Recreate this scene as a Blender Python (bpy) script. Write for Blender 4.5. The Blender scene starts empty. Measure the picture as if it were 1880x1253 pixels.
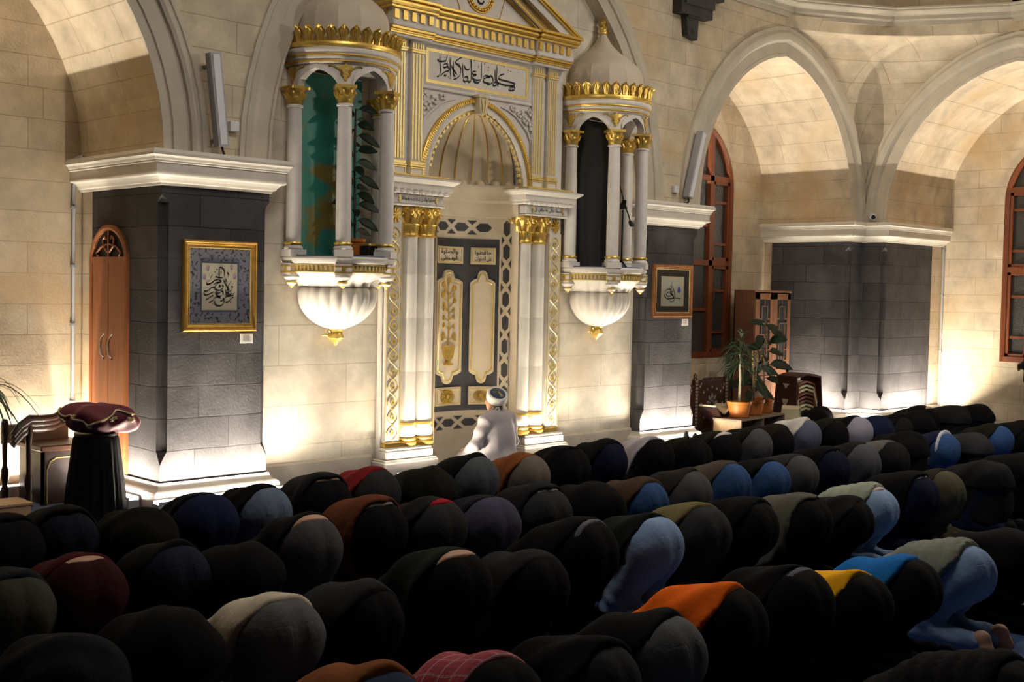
import bpy, bmesh, math, random
import numpy as np
from math import sin, cos, pi, radians, sqrt
from mathutils import Vector, Matrix
from mathutils.geometry import tessellate_polygon
random.seed(7)
SC = bpy.context.scene
COL = SC.collection

# ------------------------------------------------------------------ materials
MATS = {}
def lin(r, g, b):
    f = lambda v: ((v/255+.055)/1.055)**2.4 if v > 10 else v/255/12.92
    return (f(r), f(g), f(b))
def newmat(name):
    m = bpy.data.materials.new(name); m.use_nodes = True
    nt = m.node_tree
    return m, nt, nt.nodes['Principled BSDF']
def M(name, col, rough=.65, metal=0.0, var=.12, vs=7.0, bump=0.0, bs=30.0, sheen=0.0, stretch=None, col2=None, spec=.35, thr=None):
    """plain material: base colour broken up by noise, optional bump; thr = sharp blotches of col2"""
    if name in MATS: return MATS[name]
    m, nt, b = newmat(name)
    tc = nt.nodes.new('ShaderNodeTexCoord'); mp = nt.nodes.new('ShaderNodeMapping')
    nt.links.new(tc.outputs['Object'], mp.inputs['Vector'])
    if stretch: mp.inputs['Scale'].default_value = stretch
    no = nt.nodes.new('ShaderNodeTexNoise'); no.inputs['Scale'].default_value = vs; no.inputs['Detail'].default_value = 5
    nt.links.new(mp.outputs[0], no.inputs['Vector'])
    mx = nt.nodes.new('ShaderNodeMix'); mx.data_type = 'RGBA'
    c2 = col2 if col2 else tuple(c*(1-2*var) for c in col)
    c1 = col if col2 else tuple(min(1, c*(1+var)) for c in col)
    mx.inputs['A'].default_value = (*c2, 1); mx.inputs['B'].default_value = (*c1, 1)
    if thr is not None:
        rp = nt.nodes.new('ShaderNodeMapRange'); rp.inputs['From Min'].default_value = thr-.04; rp.inputs['From Max'].default_value = thr+.04
        nt.links.new(no.outputs['Fac'], rp.inputs['Value']); nt.links.new(rp.outputs[0], mx.inputs['Factor'])
    else:
        nt.links.new(no.outputs['Fac'], mx.inputs['Factor'])
    nt.links.new(mx.outputs['Result'], b.inputs['Base Color'])
    b.inputs['Roughness'].default_value = rough; b.inputs['Metallic'].default_value = metal
    b.inputs['Specular IOR Level'].default_value = spec
    if sheen: b.inputs['Sheen Weight'].default_value = sheen
    if bump:
        n2 = nt.nodes.new('ShaderNodeTexNoise'); n2.inputs['Scale'].default_value = bs; n2.inputs['Detail'].default_value = 4
        nt.links.new(mp.outputs[0], n2.inputs['Vector'])
        bp = nt.nodes.new('ShaderNodeBump'); bp.inputs['Strength'].default_value = bump; bp.inputs['Distance'].default_value = .02
        nt.links.new(n2.outputs['Fac'], bp.inputs['Height']); nt.links.new(bp.outputs[0], b.inputs['Normal'])
    MATS[name] = m
    return m
def emis(name, col, strength):
    if name in MATS: return MATS[name]
    m, nt, b = newmat(name)
    b.inputs['Base Color'].default_value = (.8, .8, .8, 1)
    b.inputs['Emission Color'].default_value = (*col, 1); b.inputs['Emission Strength'].default_value = strength
    MATS[name] = m
    return m
def stone(name, c1, c2, mortar, bw=.85, bh=.31, zoff=-.06, msize=.006, rough=.8, stain=None, bump=.25, mscale=1.0):
    """coursed ashlar in world metres; u runs along whichever horizontal axis the face runs"""
    if name in MATS: return MATS[name]
    m, nt, b = newmat(name); N = nt.nodes; L = nt.links
    g = N.new('ShaderNodeNewGeometry')
    sp = N.new('ShaderNodeSeparateXYZ'); L.new(g.outputs['Position'], sp.inputs[0])
    sn = N.new('ShaderNodeSeparateXYZ'); L.new(g.outputs['True Normal'], sn.inputs[0])
    ax = N.new('ShaderNodeMath'); ax.operation = 'ABSOLUTE'; L.new(sn.outputs['X'], ax.inputs[0])
    ay = N.new('ShaderNodeMath'); ay.operation = 'ABSOLUTE'; L.new(sn.outputs['Y'], ay.inputs[0])
    gt = N.new('ShaderNodeMath'); gt.operation = 'GREATER_THAN'; L.new(ax.outputs[0], gt.inputs[0]); L.new(ay.outputs[0], gt.inputs[1])
    mu = N.new('ShaderNodeMix'); mu.data_type = 'FLOAT'
    L.new(gt.outputs[0], mu.inputs['Factor']); L.new(sp.outputs['X'], mu.inputs['A']); L.new(sp.outputs['Y'], mu.inputs['B'])
    # a little waviness so that joints are not ruler straight
    wn = N.new('ShaderNodeTexNoise'); wn.inputs['Scale'].default_value = 2.2; L.new(g.outputs['Position'], wn.inputs['Vector'])
    wz = N.new('ShaderNodeMath'); wz.operation = 'MULTIPLY_ADD'; wz.inputs[1].default_value = .018; L.new(wn.outputs['Fac'], wz.inputs[0]); L.new(sp.outputs['Z'], wz.inputs[2])
    zo = N.new('ShaderNodeMath'); zo.operation = 'ADD'; zo.inputs[1].default_value = zoff; L.new(wz.outputs[0], zo.inputs[0])
    cb = N.new('ShaderNodeCombineXYZ'); L.new(mu.outputs['Result'], cb.inputs['X']); L.new(zo.outputs[0], cb.inputs['Y'])
    br = N.new('ShaderNodeTexBrick'); br.offset = .42; br.squash = 1.35; br.squash_frequency = 3
    br.inputs['Scale'].default_value = 1.0; br.inputs['Brick Width'].default_value = bw; br.inputs['Row Height'].default_value = bh
    br.inputs['Mortar Size'].default_value = msize; br.inputs['Mortar Smooth'].default_value = .4
    br.inputs['Color1'].default_value = (*c1, 1); br.inputs['Color2'].default_value = (*c2, 1); br.inputs['Mortar'].default_value = (*mortar, 1)
    br.inputs['Bias'].default_value = -.1
    L.new(cb.outputs[0], br.inputs['Vector'])
    n1 = N.new('ShaderNodeTexNoise'); n1.inputs['Scale'].default_value = 3.2; n1.inputs['Detail'].default_value = 8; n1.inputs['Roughness'].default_value = .62
    L.new(g.outputs['Position'], n1.inputs['Vector'])
    mr = N.new('ShaderNodeMapRange'); mr.inputs['From Min'].default_value = .3; mr.inputs['From Max'].default_value = .72
    mr.inputs['To Min'].default_value = .72; mr.inputs['To Max'].default_value = 1.15
    L.new(n1.outputs['Fac'], mr.inputs['Value'])
    mc = N.new('ShaderNodeMix'); mc.data_type = 'RGBA'; mc.blend_type = 'MULTIPLY'; mc.inputs['Factor'].default_value = 1
    L.new(br.outputs['Color'], mc.inputs['A'])
    cc = N.new('ShaderNodeCombineColor'); [L.new(mr.outputs[0], cc.inputs[i]) for i in range(3)]
    L.new(cc.outputs[0], mc.inputs['B'])
    out = mc.outputs['Result']
    if stain:
        n3 = N.new('ShaderNodeTexNoise'); n3.inputs['Scale'].default_value = 1.1; n3.inputs['Detail'].default_value = 6
        mp = N.new('ShaderNodeMapping'); mp.inputs['Location'].default_value = (13, 4, 2); L.new(g.outputs['Position'], mp.inputs[0]); L.new(mp.outputs[0], n3.inputs['Vector'])
        m3 = N.new('ShaderNodeMapRange'); m3.inputs['From Min'].default_value = .52; m3.inputs['From Max'].default_value = .7; m3.inputs['To Max'].default_value = .75
        L.new(n3.outputs['Fac'], m3.inputs['Value'])
        ms = N.new('ShaderNodeMix'); ms.data_type = 'RGBA'; L.new(m3.outputs[0], ms.inputs['Factor']); L.new(out, ms.inputs['A']); ms.inputs['B'].default_value = (*stain, 1)
        out = ms.outputs['Result']
    L.new(out, b.inputs['Base Color']); b.inputs['Roughness'].default_value = rough; b.inputs['Specular IOR Level'].default_value = .25
    # bump: joints and tooling
    n4 = N.new('ShaderNodeTexNoise'); n4.inputs['Scale'].default_value = 38; n4.inputs['Detail'].default_value = 5; L.new(g.outputs['Position'], n4.inputs['Vector'])
    sb = N.new('ShaderNodeMath'); sb.operation = 'MULTIPLY_ADD'; sb.inputs[1].default_value = -1.2*mscale; L.new(br.outputs['Fac'], sb.inputs[0]); L.new(n4.outputs['Fac'], sb.inputs[2])
    bp = N.new('ShaderNodeBump'); bp.inputs['Strength'].default_value = bump; bp.inputs['Distance'].default_value = .012
    L.new(sb.outputs[0], bp.inputs['Height']); L.new(bp.outputs[0], b.inputs['Normal'])
    MATS[name] = m
    return m

SAND = stone('sandstone', (.60, .505, .37), (.52, .43, .305), (.40, .32, .215), stain=(.50, .36, .20))
SANDG = stone('grey_sandstone', (.50, .42, .315), (.44, .365, .27), (.34, .275, .19), bw=.9, bh=.36, stain=(.38, .29, .18))
MARBLE_W = stone('marble_wall', (.66, .595, .485), (.61, .54, .43), (.46, .39, .29), bw=1.05, bh=.42, stain=(.55, .45, .32), bump=.12)
BASALT = stone('basalt_ashlar', (.068, .063, .065), (.044, .041, .042), (.019, .018, .019), bw=.8, bh=.305, zoff=-.255, msize=.007, stain=(.115, .11, .11), bump=.3)
TRIMST = M('trim_stone', (.52, .455, .36), .75, var=.14, vs=3.5, bump=.12, bs=35)
CORN = M('cornice_stone', (.62, .57, .49), .7, var=.1, vs=4, bump=.08, bs=40)
MARBLE = M('white_marble', (.68, .63, .56), .5, var=.09, vs=5, bump=.04, bs=25)
MARBLE_S = M('veined_marble', (.66, .62, .57), .42, var=.10, vs=9, bump=.03, bs=25)
CREAM = M('cream_marble', (.62, .52, .37), .5, var=.1, vs=6, bump=.05)
GOLD = M('gilding', (.78, .53, .13), .34, .75, var=.18, vs=22, bump=.1, bs=60)
GOLDL = M('pale_gilding', (.80, .62, .24), .38, .55, var=.14, vs=18, bump=.08, bs=60)
DARKST = M('dark_inlay_stone', (.055, .052, .055), .5, var=.2, vs=8, bump=.08)
BASALTP = M('basalt_plain', (.05, .047, .046), .7, var=.25, vs=5, bump=.3, bs=30)
WOOD = M('cherry_wood', (.30, .105, .04), .42, var=.22, vs=3.5, stretch=(9, 9, .7), bump=.05)
WOODW = M('window_wood', (.17, .048, .018), .4, var=.2, vs=4, stretch=(8, 8, .8))
WOODD = M('dark_wood', (.028, .012, .008), .38, var=.25, vs=5, stretch=(5, 5, 1))
WOODL = M('light_wood', (.40, .25, .13), .5, var=.18, vs=4, stretch=(1, 6, 6))
BLACK = M('matt_black', (.008, .008, .008), .6, var=.2)
CHROME = M('chrome', (.7, .68, .64), .2, 1.0, var=.03)
GLASSW = M('frosted_night_glass', (.045, .045, .042), .28, var=.25, vs=3, bump=.35, bs=45, spec=.5)
WHITEP = M('white_plastic', (.62, .62, .64), .4, var=.04)
GREYP = M('grey_metal_housing', (.34, .34, .36), .45, var=.06)
PAPER = M('paper', (.72, .70, .64), .8, var=.04)
INK = M('black_ink', (.006, .006, .007), .6, var=.1)
TERRA = M('terracotta_plastic', (.52, .17, .035), .5, var=.08)
LEAF = M('rubber_plant_leaf', (.010, .021, .011), .5, var=.3, vs=9, spec=.2)
LEAFG = M('green_leaf', (.026, .05, .02), .55, var=.35, vs=12)
STEM = M('plant_stem', (.23, .16, .09), .7, var=.25)
CARPET = M('blue_carpet', (.035, .085, .24), .95, var=.2, vs=60, bump=.35, bs=220, sheen=.2)
SKIN = M('skin', (.42, .235, .15), .55, var=.08, vs=9)
HAIR = M('dark_hair', (.012, .009, .007), .5, var=.3, vs=40, bump=.4, bs=90)
TUBE = emis('lamp_tube', (1.0, .90, .74), 1000); TUBE2 = emis('lamp_tube_soft', (1.0, .88, .68), 560)

# ------------------------------------------------------------------ mesh builder
class MB:
    def __init__(s): s.v = []; s.f = []
    def add(s, vs, fs):
        o = len(s.v); s.v += [tuple(p) for p in vs]; s.f += [tuple(i+o for i in f) for f in fs]; return s
    def box(s, x0, x1, y0, y1, z0, z1):
        vs = [(x, y, z) for z in (z0, z1) for y in (y0, y1) for x in (x0, x1)]
        return s.add(vs, [(0, 2, 3, 1), (4, 5, 7, 6), (0, 1, 5, 4), (2, 6, 7, 3), (0, 4, 6, 2), (1, 3, 7, 5)])
    def bbox(s, x0, x1, y0, y1, z0, z1, b=.006):
        """box with chamfered edges"""
        bm = bmesh.new(); bmesh.ops.create_cube(bm, size=1)
        for v in bm.verts: v.co = ((x0+x1)/2+v.co.x*(x1-x0), (y0+y1)/2+v.co.y*(y1-y0), (z0+z1)/2+v.co.z*(z1-z0))
        b = min(b, .45*min(abs(x1-x0), abs(y1-y0), abs(z1-z0)))
        bmesh.ops.bevel(bm, geom=bm.edges[:], offset=b, segments=1, affect='EDGES')
        return s.bm(bm)
    def bm(s, bm, mat=None):
        bm.verts.index_update(); bm.verts.ensure_lookup_table()
        vs = [(mat @ v.co if mat else v.co)[:] for v in bm.verts]; fs = [[v.index for v in f.verts] for f in bm.faces]
        bm.free(); return s.add(vs, fs)
    def obox(s, c, ax, ay, az, hx, hy, hz):
        """oriented box: centre, three unit axes, half sizes"""
        c = Vector(c); vs = [c+Vector(ax)*i*hx+Vector(ay)*j*hy+Vector(az)*k*hz for k in (-1, 1) for j in (-1, 1) for i in (-1, 1)]
        return s.add(vs, [(0, 2, 3, 1), (4, 5, 7, 6), (0, 1, 5, 4), (2, 6, 7, 3), (0, 4, 6, 2), (1, 3, 7, 5)])
    def lathe(s, prof, c=(0, 0), n=32, a0=0, a1=2*pi, mod=None, cap=True):
        """prof [(r,z)], c=(x,y); mod(a,i)->radius factor"""
        full = abs(a1-a0-2*pi) < 1e-6; m = n if full else n+1
        vs = []
        for i, (r, z) in enumerate(prof):
            for j in range(m):
                a = a0+(a1-a0)*j/n; rr = r*(mod(a, i) if mod else 1)
                vs.append((c[0]+rr*cos(a), c[1]+rr*sin(a), z))
        fs = []
        for i in range(len(prof)-1):
            for j in range(n):
                k = (j+1) % m if full else j+1
                fs.append((i*m+j, i*m+k, (i+1)*m+k, (i+1)*m+j))
        if cap and full:
            if prof[0][0] > 1e-4: fs.append(tuple(range(m-1, -1, -1)))
            if prof[-1][0] > 1e-4: fs.append(tuple((len(prof)-1)*m+j for j in range(m)))
        return s.add(vs, fs)
    def tube(s, pts, r, n=8, closed=False):
        pts = [Vector(p) for p in pts]; m = len(pts); rs = r if hasattr(r, '__len__') else [r]*m
        vs = []; up = None
        for i, p in enumerate(pts):
            a = pts[i-1] if i > 0 or closed else p; b = pts[(i+1) % m] if i < m-1 or closed else p
            t = (b-a).normalized()
            if up is None:
                up = Vector((0, 0, 1)) if abs(t.z) < .9 else Vector((1, 0, 0))
            u = (up-t*up.dot(t)).normalized(); w = t.cross(u); up = u
            for j in range(n):
                q = 2*pi*j/n; vs.append(p+(u*cos(q)+w*sin(q))*rs[i])
        fs = []
        for i in range(m if closed else m-1):
            k = (i+1) % m
            for j in range(n):
                l = (j+1) % n; fs.append((i*n+j, i*n+l, k*n+l, k*n+j))
        if not closed: fs += [tuple(range(n-1, -1, -1)), tuple((m-1)*n+j for j in range(n))]
        return s.add(vs, fs)
    def prism(s, poly, f0, f1):
        """2D polygon (may be concave) extruded between two maps f0,f1: (a,b)->xyz"""
        n = len(poly); vs = [f0(*p) for p in poly]+[f1(*p) for p in poly]
        tr = tessellate_polygon([[Vector((a, b, 0)) for a, b in poly]])
        fs = [tuple(t) for t in tr]+[tuple(i+n for i in reversed(t)) for t in tr]
        fs += [(i, (i+1) % n, (i+1) % n+n, i+n) for i in range(n)]
        return s.add(vs, fs)
    def flat(s, polys, f):
        """outer polygon plus holes, single surface"""
        allp = [p for q in polys for p in q]
        tr = tessellate_polygon([[Vector((a, b, 0)) for a, b in q] for q in polys])
        return s.add([f(*p) for p in allp], [tuple(t) for t in tr])
    def strip(s, A, B):
        n = len(A); return s.add(list(A)+list(B), [(i, i+1, n+i+1, n+i) for i in range(n-1)])
    def sweep(s, path, prof, closed=False, cap=True):
        """profile (outward offset, z) along a plan path [(x,y)]; outward is to the right of travel; mitred"""
        m = len(path); rows = []
        P = [Vector((p[0], p[1])) for p in path]
        for i in range(m):
            a = (P[i]-P[i-1]).normalized() if (i > 0 or closed) else None
            b = (P[(i+1) % m]-P[i]).normalized() if (i < m-1 or closed) else None
            a = a or b; b = b or a
            na = Vector((a.y, -a.x)); nb = Vector((b.y, -b.x)); d = (na+nb)
            d = d/max(d.dot(na), .2)
            rows.append([(P[i].x+d.x*o, P[i].y+d.y*o, z) for o, z in prof])
        k = len(prof); vs = [p for r in rows for p in r]; fs = []
        for i in range(m if closed else m-1):
            j = (i+1) % m
            fs += [(i*k+q, j*k+q, j*k+q+1, i*k+q+1) for q in range(k-1)]
        if cap and not closed: fs += [tuple(range(k)), tuple((m-1)*k+q for q in range(k-1, -1, -1))]
        return s.add(vs, fs)
    def band(s, path, prof, fmap, cap=True):
        """moulding along a planar curve: path [(u,v,nu,nv)] with in-plane normal, prof [(radial, proud)], fmap(u,v,proud)->xyz"""
        k = len(prof); vs = [fmap(u+nu*r, v+nv*r, p) for (u, v, nu, nv) in path for r, p in prof]
        fs = [(i*k+q, i*k+q+1, (i+1)*k+q+1, (i+1)*k+q) for i in range(len(path)-1) for q in range(k-1)]
        if cap: fs += [tuple(range(k)), tuple((len(path)-1)*k+q for q in range(k))]
        return s.add(vs, fs)
    shift = None
    def build(s, name, mat, parent=None, smooth=None, loc=None):
        if MB.shift: s.v = [MB.shift(p) for p in s.v]
        me = bpy.data.meshes.new(name); me.from_pydata(s.v, [], s.f); me.validate(); me.update()
        bm = bmesh.new(); bm.from_mesh(me); bmesh.ops.recalc_face_normals(bm, faces=bm.faces[:]); bm.to_mesh(me); bm.free()
        if mat: me.materials.append(mat)
        if smooth is not None:
            for p in me.polygons: p.use_smooth = True
            if smooth < 180: me.set_sharp_from_angle(angle=radians(smooth))
        o = bpy.data.objects.new(name, me); COL.objects.link(o)
        if parent is not None: o.parent = parent; o.matrix_parent_inverse = parent_inv(parent)
        return o
def parent_inv(p):
    m = Matrix.Identity(4); q = p
    chain = []
    while q is not None: chain.append(q); q = q.parent
    for c in reversed(chain): m = m @ (c.matrix_parent_inverse @ c.matrix_basis)
    return m.inverted()
def empty(name, loc, label, cat, group=None, rz=0):
    o = bpy.data.objects.new(name, None); COL.objects.link(o); o.location = loc; o.rotation_euler = (0, 0, rz)
    o.empty_display_size = .1
    return tag(o, label, cat, group)
def tag(o, label, cat, group=None, kind=None):
    o['label'] = label; o['category'] = cat
    if group: o['group'] = group
    if kind: o['kind'] = kind
    return o
def struct(o, label=None):
    o['kind'] = 'structure'
    if label: o['label'] = label
    return o
def clone(o, parent=None, label=None):
    c = o.copy(); COL.objects.link(c)
    if parent: pi_ = o.matrix_parent_inverse.copy(); c.parent = parent; c.matrix_parent_inverse = pi_
    if label: c['label'] = label
    for ch in list(o.children): clone(ch, c)
    return c
# ------------------------------------------------------------------ camera (solved from the photograph's vanishing points)
H = 2.15
yaw, pit, rol, FPX = radians(44.789), radians(2.4394), radians(1.1587), 2221.4
fw = Vector((sin(yaw)*cos(pit), cos(yaw)*cos(pit), -sin(pit))); rt = Vector((cos(yaw), -sin(yaw), 0)); up = rt.cross(fw)
r2 = rt*cos(rol)+up*sin(rol); u2 = up*cos(rol)-rt*sin(rol)
cam = bpy.data.objects.new('camera', bpy.data.cameras.new('camera')); COL.objects.link(cam)
cam.matrix_world = Matrix(((r2.x, u2.x, -fw.x, 0), (r2.y, u2.y, -fw.y, 0), (r2.z, u2.z, -fw.z, H), (0, 0, 0, 1)))
cam.data.sensor_width = 36; cam.data.lens = FPX/1880*36; cam.data.clip_end = 80
SC.camera = cam

# ------------------------------------------------------------------ room shell
Y0, YR, YB = 10.387, 10.56, 12.05        # front plane of the prayer wall, blind recess, back of the alcoves
XC = 9.815                               # axis of the mihrab
XL, XP1, XP2, XP2R, XA, XW, XWB = 5.658, 6.84, 12.79, 13.975, 18.173, 18.59, 20.68
YC, YC2 = 9.96, 5.76                     # jambs of the arch in the right wall
ZS = 3.40                                # springing
def arch(c, half, e, r_add=0.0, n=14):
    """pointed arch: list of (u, z, nu, nz) from left springing over the apex to the right springing"""
    R = half+e+r_add; za = sqrt(R*R-e*e); a1 = math.atan2(za, e); pts = []
    # left arc: centre at c+e
    for i in range(n+1):
        t = pi-(pi-(pi-a1))*0 if False else pi-(pi-(pi-a1))*i/n
        pts.append((c+e+R*cos(t), ZS+R*sin(t), cos(t), sin(t)))
    for i in range(1, n+1):
        t = a1-a1*i/n
        pts.append((c-e+R*cos(t), ZS+R*sin(t), cos(t), sin(t)))
    return pts
def arch_clean(c, half, e, r_add=0.0, n=14):
    R = half+e+r_add; za = sqrt(R*R-e*e); a1 = math.atan2(za, e)
    L = [(c+e-R*cos(t), ZS+R*sin(t), -cos(t), sin(t)) for t in [a1*i/n for i in range(n+1)]]
    L[-1] = (c, ZS+za, 0, 1)
    Rr = [(2*c-u, z, -nu, nz) for u, z, nu, nz in reversed(L[:-1])]
    return L+Rr
A0 = arch_clean(3.563, 2.095, .32); A1 = arch_clean((XP2R+XA)/2, (XA-XP2R)/2, .32); AC = arch_clean(XC, 2.975, .38)
A2 = arch_clean(7.86, 2.1, .32)
ZT = 8.2; ZB = 3.09
uz = lambda A: [(p[0], p[1]) for p in A]
# prayer wall above the piers, one face with three arched openings
poly = [(1.05, ZB)]+[(1.468, ZB)]+uz(A0)+[(XL, ZB), (XP1, ZB)]+uz(AC)+[(XP2, ZB), (XP2R, ZB)]+uz(A1)+[(XA, ZB), (XW, ZB), (XW, ZT), (1.05, ZT)]
m = MB(); m.flat([poly], lambda a, b: (a, Y0, b))
for A in (A0, A1):
    m.strip([(p[0], Y0, p[1]) for p in A], [(p[0], YB, p[1]) for p in A])
struct(m.build('wall_front', SAND))
m = MB(); m.strip([(p[0], Y0, p[1]) for p in AC], [(p[0], YR, p[1]) for p in AC])
na_, nr_ = .765, .88; R_ = (na_*na_+nr_*nr_)/(2*na_); notch = [(XC+sg*(na_-R_+R_*cos(t)), 3.40+R_*sin(t)) for sg, ts in ((1, [math.atan2(nr_, R_-na_)*i/10 for i in range(11)]), (-1, [math.atan2(nr_, R_-na_)*(9-i)/10 for i in range(10)])) for t in ts]
m.flat([[(XP1-.01, 0), (XC-na_, 0)]+list(reversed(notch))+[(XC+na_, 0), (XP2+.01, 0), (XP2+.5, 3.4), (XP2+.2, 7.4), (XP1-.2, 7.4), (XP1-.5, 3.4)]], lambda a, b: (a, YR, b))
struct(m.build('wall_front_recess', MARBLE_W))
# jamb stone behind the dark facing
m = MB(); m.box(XL+.012, XL+.4, 11.79, YB+.02, 0, ZB+.02); m.box(XP2R-.4, XP2R-.004, Y0+.3, YB+.02, 0, ZB+.1); m.box(XA+.012, XA+.4, 11.88, YB+.02, 0, ZB+.02)
m.box(20.24, XWB+.02, YC+.012, YC+.4, 0, ZB+.02)
m.box(XL+.01, XP1, Y0+.01, YB, ZB, ZS); m.box(XA+.01, XA+.4, Y0+.01, YB, ZB, ZS); m.box(XP2, XP2R-.01, Y0+.01, YB, ZB, ZS); m.box(XW+.01, XWB, YC+.01, YC+.4, ZB, ZS)
struct(m.build('wall_front_jambs', SAND))
# alcove backs
hole = lambda c, r, z0, zs, n=20: [(c-r, z0), (c+r, z0)]+[(c+r*cos(pi*i/n), zs+r*sin(pi*i/n)) for i in range(n+1)]
W1C = (XP2R+XA)/2
m = MB(); m.flat([[(1, 0), (XL+.05, 0), (XL+.05, 6.2), (1, 6.2)]], lambda a, b: (a, YB, b)); struct(m.build('wall_back_left', SAND))
m = MB(); m.flat([[(XP2R-.3, 0), (XA+.3, 0), (XA+.3, 6.2), (XP2R-.3, 6.2)], hole(W1C, 1.12, 1.08, 3.9)], lambda a, b: (a, YB, b))
hp = hole(W1C, 1.12, 1.08, 3.9); hp.append(hp[0]); m.strip([(a, YB, b) for a, b in hp], [(a, YB+.2, b) for a, b in hp])
struct(m.build('wall_back', SAND))
m = MB(); m.flat([[(YC2-.3, 0), (YC+.3, 0), (YC+.3, 6.2), (YC2-.3, 6.2)], hole(7.86, 1.02, 1.08, 3.85)], lambda a, b: (XWB, a, b))
hp = hole(7.86, 1.02, 1.08, 3.85); hp.append(hp[0]); m.strip([(XWB, a, b) for a, b in hp], [(XWB+.2, a, b) for a, b in hp])
struct(m.build('wall_back_right', SAND))
# right wall with its arch
poly = [(Y0, ZB), (YC, ZB)]+[(p[0], p[1]) for p in reversed(A2)]+[(YC2, 0), (0, 0), (0, ZT), (Y0, ZT)]
m = MB(); m.flat([poly], lambda a, b: (XW, a, b)); m.strip([(XW, p[0], p[1]) for p in A2], [(XWB, p[0], p[1]) for p in A2])
m.flat([[(XW, 0), (XWB, 0), (XWB, ZS), (XW, ZS)]], lambda a, b: (a, YC2, b))
struct(m.build('wall_right', SAND))
# pendentive in the corner and the stone above the ring
AO1 = arch_clean(W1C, (XA-XP2R)/2, .32, .45); AO2 = arch_clean(7.86, 2.1, .32, .45)
n = 14; rows = []
Lp = [p for p in AO1 if p[0] >= W1C-.01]; Rp = [p for p in AO2 if p[0] >= 7.85]; Rp = list(reversed(Rp)) if Rp[0][0] > Rp[-1][0] else Rp
for i in range(n+1):
    l = Lp[len(Lp)-1-i]; r = Rp[len(Rp)-1-i]
    A = Vector((min(l[0], XW), Y0, l[1])); B = Vector((XW, min(r[0], Y0), r[1])); ch = (B-A).length; row = []
    for j in range(13):
        u = j/12; P = A.lerp(B, u); bl = .27*ch/2*(4*u*(1-u)); row.append((P.x+.7071*bl, P.y+.7071*bl, P.z))
    rows.append(row)
m = MB(); rows.append([(x_, y_, 6.44) for x_, y_ in [(16.07+(17.75-16.07)*j/6, Y0+(9.51-Y0)*j/6) for j in range(7)]+[(17.75+(XW-17.75)*j/6, 9.51+(7.86-9.51)*j/6) for j in range(1, 7)]])
for i in range(n+1): m.strip(rows[i], rows[i+1])
struct(m.build('wall_corner_pendentive', SAND, smooth=60))
ring = [(14.2, Y0), (16.2, Y0), (17.75, 9.51), (XW, 7.99), (XW, 5.5)]
m = MB(); m.strip([(x, y, 6.42) for x, y in ring], [(x, y, ZT) for x, y in ring]); struct(m.build('wall_drum', SAND))
m = MB(); m.sweep([(p[0], p[1]) for p in ring], [(0, 6.40), (.03, 6.40), (.035, 6.47), (.05, 6.485), (.06, 6.50), (.06, 6.55), (.075, 6.56), (.12, 6.60), (.135, 6.62), (.135, 6.645), (.15, 6.655), (.15, 6.68), (0, 6.70)])
struct(m.build('trim_1', TRIMST))
m = MB(); m.box(-6, XWB+.3, -4, YB+.2, -.1, 0); struct(m.build('floor', CARPET))
m = MB(); m.box(-2, XWB+.3, -4, YB+.3, ZT, ZT+.1); struct(m.build('ceiling', SANDG))

# ------------------------------------------------------------------ arch mouldings
PR = [(0, .0), (0, .03), (.05, .03), (.06, .018), (.21, .018), (.225, .05), (.25, .075), (.29, .085), (.35, .085), (.385, .06), (.40, .05), (.45, .05), (.455, 0)]
def moulding(name, A, f, prof):
    m = MB(); path = [(A[0][0], ZS-.04, A[0][2], 0)]+A+[(A[-1][0], ZS-.04, A[-1][2], 0)]
    m.band([(u, v, nu, nz) for u, v, nu, nz in path], prof, f); return struct(m.build(name, TRIMST, smooth=28))
fy = lambda u, v, p: (u, Y0-p, v)
moulding('trim_2', A0, fy, [(0, 0), (0, .03), (.07, .03), (.08, .012), (.10, .012), (.11, .03), (.25, .035), (.262, .012), (.285, .012), (.295, .045), (.33, .06), (.37, .055), (.385, .02), (.405, .02), (.415, .035), (.465, .03), (.47, 0)]); moulding('trim_3', A1, fy, PR)
moulding('trim_4', AC, fy, [(0, 0), (0, .02), (.03, .02), (.035, .006), (.17, .006), (.18, .03), (.24, .045), (.30, .03), (.31, .02), (.36, .02), (.362, 0)])
moulding('trim_5', A2, lambda u, v, p: (XW-p, u, v), PR)

# ------------------------------------------------------------------ dark ashlar piers with coved corners
def pier(name, corners, inner, z0=.235, z1=3.075):
    """corners: plan outline, list of (x,y,coved, side) ; builds stacked sections"""
    def outline(rad):
        out = []; k = len(corners)
        for i, (x, y, cv) in enumerate(corners):
            if not cv: out += [(x, y)]*6; continue
            p = Vector((x, y)); a = (Vector(corners[i-1][:2])-p).normalized(); b = (Vector(corners[(i+1) % k][:2])-p).normalized()
            r = max(rad, .0005)
            for j in range(6):           # concave quarter round centred on the arris
                t = j/5*pi/2; out.append(tuple(p+(a*cos(t)+b*sin(t))*r))
        return out
    levels = [(z0, .002), (.42, .002), (.50, .045), (.545, .075), (.55, .075), (2.90, .075), (2.905, .075), (2.935, .05), (2.97, .002), (z1, .002)]
    m = MB(); L = [outline(r) for z, r in levels]; k = len(L[0])
    vs = [(x, y, z) for (z, r), o in zip(levels, L) for x, y in o]
    fs = [(i*k+j, i*k+(j+1) % k, (i+1)*k+(j+1) % k, (i+1)*k+j) for i in range(len(levels)-1) for j in range(k)]
    fs += [tuple(range(k)), tuple((len(levels)-1)*k+j for j in range(k))]
    m.add(vs, fs); return struct(m.build(name, BASALT))
pier('wall_pier_left', [(XL, 11.80, 0), (XL, Y0, 1), (XP1, Y0, 1), (XP1, YR+.05, 0), (XP1, 11.8, 0)], None)
pier('wall_pier_centre', [(XP2, YR+.3, 0), (XP2, Y0, 1), (XP2R, Y0, 1), (XP2R, 11.3, 0)], None)
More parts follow.
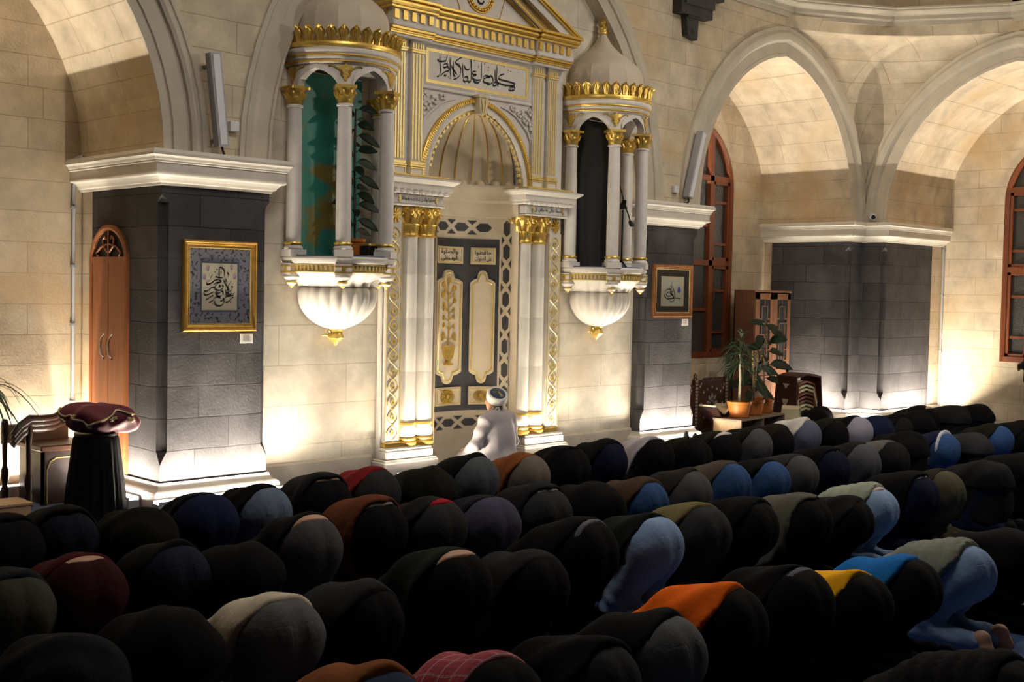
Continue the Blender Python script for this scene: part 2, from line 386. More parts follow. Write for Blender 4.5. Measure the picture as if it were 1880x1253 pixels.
# corner pier: L shaped, re-entrant corner between its two faces
pier('wall_pier_right', [(XA, 11.89, 0), (XA, Y0, 1), (XW, Y0, 0), (XW, YC, 1), (20.255, YC, 0), (20.255, 11.89, 0)], None)
CP = [(0, 3.06), (.02, 3.062), (.025, 3.085), (.045, 3.09), (.06, 3.115), (.085, 3.14), (.12, 3.152), (.125, 3.165), (.122, 3.172), (.118, 3.18), (.118, 3.262), (.135, 3.268), (.135, 3.283), (.142, 3.288), (.15, 3.31), (.168, 3.325), (.178, 3.328), (.178, 3.352), (.16, 3.385), (0, 3.392)]
BP = [(0, .25), (.018, .25), (.022, .232), (.03, .215), (.045, .195), (.07, .185), (.085, .17), (.095, .15), (.10, .12), (.10, 0)]
rp = lambda pts: pts
def pier_trim(nm, path):
    m = MB(); m.sweep(path, CP); struct(m.build('trim_%d' % nm, CORN))
    m = MB(); m.sweep(path, BP); struct(m.build('baseboard_%s' % ['left', 'centre', 'right'][nm-6], CORN))
pier_trim(6, [(XL, YB), (XL, Y0), (XP1, Y0), (XP1, YR+.02)])
pier_trim(7, [(XP2, YR+.02), (XP2, Y0), (XP2R, Y0), (XP2R, YB)])
pier_trim(8, [(XA, YB), (XA, Y0), (XW, Y0), (XW, YC), (XWB, YC)])
m = MB(); m.sweep([(XP1, YR), (8.3, YR)], [(0, .30), (.015, .29), (.03, .27), (.03, 0)]); m.sweep([(11.3, YR), (XP2, YR)], [(0, .30), (.015, .29), (.03, .27), (.03, 0)])
struct(m.build('baseboard_front', TRIMST))
# black basalt corbel high on the wall right of the blind arch
m = MB(); m.box(13.27, 13.98, Y0-.16, Y0, 5.97, 6.75); m.box(13.33, 13.98, Y0-.20, Y0, 6.10, 6.75)
m.prism([(13.46, 5.97), (13.74, 5.97), (13.72, 5.66), (13.50, 5.70)], lambda a, b: (a, Y0-.10, b), lambda a, b: (a, Y0, b))
m.box(13.47, 13.745, Y0-.13, Y0, 5.945, 5.985); m.lathe([(.0, 5.80), (.03, 5.80), (.03, 5.74), (0, 5.74)], (13.61, Y0-.10), 10)
m.box(13.98, 14.3, Y0-.12, Y0, 6.28, 6.75)
tag(m.build('stone_corbel', BASALTP), 'black stepped stone corbel high on the wall right of the blind arch', 'corbel')

# ------------------------------------------------------------------ windows
def window(name, f, half, z0, zs, W):
    """f(u, z, d) maps (across from axis, height, depth into the wall)"""
    P = lambda m, u0, u1, a, b, d0, d1: m.add([f(u, z, d) for z in (a, b) for d in (d0, d1) for u in (u0, u1)], [(0, 2, 3, 1), (4, 5, 7, 6), (0, 1, 5, 4), (2, 6, 7, 3), (0, 4, 6, 2), (1, 3, 7, 5)])
    m = MB(); n = 24
    ring = [(-half, z0, -1, 0), (-half, zs, -1, 0)]+[(half*cos(pi-pi*i/n), zs+half*sin(pi-pi*i/n), cos(pi-pi*i/n), sin(pi-pi*i/n)) for i in range(1, n)]+[(half, zs, 1, 0), (half, z0, 1, 0)]
    m.band(ring, [(0, -.01), (.0, -.04), (-.03, -.05), (-.085, -.03), (-.09, .06)], lambda u, v, p: f(u, v, p))
    P(m, -half, half, z0, z0+.09, -.04, .06)
    for u in (-.52, .52): P(m, u-.05, u+.05, z0, zs+sqrt(max(half**2-.52**2, 0))-.03, -.03, .06)
    for z in (zs+.17, z0+1.58): P(m, -half+.05, half-.05, z-.045, z+.045, -.03, .06)
    frame = struct(m.build(name, W))
    m = MB()
    cols = [(-half+.09, -.57), (-.47, .47), (.57, half-.09)]
    for a, b in cols:
        if b-a < .6:
            for lo, hi in ((z0+.09, z0+1.535), (z0+1.625, zs+.125)):
                for q in (lo, hi-.05): P(m, a, b, q, q+.05, -.02, .05)
                for q in (a, b-.05): P(m, q, q+.05, lo, hi, -.02, .05)
        for z in ((z0+.42, z0+1.12, z0+1.9, z0+2.6) if b-a < .6 else (z0+.8, z0+2.2)): P(m, a, b, z-.022, z+.022, 0, .05)
    o = m.build('sash', W, frame)
    m = MB(); m.flat([[(-half+.04, z0+.05), (half-.04, z0+.05)]+[((half-.04)*cos(pi*i/n), zs+(half-.04)*sin(pi*i/n)) for i in range(n+1)]], lambda a, b: f(a, b, .045))
    m.build('pane', GLASSW, frame)
    m = MB(); u = .60; c = f(u, z0+1.05, -.05); m.tube([f(u, z0+.97, -.055), f(u, z0+1.03, -.07), f(u, z0+1.12, -.07)], .012, 6); m.build('window_handle', CHROME, frame)
    return frame
window('window_1', lambda u, z, d: (W1C+u, YB+.03+d, z), 1.12, 1.08, 3.9, WOODW)
window('window_2', lambda u, z, d: (XWB+.03+d, 7.86-u, z), 1.02, 1.08, 3.85, WOODW)

# ------------------------------------------------------------------ arched cupboard door in the left jamb
DY0, DY1, DZ0, DZS, DZT = 11.005, 11.80, .26, 2.36, 2.715
dc = (DY0+DY1)/2; dh = (DY1-DY0)/2
fd = lambda u, v, p: (XL-p, u, v)
def darch(r, n=16):
    hz = (DZT-DZS)*(dh-r)/dh; hw = dh-r
    return [(dc+hw*cos(pi*i/n), DZS+hz*(sin(pi*i/n)**.9)) for i in range(n+1)]
fr = [(DY1, DZ0, 1, 0)]+[(dc+dh*cos(t), DZS+(DZT-DZS)*sin(t), cos(t), sin(t)) for t in [pi*i/16 for i in range(17)]]+[(DY0, DZ0, -1, 0)]
m = MB(); m.band(fr, [(0, -.02), (0, .03), (-.03, .04), (-.055, .03), (-.06, -.02)], fd); door = struct(m.build('door_1', WOOD))
m = MB(); m.box(XL-.026, XL, DY0+.05, DY1-.05, 2.33, 2.395); m.build('door_transom', WOOD, door)
for k, (a, b) in enumerate(((DY0+.058, dc-.004), (dc+.004, DY1-.058))):
    m = MB(); m.bbox(XL-.022, XL+.01, a, b, DZ0+.01, 2.335, .004); d = m.build('door_leaf', WOOD, door)
    y = dc+(-.085 if k == 0 else .085); q = MB(); q.tube([(XL-.02, y, 1.38), (XL-.055, y-.01, 1.42), (XL-.065, y-.012, 1.50), (XL-.055, y-.01, 1.58), (XL-.02, y, 1.62)], .011, 8)
    q.lathe([(.018, 1.37), (.018, 1.39)], (XL-.022, y), 8); q.build('door_handle', CHROME, d, smooth=60)
m = MB(); m.flat([[(u, v) for u, v in darch(.06)]], lambda a, b: (XL-.004, a, b)); m.build('fanlight_pane', BLACK, door)
m = MB()
m.tube([(XL-.02, dc, 2.39), (XL-.02, dc, 2.66)], .014, 6)
for sgn in (-1, 1):
    m.tube([(XL-.02, dc+sgn*.02, 2.44), (XL-.02, dc+sgn*.10, 2.50), (XL-.02, dc+sgn*.12, 2.56), (XL-.02, dc+sgn*.07, 2.60), (XL-.02, dc+sgn*.05, 2.565)], .013, 6)
    m.tube([(XL-.02, dc+sgn*.02, 2.52), (XL-.02, dc+sgn*.17, 2.49), (XL-.02, dc+sgn*.26, 2.43), (XL-.02, dc+sgn*.22, 2.40)], .012, 6)
m.build('fanlight_tracery', WOOD, door, smooth=60)

# ------------------------------------------------------------------ conduits, speakers, camera
def pipe(pts, label, clips):
    r = empty('cable_conduit', pts[0], label, 'conduit')
    m = MB(); m.tube(pts, .017, 8); m.build('conduit_tube', GREYP, r, smooth=60)
    for c in clips: q = MB(); q.box(c[0]-.028, c[0]+.028, c[1]-.024, c[1]+.024, c[2]-.014, c[2]+.014); q.build('conduit_clip', GREYP, r)
pipe([(5.565, YB-.02, 0), (5.565, YB-.02, 3.37), (5.58, YB-.05, 3.41), (5.63, YB-.1, 3.42)], 'grey cable conduit running up the wall beside the arched cupboard', [(5.565, YB-.02, z) for z in (.9, 1.7, 2.3, 2.9)])
pipe([(XWB-.02, YC-.025, 0), (XWB-.02, YC-.025, 3.35)], 'thin grey conduit on the right wall beside the dark corner pier', [(XWB-.02, YC-.025, z) for z in (1.2, 2.2, 3.0)])
m = MB(); m.obox((6.17, Y0-.235, 3.46), (1, 0, 0), (0, 1, 0), (0, 0, 1), .22, .02, .011)
def speaker(x0, z0, x1, z1, label, box):
    r = empty('column_speaker', (x0, Y0-.12, z0), label, 'speaker', None)
    a = Vector((x0, Y0-.13, z0)); b = Vector((x1, Y0-.16, z1)); az = (b-a).normalized(); ax = Vector((1, .0, 0)); ax = (ax-az*ax.dot(az)).normalized(); ay = az.cross(ax)
    L = (b-a).length/2; c = (a+b)/2
    m = MB(); m.obox(c, ax, ay, az, .055, .05, L); m.build('speaker_cabinet', GREYP, r)
    q = MB(); q.obox(c-ay*.0+Vector((0, -.052, 0)), ax, ay, az, .036, .006, L*.96); q.build('speaker_grille', WHITEP, r)
    q = MB(); q.obox(a+az*.06+Vector((0, .06, 0)), ax, ay, az, .02, .06, .02); q.obox(b-az*.12+Vector((0, .075, 0)), ax, ay, az, .02, .075, .02); q.build('wall_bracket', GREYP, r)
    q = MB(); q.tube([a+az*.02+Vector((0, 0, -.0)), a+Vector((.02, 0, -.05)), a+Vector((.06, .05, -.06))], .012, 6); q.build('signal_cable', BLACK, r)
    q = MB(); q.bbox(box[0]-.05, box[0]+.05, Y0-.06, Y0, box[1]-.05, box[1]+.05); o = q.build('junction_box', WHITEP); tag(o, 'small white junction box on the wall '+box[2], 'junction box')
speaker(6.21, 3.46, 6.09, 4.33, 'tall grey column speaker above the left dark pier', (6.40, 3.68, 'right of the left column speaker'))
speaker(13.56, 3.47, 13.80, 4.40, 'tall white column speaker leaning above the right dark pier', (13.40, 3.58, 'beside the right column speaker'))
r = empty('security_camera', (18.63, 10.2, 3.42), 'small white bullet security camera on the corner pier cornice', 'camera')
m = MB(); m.tube([(18.57, Y0-.02, 3.42), (18.55, 10.25, 3.47), (18.50, 10.17, 3.50)], .022, 8); m.build('mount_arm', WHITEP, r)
m = MB(); d = Vector((-.75, -.62, -.22)).normalized(); c = Vector((18.50, 10.17, 3.49)); m.tube([c-d*.11, c+d*.09], .052, 14); m.build('camera_body', WHITEP, r, smooth=40)
m = MB(); m.tube([c+d*.088, c+d*.094], .040, 14); m.build('lens_window', BLACK, r)
# ------------------------------------------------------------------ mihrab
YM = 10.47
mih = empty('mihrab', (XC, YM, 0), 'tall white and gold marble mihrab niche in the middle of the prayer wall', 'mihrab')
EA, EB, EY = .66, .50, 10.47
_th = np.linspace(-pi/2, pi/2, 721); _s = np.concatenate([[0], np.cumsum(np.hypot(np.diff(EA*np.sin(_th)), np.diff(EB*np.cos(_th))))]); _s -= _s[360]
def nich(s, z, d=0.0):
    """point on the concave niche wall: s = arc length from the axis, d = distance proud of it"""
    t = float(np.interp(s, _s, _th)); x, y = EA*sin(t), EB*cos(t); nx, ny = sin(t)/EA, cos(t)/EB; l = sqrt(nx*nx+ny*ny)
    return (XC+x-nx/l*d, EY+y-ny/l*d, z)
SMAX = float(_s[-1])
def plate(m, s0, s1, top, bot, d0, d1, n=8):
    """plate on the niche wall; top/bot are heights or functions of s"""
    T = top if callable(top) else (lambda s: top); B = bot if callable(bot) else (lambda s: bot)
    S = [s0+(s1-s0)*i/n for i in range(n+1)]
    fr = [[nich(s, B(s), d1) for s in S], [nich(s, T(s), d1) for s in S]]; bk = [[nich(s, B(s), d0) for s in S], [nich(s, T(s), d0) for s in S]]
    m.strip(fr[0], fr[1]); m.strip(fr[1], bk[1]); m.strip(bk[0], fr[0])
    for i in (0, -1): m.add([fr[0][i], fr[1][i], bk[1][i], bk[0][i]], [(0, 1, 2, 3)])
def plpoly(m, poly, d0, d1): m.prism(poly, lambda a, b: nich(a, b, d0), lambda a, b: nich(a, b, d1))
def pltube(m, pts, r, d, n=6): m.tube([nich(a, b, d) for a, b in pts], r, n)
m = MB(); S = [-SMAX+2*SMAX*i/40 for i in range(41)]
m.strip([nich(s, 0) for s in S], [nich(s, 3.42) for s in S]); m.build('niche_wall', CREAM, mih, smooth=60)
m = MB(); path = [nich(s, 0)[:2] for s in reversed(S)]     # curved mouldings over the niche
m = MB(); m.sweep(list(reversed(path)), [(0, 3.02), (.015, 3.03), (.02, 3.10), (.03, 3.12), (.03, 3.20), (.05, 3.23), (.05, 3.28), (.075, 3.33), (.09, 3.36), (.09, 3.39), (0, 3.40)]); m.build('niche_cornice', CREAM, mih, smooth=30)
# dark panelling
m = MB(); plate(m, -.65, .65, 2.76, .655, 0, .006, 30); m.build('dark_panelling', DARKST, mih)
# interlaced frieze top, sides and bottom: dark hexagons and triangles let into pale stone
m = MB()
def frieze(s0, s1, zc, hh, p):
    s = s0
    while s < s1-1e-6:
        c = s+p/2; w = p/2-.045; hx = hh*.60; q = w-.055
        for a, b in ((-1, 0), (0, 1)):
            u = [-w, -q, 0, 0, -q] if a else [0, q, w, q, 0]; v = [0, hx, hx, -hx, -hx] if a else [hx, hx, 0, -hx, -hx]
            plpoly(m, [(c+u[i], zc+v[i]) for i in range(5)], 0, .004)
        for k in (-1, 1):
            plpoly(m, [(s-.068, zc+k*hh), (s+.068, zc+k*hh), (s, zc+k*hh*.36)], 0, .004)
        s += p
frieze(-.60, .60, 2.90, .085, .30); m.build('upper_interlace_inlay', DARKST, mih); m = MB(); frieze(-.75, .75, .51, .078, .30); m.build('lower_interlace_inlay', DARKST, mih)
for sg in (-1, 1):
    m = MB(); z = .72; p = .29
    while z < 2.8:
        c = sg*.74; w = .042
        plpoly(m, [(c, z+.045), (c+w, z+.085), (c+w, z+p-.085), (c, z+p-.045), (c-w, z+p-.085), (c-w, z+.085)], 0, .004)
        for k in (-1, 1): plpoly(m, [(c+k*.066, z-.055), (c+k*.066, z+.055), (c+k*.028, z)], 0, .004)
        z += p
    m.build('side_interlace_inlay', DARKST, mih)
m = MB()
for z in (2.845, 2.955): plate(m, -.65, .65, z+.0, z-.0, 0, .0, 2)
# raised cusped panels
def panel_top(c, hw, ztip, zsh):
    def T(s):
        u = min(abs(s-c)/hw, 1.0)
        if u < .34: return ztip-.03*(u/.34)**2
        if u < .46: return ztip-.03-.075*(u-.34)/.12
        if u < .52: return ztip-.105
        return ztip-.105-(ztip-.105-zsh)*((u-.52)/.48)**1.6
    return T
def panel_bot(c, hw, ztip, zsh):
    T = panel_top(c, hw, -ztip, -zsh); return lambda s: -T(s)
def cusped(c, hw, parent, nm):
    m = MB(); plate(m, c-hw, c+hw, panel_top(c, hw, 2.375, 2.225), panel_bot(c, hw, .985, 1.135), 0, .03, 30); p = m.build(nm, CREAM, parent)
    g = MB(); q = hw-.032; n = 26
    top = [(c-q+2*q*i/n, panel_top(c, q, 2.34, 2.20)(c-q+2*q*i/n)) for i in range(n+1)]; bot = [(c+q-2*q*i/n, panel_bot(c, q, 1.02, 1.16)(c+q-2*q*i/n)) for i in range(n+1)]
    g.tube([nich(a, b, .032) for a, b in top+bot], .011, 6, closed=True)
    g.build('gold_border', GOLDL, p, smooth=60); return p
pc = cusped(-.055, .225, mih, 'flower_panel'); cusped(.445, .163, mih, 'blank_panel'); cusped(-.53, .14, mih, 'blank_panel')
# gilded vase with flowering stem
g = MB(); c0 = -.055
prof = [(.035, 1.215), (.08, 1.218), (.07, 1.235), (.026, 1.255), (.02, 1.275), (.045, 1.29), (.078, 1.32), (.092, 1.375), (.09, 1.41), (.122, 1.435), (.118, 1.45), (.06, 1.455)]
g.prism([(c0+r, z) for r, z in prof]+[(c0-r, z) for r, z in reversed(prof)], lambda a, b: nich(a, b, .03), lambda a, b: nich(a, b, .03+.035*max(.15, sqrt(max(0, 1-((a-c0)/.13)**2)))))
g.build('vase_relief', GOLD, pc)
g = MB()
stem = [(c0+.012*sin((z-1.44)*6), z) for z in np.linspace(1.44, 2.22, 14)]
pltube(g, stem, .008, .036)
def ball(m, s, z, r, d=.04, k=6):
    for i in range(k):
        a = 2*pi*i/k; u, v = s+r*.55*cos(a), z+r*.55*sin(a)
        m.prism([(u+r*.5*cos(2*pi*j/8), v+r*.5*sin(2*pi*j/8)) for j in range(8)], lambda a, b: nich(a, b, .03), lambda a, b: nich(a, b, .048))
    m.prism([(s+r*.35*cos(2*pi*j/8), z+r*.35*sin(2*pi*j/8)) for j in range(8)], lambda a, b: nich(a, b, .03), lambda a, b: nich(a, b, .056))
def leafp(m, s, z, ang, L, w):
    P = []
    for t, q in ((0, 0), (.25, .8), (.5, 1), (.8, .6), (1, 0), (.8, -.6), (.5, -1), (.25, -.8)):
        P.append((s+cos(ang)*L*t-sin(ang)*w*q, z+sin(ang)*L*t+cos(ang)*w*q))
    m.prism(P, lambda a, b: nich(a, b, .03), lambda a, b: nich(a, b, .044))
flo = [(0, 2.25, .034), (-.10, 2.19, .032), (.09, 2.155, .034), (-.115, 2.07, .030), (.10, 2.0, .026), (-.09, 1.96, .022)]
for ds, z, r in flo:
    ball(g, c0+ds, z, r); pltube(g, [(c0, z-.09), (c0+ds*.6, z-.045), (c0+ds, z)], .006, .036)
for z, sg in ((1.56, -1), (1.55, 1), (1.70, -1), (1.68, 1), (1.79, -1), (1.80, 1), (1.88, 1), (1.90, -1), (2.06, 1), (2.10, -1)):
    pltube(g, [(c0, z-.04), (c0+sg*.075, z)], .005, .036)
    L = .075 if z < 1.62 else .042
    for a in (-.6, .25, 1.1): leafp(g, c0+sg*.07, z, a if sg > 0 else pi-a, L, L*.22)
g.build('flower_relief', GOLD, pc)
# small plaques: two inscriptions above, sunburst rosettes below
def plaque(c, hw, z0, z1, nm):
    m = MB(); plate(m, c-hw, c+hw, z1, z0, 0, .028, 8); p = m.build(nm, CREAM, mih)
    g = MB(); q = .022; P = [(c-hw+q, z0+q), (c, z0+q), (c+hw-q, z0+q), (c+hw-q, z1-q), (c, z1-q), (c-hw+q, z1-q)]
    g.tube([nich(a, b, .028) for a, b in P], .009, 6, closed=True); g.build('gold_border', GOLDL, p); return p
def text_mesh(body, w, h, fmap, name, mat, parent, ext=.003, bold=.0, slant=0.0):
    """lettering: w x h box centred on the origin of fmap(u, v, d)"""
    cu = bpy.data.curves.new('lettering', 'FONT'); cu.body = body; cu.resolution_u = 3; cu.offset = bold
    o = bpy.data.objects.new('lettering', cu); COL.objects.link(o); dg = bpy.context.evaluated_depsgraph_get()
    me = bpy.data.meshes.new_from_object(o.evaluated_get(dg)); bpy.data.objects.remove(o); bpy.data.curves.remove(cu)
    vs = [v.co.copy() for v in me.vertices]; fs = [tuple(p.vertices) for p in me.polygons]; bpy.data.meshes.remove(me)
    if not vs: return None
    x0, x1 = min(v.x for v in vs), max(v.x for v in vs); y0, y1 = min(v.y for v in vs), max(v.y for v in vs)
    m = MB(); g = lambda v: ((v.x-(x0+x1)/2)/(x1-x0)*w+slant*((v.y-y0)/(y1-y0)-.5), (v.y-(y0+y1)/2)/(y1-y0)*h)
    m.add([fmap(*g(v), ext) for v in vs], fs)
    return m.build(name, mat, parent)
# Arabic text in visual (left to right) order using presentation forms
_F = {'ا': ('ا', 'ﺎ', None, None), 'ل': ('ل', 'ﻞ', 'ﻟ', 'ﻠ'), 'ك': ('ك', 'ﻚ', 'ﻛ', 'ﻜ'), 'م': ('م', 'ﻢ', 'ﻣ', 'ﻤ'), 'د': ('د', 'ﺪ', None, None), 'خ': ('خ', 'ﺦ', 'ﺧ', 'ﺨ'), 'ع': ('ع', 'ﻊ', 'ﻋ', 'ﻌ'),
      'ي': ('ي', 'ﻲ', 'ﻳ', 'ﻴ'), 'ه': ('ه', 'ﻪ', 'ﻫ', 'ﻬ'), 'ز': ('ز', 'ﺰ', None, None), 'ر': ('ر', 'ﺮ', None, None), 'ج': ('ج', 'ﺞ', 'ﺟ', 'ﺠ'), 'ح': ('ح', 'ﺢ', 'ﺣ', 'ﺤ'), 'ب': ('ب', 'ﺐ', 'ﺑ', 'ﺒ'), 'ف': ('ف', 'ﻒ', 'ﻓ', 'ﻔ'), 'ظ': ('ظ', 'ﻆ', 'ﻇ', 'ﻈ'),
      'و': ('و', 'ﻮ', None, None), 'ص': ('ص', 'ﺺ', 'ﺻ', 'ﺼ'), 'ت': ('ت', 'ﺖ', 'ﺗ', 'ﺘ'), 'ة': ('ة', 'ﺔ', None, None), 'س': ('س', 'ﺲ', 'ﺳ', 'ﺴ'), 'ط': ('ط', 'ﻂ', 'ﻃ', 'ﻄ'), 'ى': ('ى', 'ﻰ', None, None), 'ن': ('ن', 'ﻦ', 'ﻧ', 'ﻨ'), 'ق': ('ق', 'ﻖ', 'ﻗ', 'ﻘ'), 'ش': ('ش', 'ﺶ', 'ﺷ', 'ﺸ'), 'غ': ('غ', 'ﻎ', 'ﻏ', 'ﻐ')}
def shape(t):
    out = []
    for w in t.split(' '):
        r = []
        for i, ch in enumerate(w):
            iso, fin, ini, med = _F[ch]; pv = i > 0 and _F[w[i-1]][2] is not None; nx = i < len(w)-1
            joins_next = nx and ini is not None
            r.append(med if pv and joins_next else fin if pv else ini if joins_next else iso)
        out.append(''.join(reversed(r)))
    return ' '.join(reversed(out))
for c, lines, hw in ((-.055, ('والصلوة', 'الوسطى'), .225), (.445, ('حافظوا', 'على الصلوات'), .163)):
    p = plaque(c, hw, 2.45, 2.655, 'inscription_plaque')
    for i, t in enumerate(lines):
        text_mesh(shape(t), hw*1.35, .07, lambda u, v, d, i=i, c=c: nich(c+u, 2.59-.075*i+v, .028+d), 'black_lettering', INK, p, bold=.012)
for c, hw in ((-.055, .225), (.445, .163), (-.53, .14)):
    p = plaque(c, hw, .725, .945, 'rosette_plaque')
    g = MB(); k = 22
    for i in range(k):
        a = 2*pi*i/k; r1 = .085*(1+.35*abs(cos(a))) * min(1, hw/.2); b = .10
        P = [(c+.02*cos(a), .835+.02*sin(a)), (c+r1*cos(a-b), .835+r1*.85*sin(a-b)), (c+r1*1.08*cos(a), .835+r1*.92*sin(a)), (c+r1*cos(a+b), .835+r1*.85*sin(a+b))]
        g.prism(P, lambda a, b: nich(a, b, .028), lambda a, b: nich(a, b, .044))
    g.prism([(c+.028*cos(2*pi*j/12), .835+.028*sin(2*pi*j/12)) for j in range(12)], lambda a, b: nich(a, b, .028), lambda a, b: nich(a, b, .052))
    g.build('gold_rosette', GOLD, p)
# plinths
for sg in (-1, 1):
    X = lambda a: XC+sg*a
    b = lambda m, u0, u1, y0, z0, z1: m.bbox(min(X(u0), X(u1)), max(X(u0), X(u1)), y0, YR+.05, z0, z1, .012)
    m = MB(); b(m, .70, 1.49, 10.33, 0, .215); b(m, .715, 1.475, 10.345, .215, .235); p = m.build('plinth', MARBLE, mih)
    m = MB(); b(m, .75, 1.44, 10.37, .235, .33); b(m, .76, 1.43, 10.38, .33, .36); m.build('upper_step', MARBLE, p)
    # side strip with gilded interlace
    m = MB(); b(m, 1.18, 1.40, YM-.01, .36, 3.06); b(m, 1.40, 1.435, YM+.03, 0.2, 3.35); b(m, .67, 1.18, YM+.08, .36, 3.06); st = m.build('side_pilaster', MARBLE, mih)
    g = MB(); u0, u1 = 1.20, 1.38; uc = (u0+u1)/2; f2 = lambda u, z, d: (X(u), YM-.01-d, z)
    for ph in (0, pi):
        zz = np.linspace(.44, 2.82, 140); g.tube([f2(uc+.072*sin((z-.44)/.17*pi+ph), z, .005) for z in zz], .0065, 5)
    for k in range(14):
        z = .44+.17*k-.035
        for i in range(6):
            a = 2*pi*i/6; g.prism([(uc+.022*cos(a)+.014*cos(2*pi*j/6), z+.12+.022*sin(a)+.014*sin(2*pi*j/6)) for j in range(6)], lambda a, b: f2(a, b, 0), lambda a, b: f2(a, b, .014))
    for uu in (1.19, 1.39): g.tube([f2(uu, .42, .004), f2(uu, 2.86, .004)], .007, 5)
    g.build('gilded_interlace', GOLDL, st, smooth=60)
    g = MB()
    for i in range(9):
        a = 2*pi*i/9
        for j in range(2):
            r = .055-.02*j; g.prism([(uc+(r+.03*t)*cos(a+.2*j+q*.2), 2.955+(r+.03*t)*sin(a+.2*j+q*.2)*1.1) for t, q in ((-1.4, 0), (0, -1), (1, 0), (0, 1))], lambda a, b: f2(a, b, 0), lambda a, b: f2(a, b, .02+.012*j))
    g.build('gold_rosette', GOLD, st)
    g = MB(); b(g, 1.17, 1.41, YM-.025, .36, .42); g.build('gold_foot', GOLD, st)
    # paired columns with capitals and bases
    for u in (.79, 1.035):
        cx = X(u); cy = 10.54; R = .112
        m = MB(); m.lathe([(R, .60), (R, 1.2), (R-.001, 1.201), (R, 1.205), (R, 1.8), (R-.001, 1.801), (R, 1.805), (R, 2.3), (R-.001, 2.301), (R-.002, 2.305), (R-.003, 2.73)], (cx, cy), 28); c = m.build('column', MARBLE, mih, smooth=40)
        g = MB(); g.lathe([(R+.004, .595), (R+.016, .60), (R+.016, .625), (R+.004, .63)], (cx, cy), 28); g.build('gold_collar', GOLD, c, smooth=40)
        g = MB(); g.lathe([(R-.02, .42), (R+.015, .425), (R+.022, .44), (R+.01, .455), (R-.01, .46)], (cx, cy), 28); g.lathe([(R+.02, .36), (R+.03, .37), (R+.03, .40), (R+.01, .42)], (cx, cy), 28); g.build('gold_ring', GOLD, c, smooth=40)
        m = MB(); m.lathe([(R-.015, .455), (R+.008, .475), (R+.016, .52), (R+.012, .56), (R+.0, .585), (R, .602)], (cx, cy), 28); m.build('column_base', MARBLE, c, smooth=40)
        g = MB()
        prof = [(R+.012, 2.72), (R+.016, 2.735), (R+.004, 2.745), (R+.002, 2.76), (R+.012, 2.845), (R+.022, 2.86), (R+.004, 2.868), (R+.01, 2.92), (R+.03, 2.985), (R+.045, 3.02), (R+.045, 3.03)]
        g.lathe(prof, (cx, cy), 48, mod=lambda a, i: 1+(.035*cos(12*a) if 3 <= i <= 5 else .06*cos(6*a) if 7 <= i <= 9 else 0))
        for i in range(6):        # upper leaves and volutes
            a = 2*pi*i/6+.3; d = Vector((cos(a), sin(a), 0)); t = Vector((-sin(a), cos(a), 0)); o = Vector((cx, cy, 0))
            g.tube([o+d*(R+.01)+Vector((0, 0, 2.87)), o+d*(R+.03)+Vector((0, 0, 2.93)), o+d*(R+.055)+Vector((0, 0, 2.965)), o+d*(R+.06)+Vector((0, 0, 2.935)), o+d*(R+.045)+Vector((0, 0, 2.925))], [.03, .026, .02, .014, .008], 6)
            for k in (-1, 1):
                q = o+d*(R+.045)+t*k*.045+Vector((0, 0, 2.985)); g.tube([q+t*k*.02*cos(w)+Vector((0, 0, .02*sin(w)))+d*.006*w for w in np.linspace(0, 5.2, 9)], .0085, 5)
        g.bbox(cx-.135, cx+.135, cy-.135, cy+.1, 3.03, 3.055, .006)
        g.build('capital', GOLD, c, smooth=50)
        g = MB(); q = Vector((cx, cy-.15, 3.04))
        for i in range(5): a = 2*pi*i/5; g.tube([q, q+Vector((.028*cos(a), -.008, .028*sin(a)+.02))], [.012, .016], 6)
        g.build('gold_rosette', GOLD, c)
    # entablature block, inscription, cornice
    m = MB(); b(m, .655, 1.43, 10.345, 3.055, 3.07); b(m, .665, 1.415, 10.36, 3.07, 3.19); e = m.build('frieze_block', MARBLE_S, mih)
    xs = sorted((X(.64), X(1.44)))
    m = MB(); pth = [(X(1.44), YR+.02), (X(1.44), 10.345), (X(.64), 10.345), (X(.64), YR+.1)] if sg < 0 else [(X(.64), YR+.1), (X(.64), 10.345), (X(1.44), 10.345), (X(1.44), YR+.02)]
    m.sweep(pth, [(0, 3.185), (.015, 3.187), (.03, 3.20), (.03, 3.225), (.045, 3.235), (.05, 3.25), (.05, 3.30), (.075, 3.315), (.10, 3.335), (.115, 3.345), (.115, 3.365), (0, 3.375)])
    for i in range(9):      # egg and dart row
        u = .68+.09*i; q = Vector((X(u), 10.325, 3.20)); m.lathe([(0, 3.178), (.026, 3.188), (.034, 3.203), (.03, 3.222)], (q.x, q.y), 10)
    m.build('cornice', MARBLE, e, smooth=30)
    g = MB(); b(g, .63, 1.45, 10.29, 3.372, 3.40); g.build('gold_fillet', GOLDL, e)
    t = {-1: ('صلوا والدى', 'بتجديده وموفقا'), 1: ('بسمه تعالى', 'مصطفى بن')}[sg]
    text_mesh(shape(t[0]+' '+t[1]), .47, .058, lambda u, v, d: (X(1.05)+u, 10.36-d, 3.132+v), 'black_lettering', INK, e, bold=.008)
    g = MB()
    for uu in (.745, 1.35):
        for i in range(7):
            a = -.9+i*.3; g.prism([(X(uu)+(.018+.045*t)*cos(a+q)*(1 if uu > 1 else -1)*sg*-1, 3.13+(.018+.03*t)*sin(a+q)) for t, q in ((0, 0), (.6, -.14), (1, 0), (.6, .14))], lambda a, b: (a, 10.361, b), lambda a, b: (a, 10.348, b))
    g.build('gold_spray', GOLDL, e)

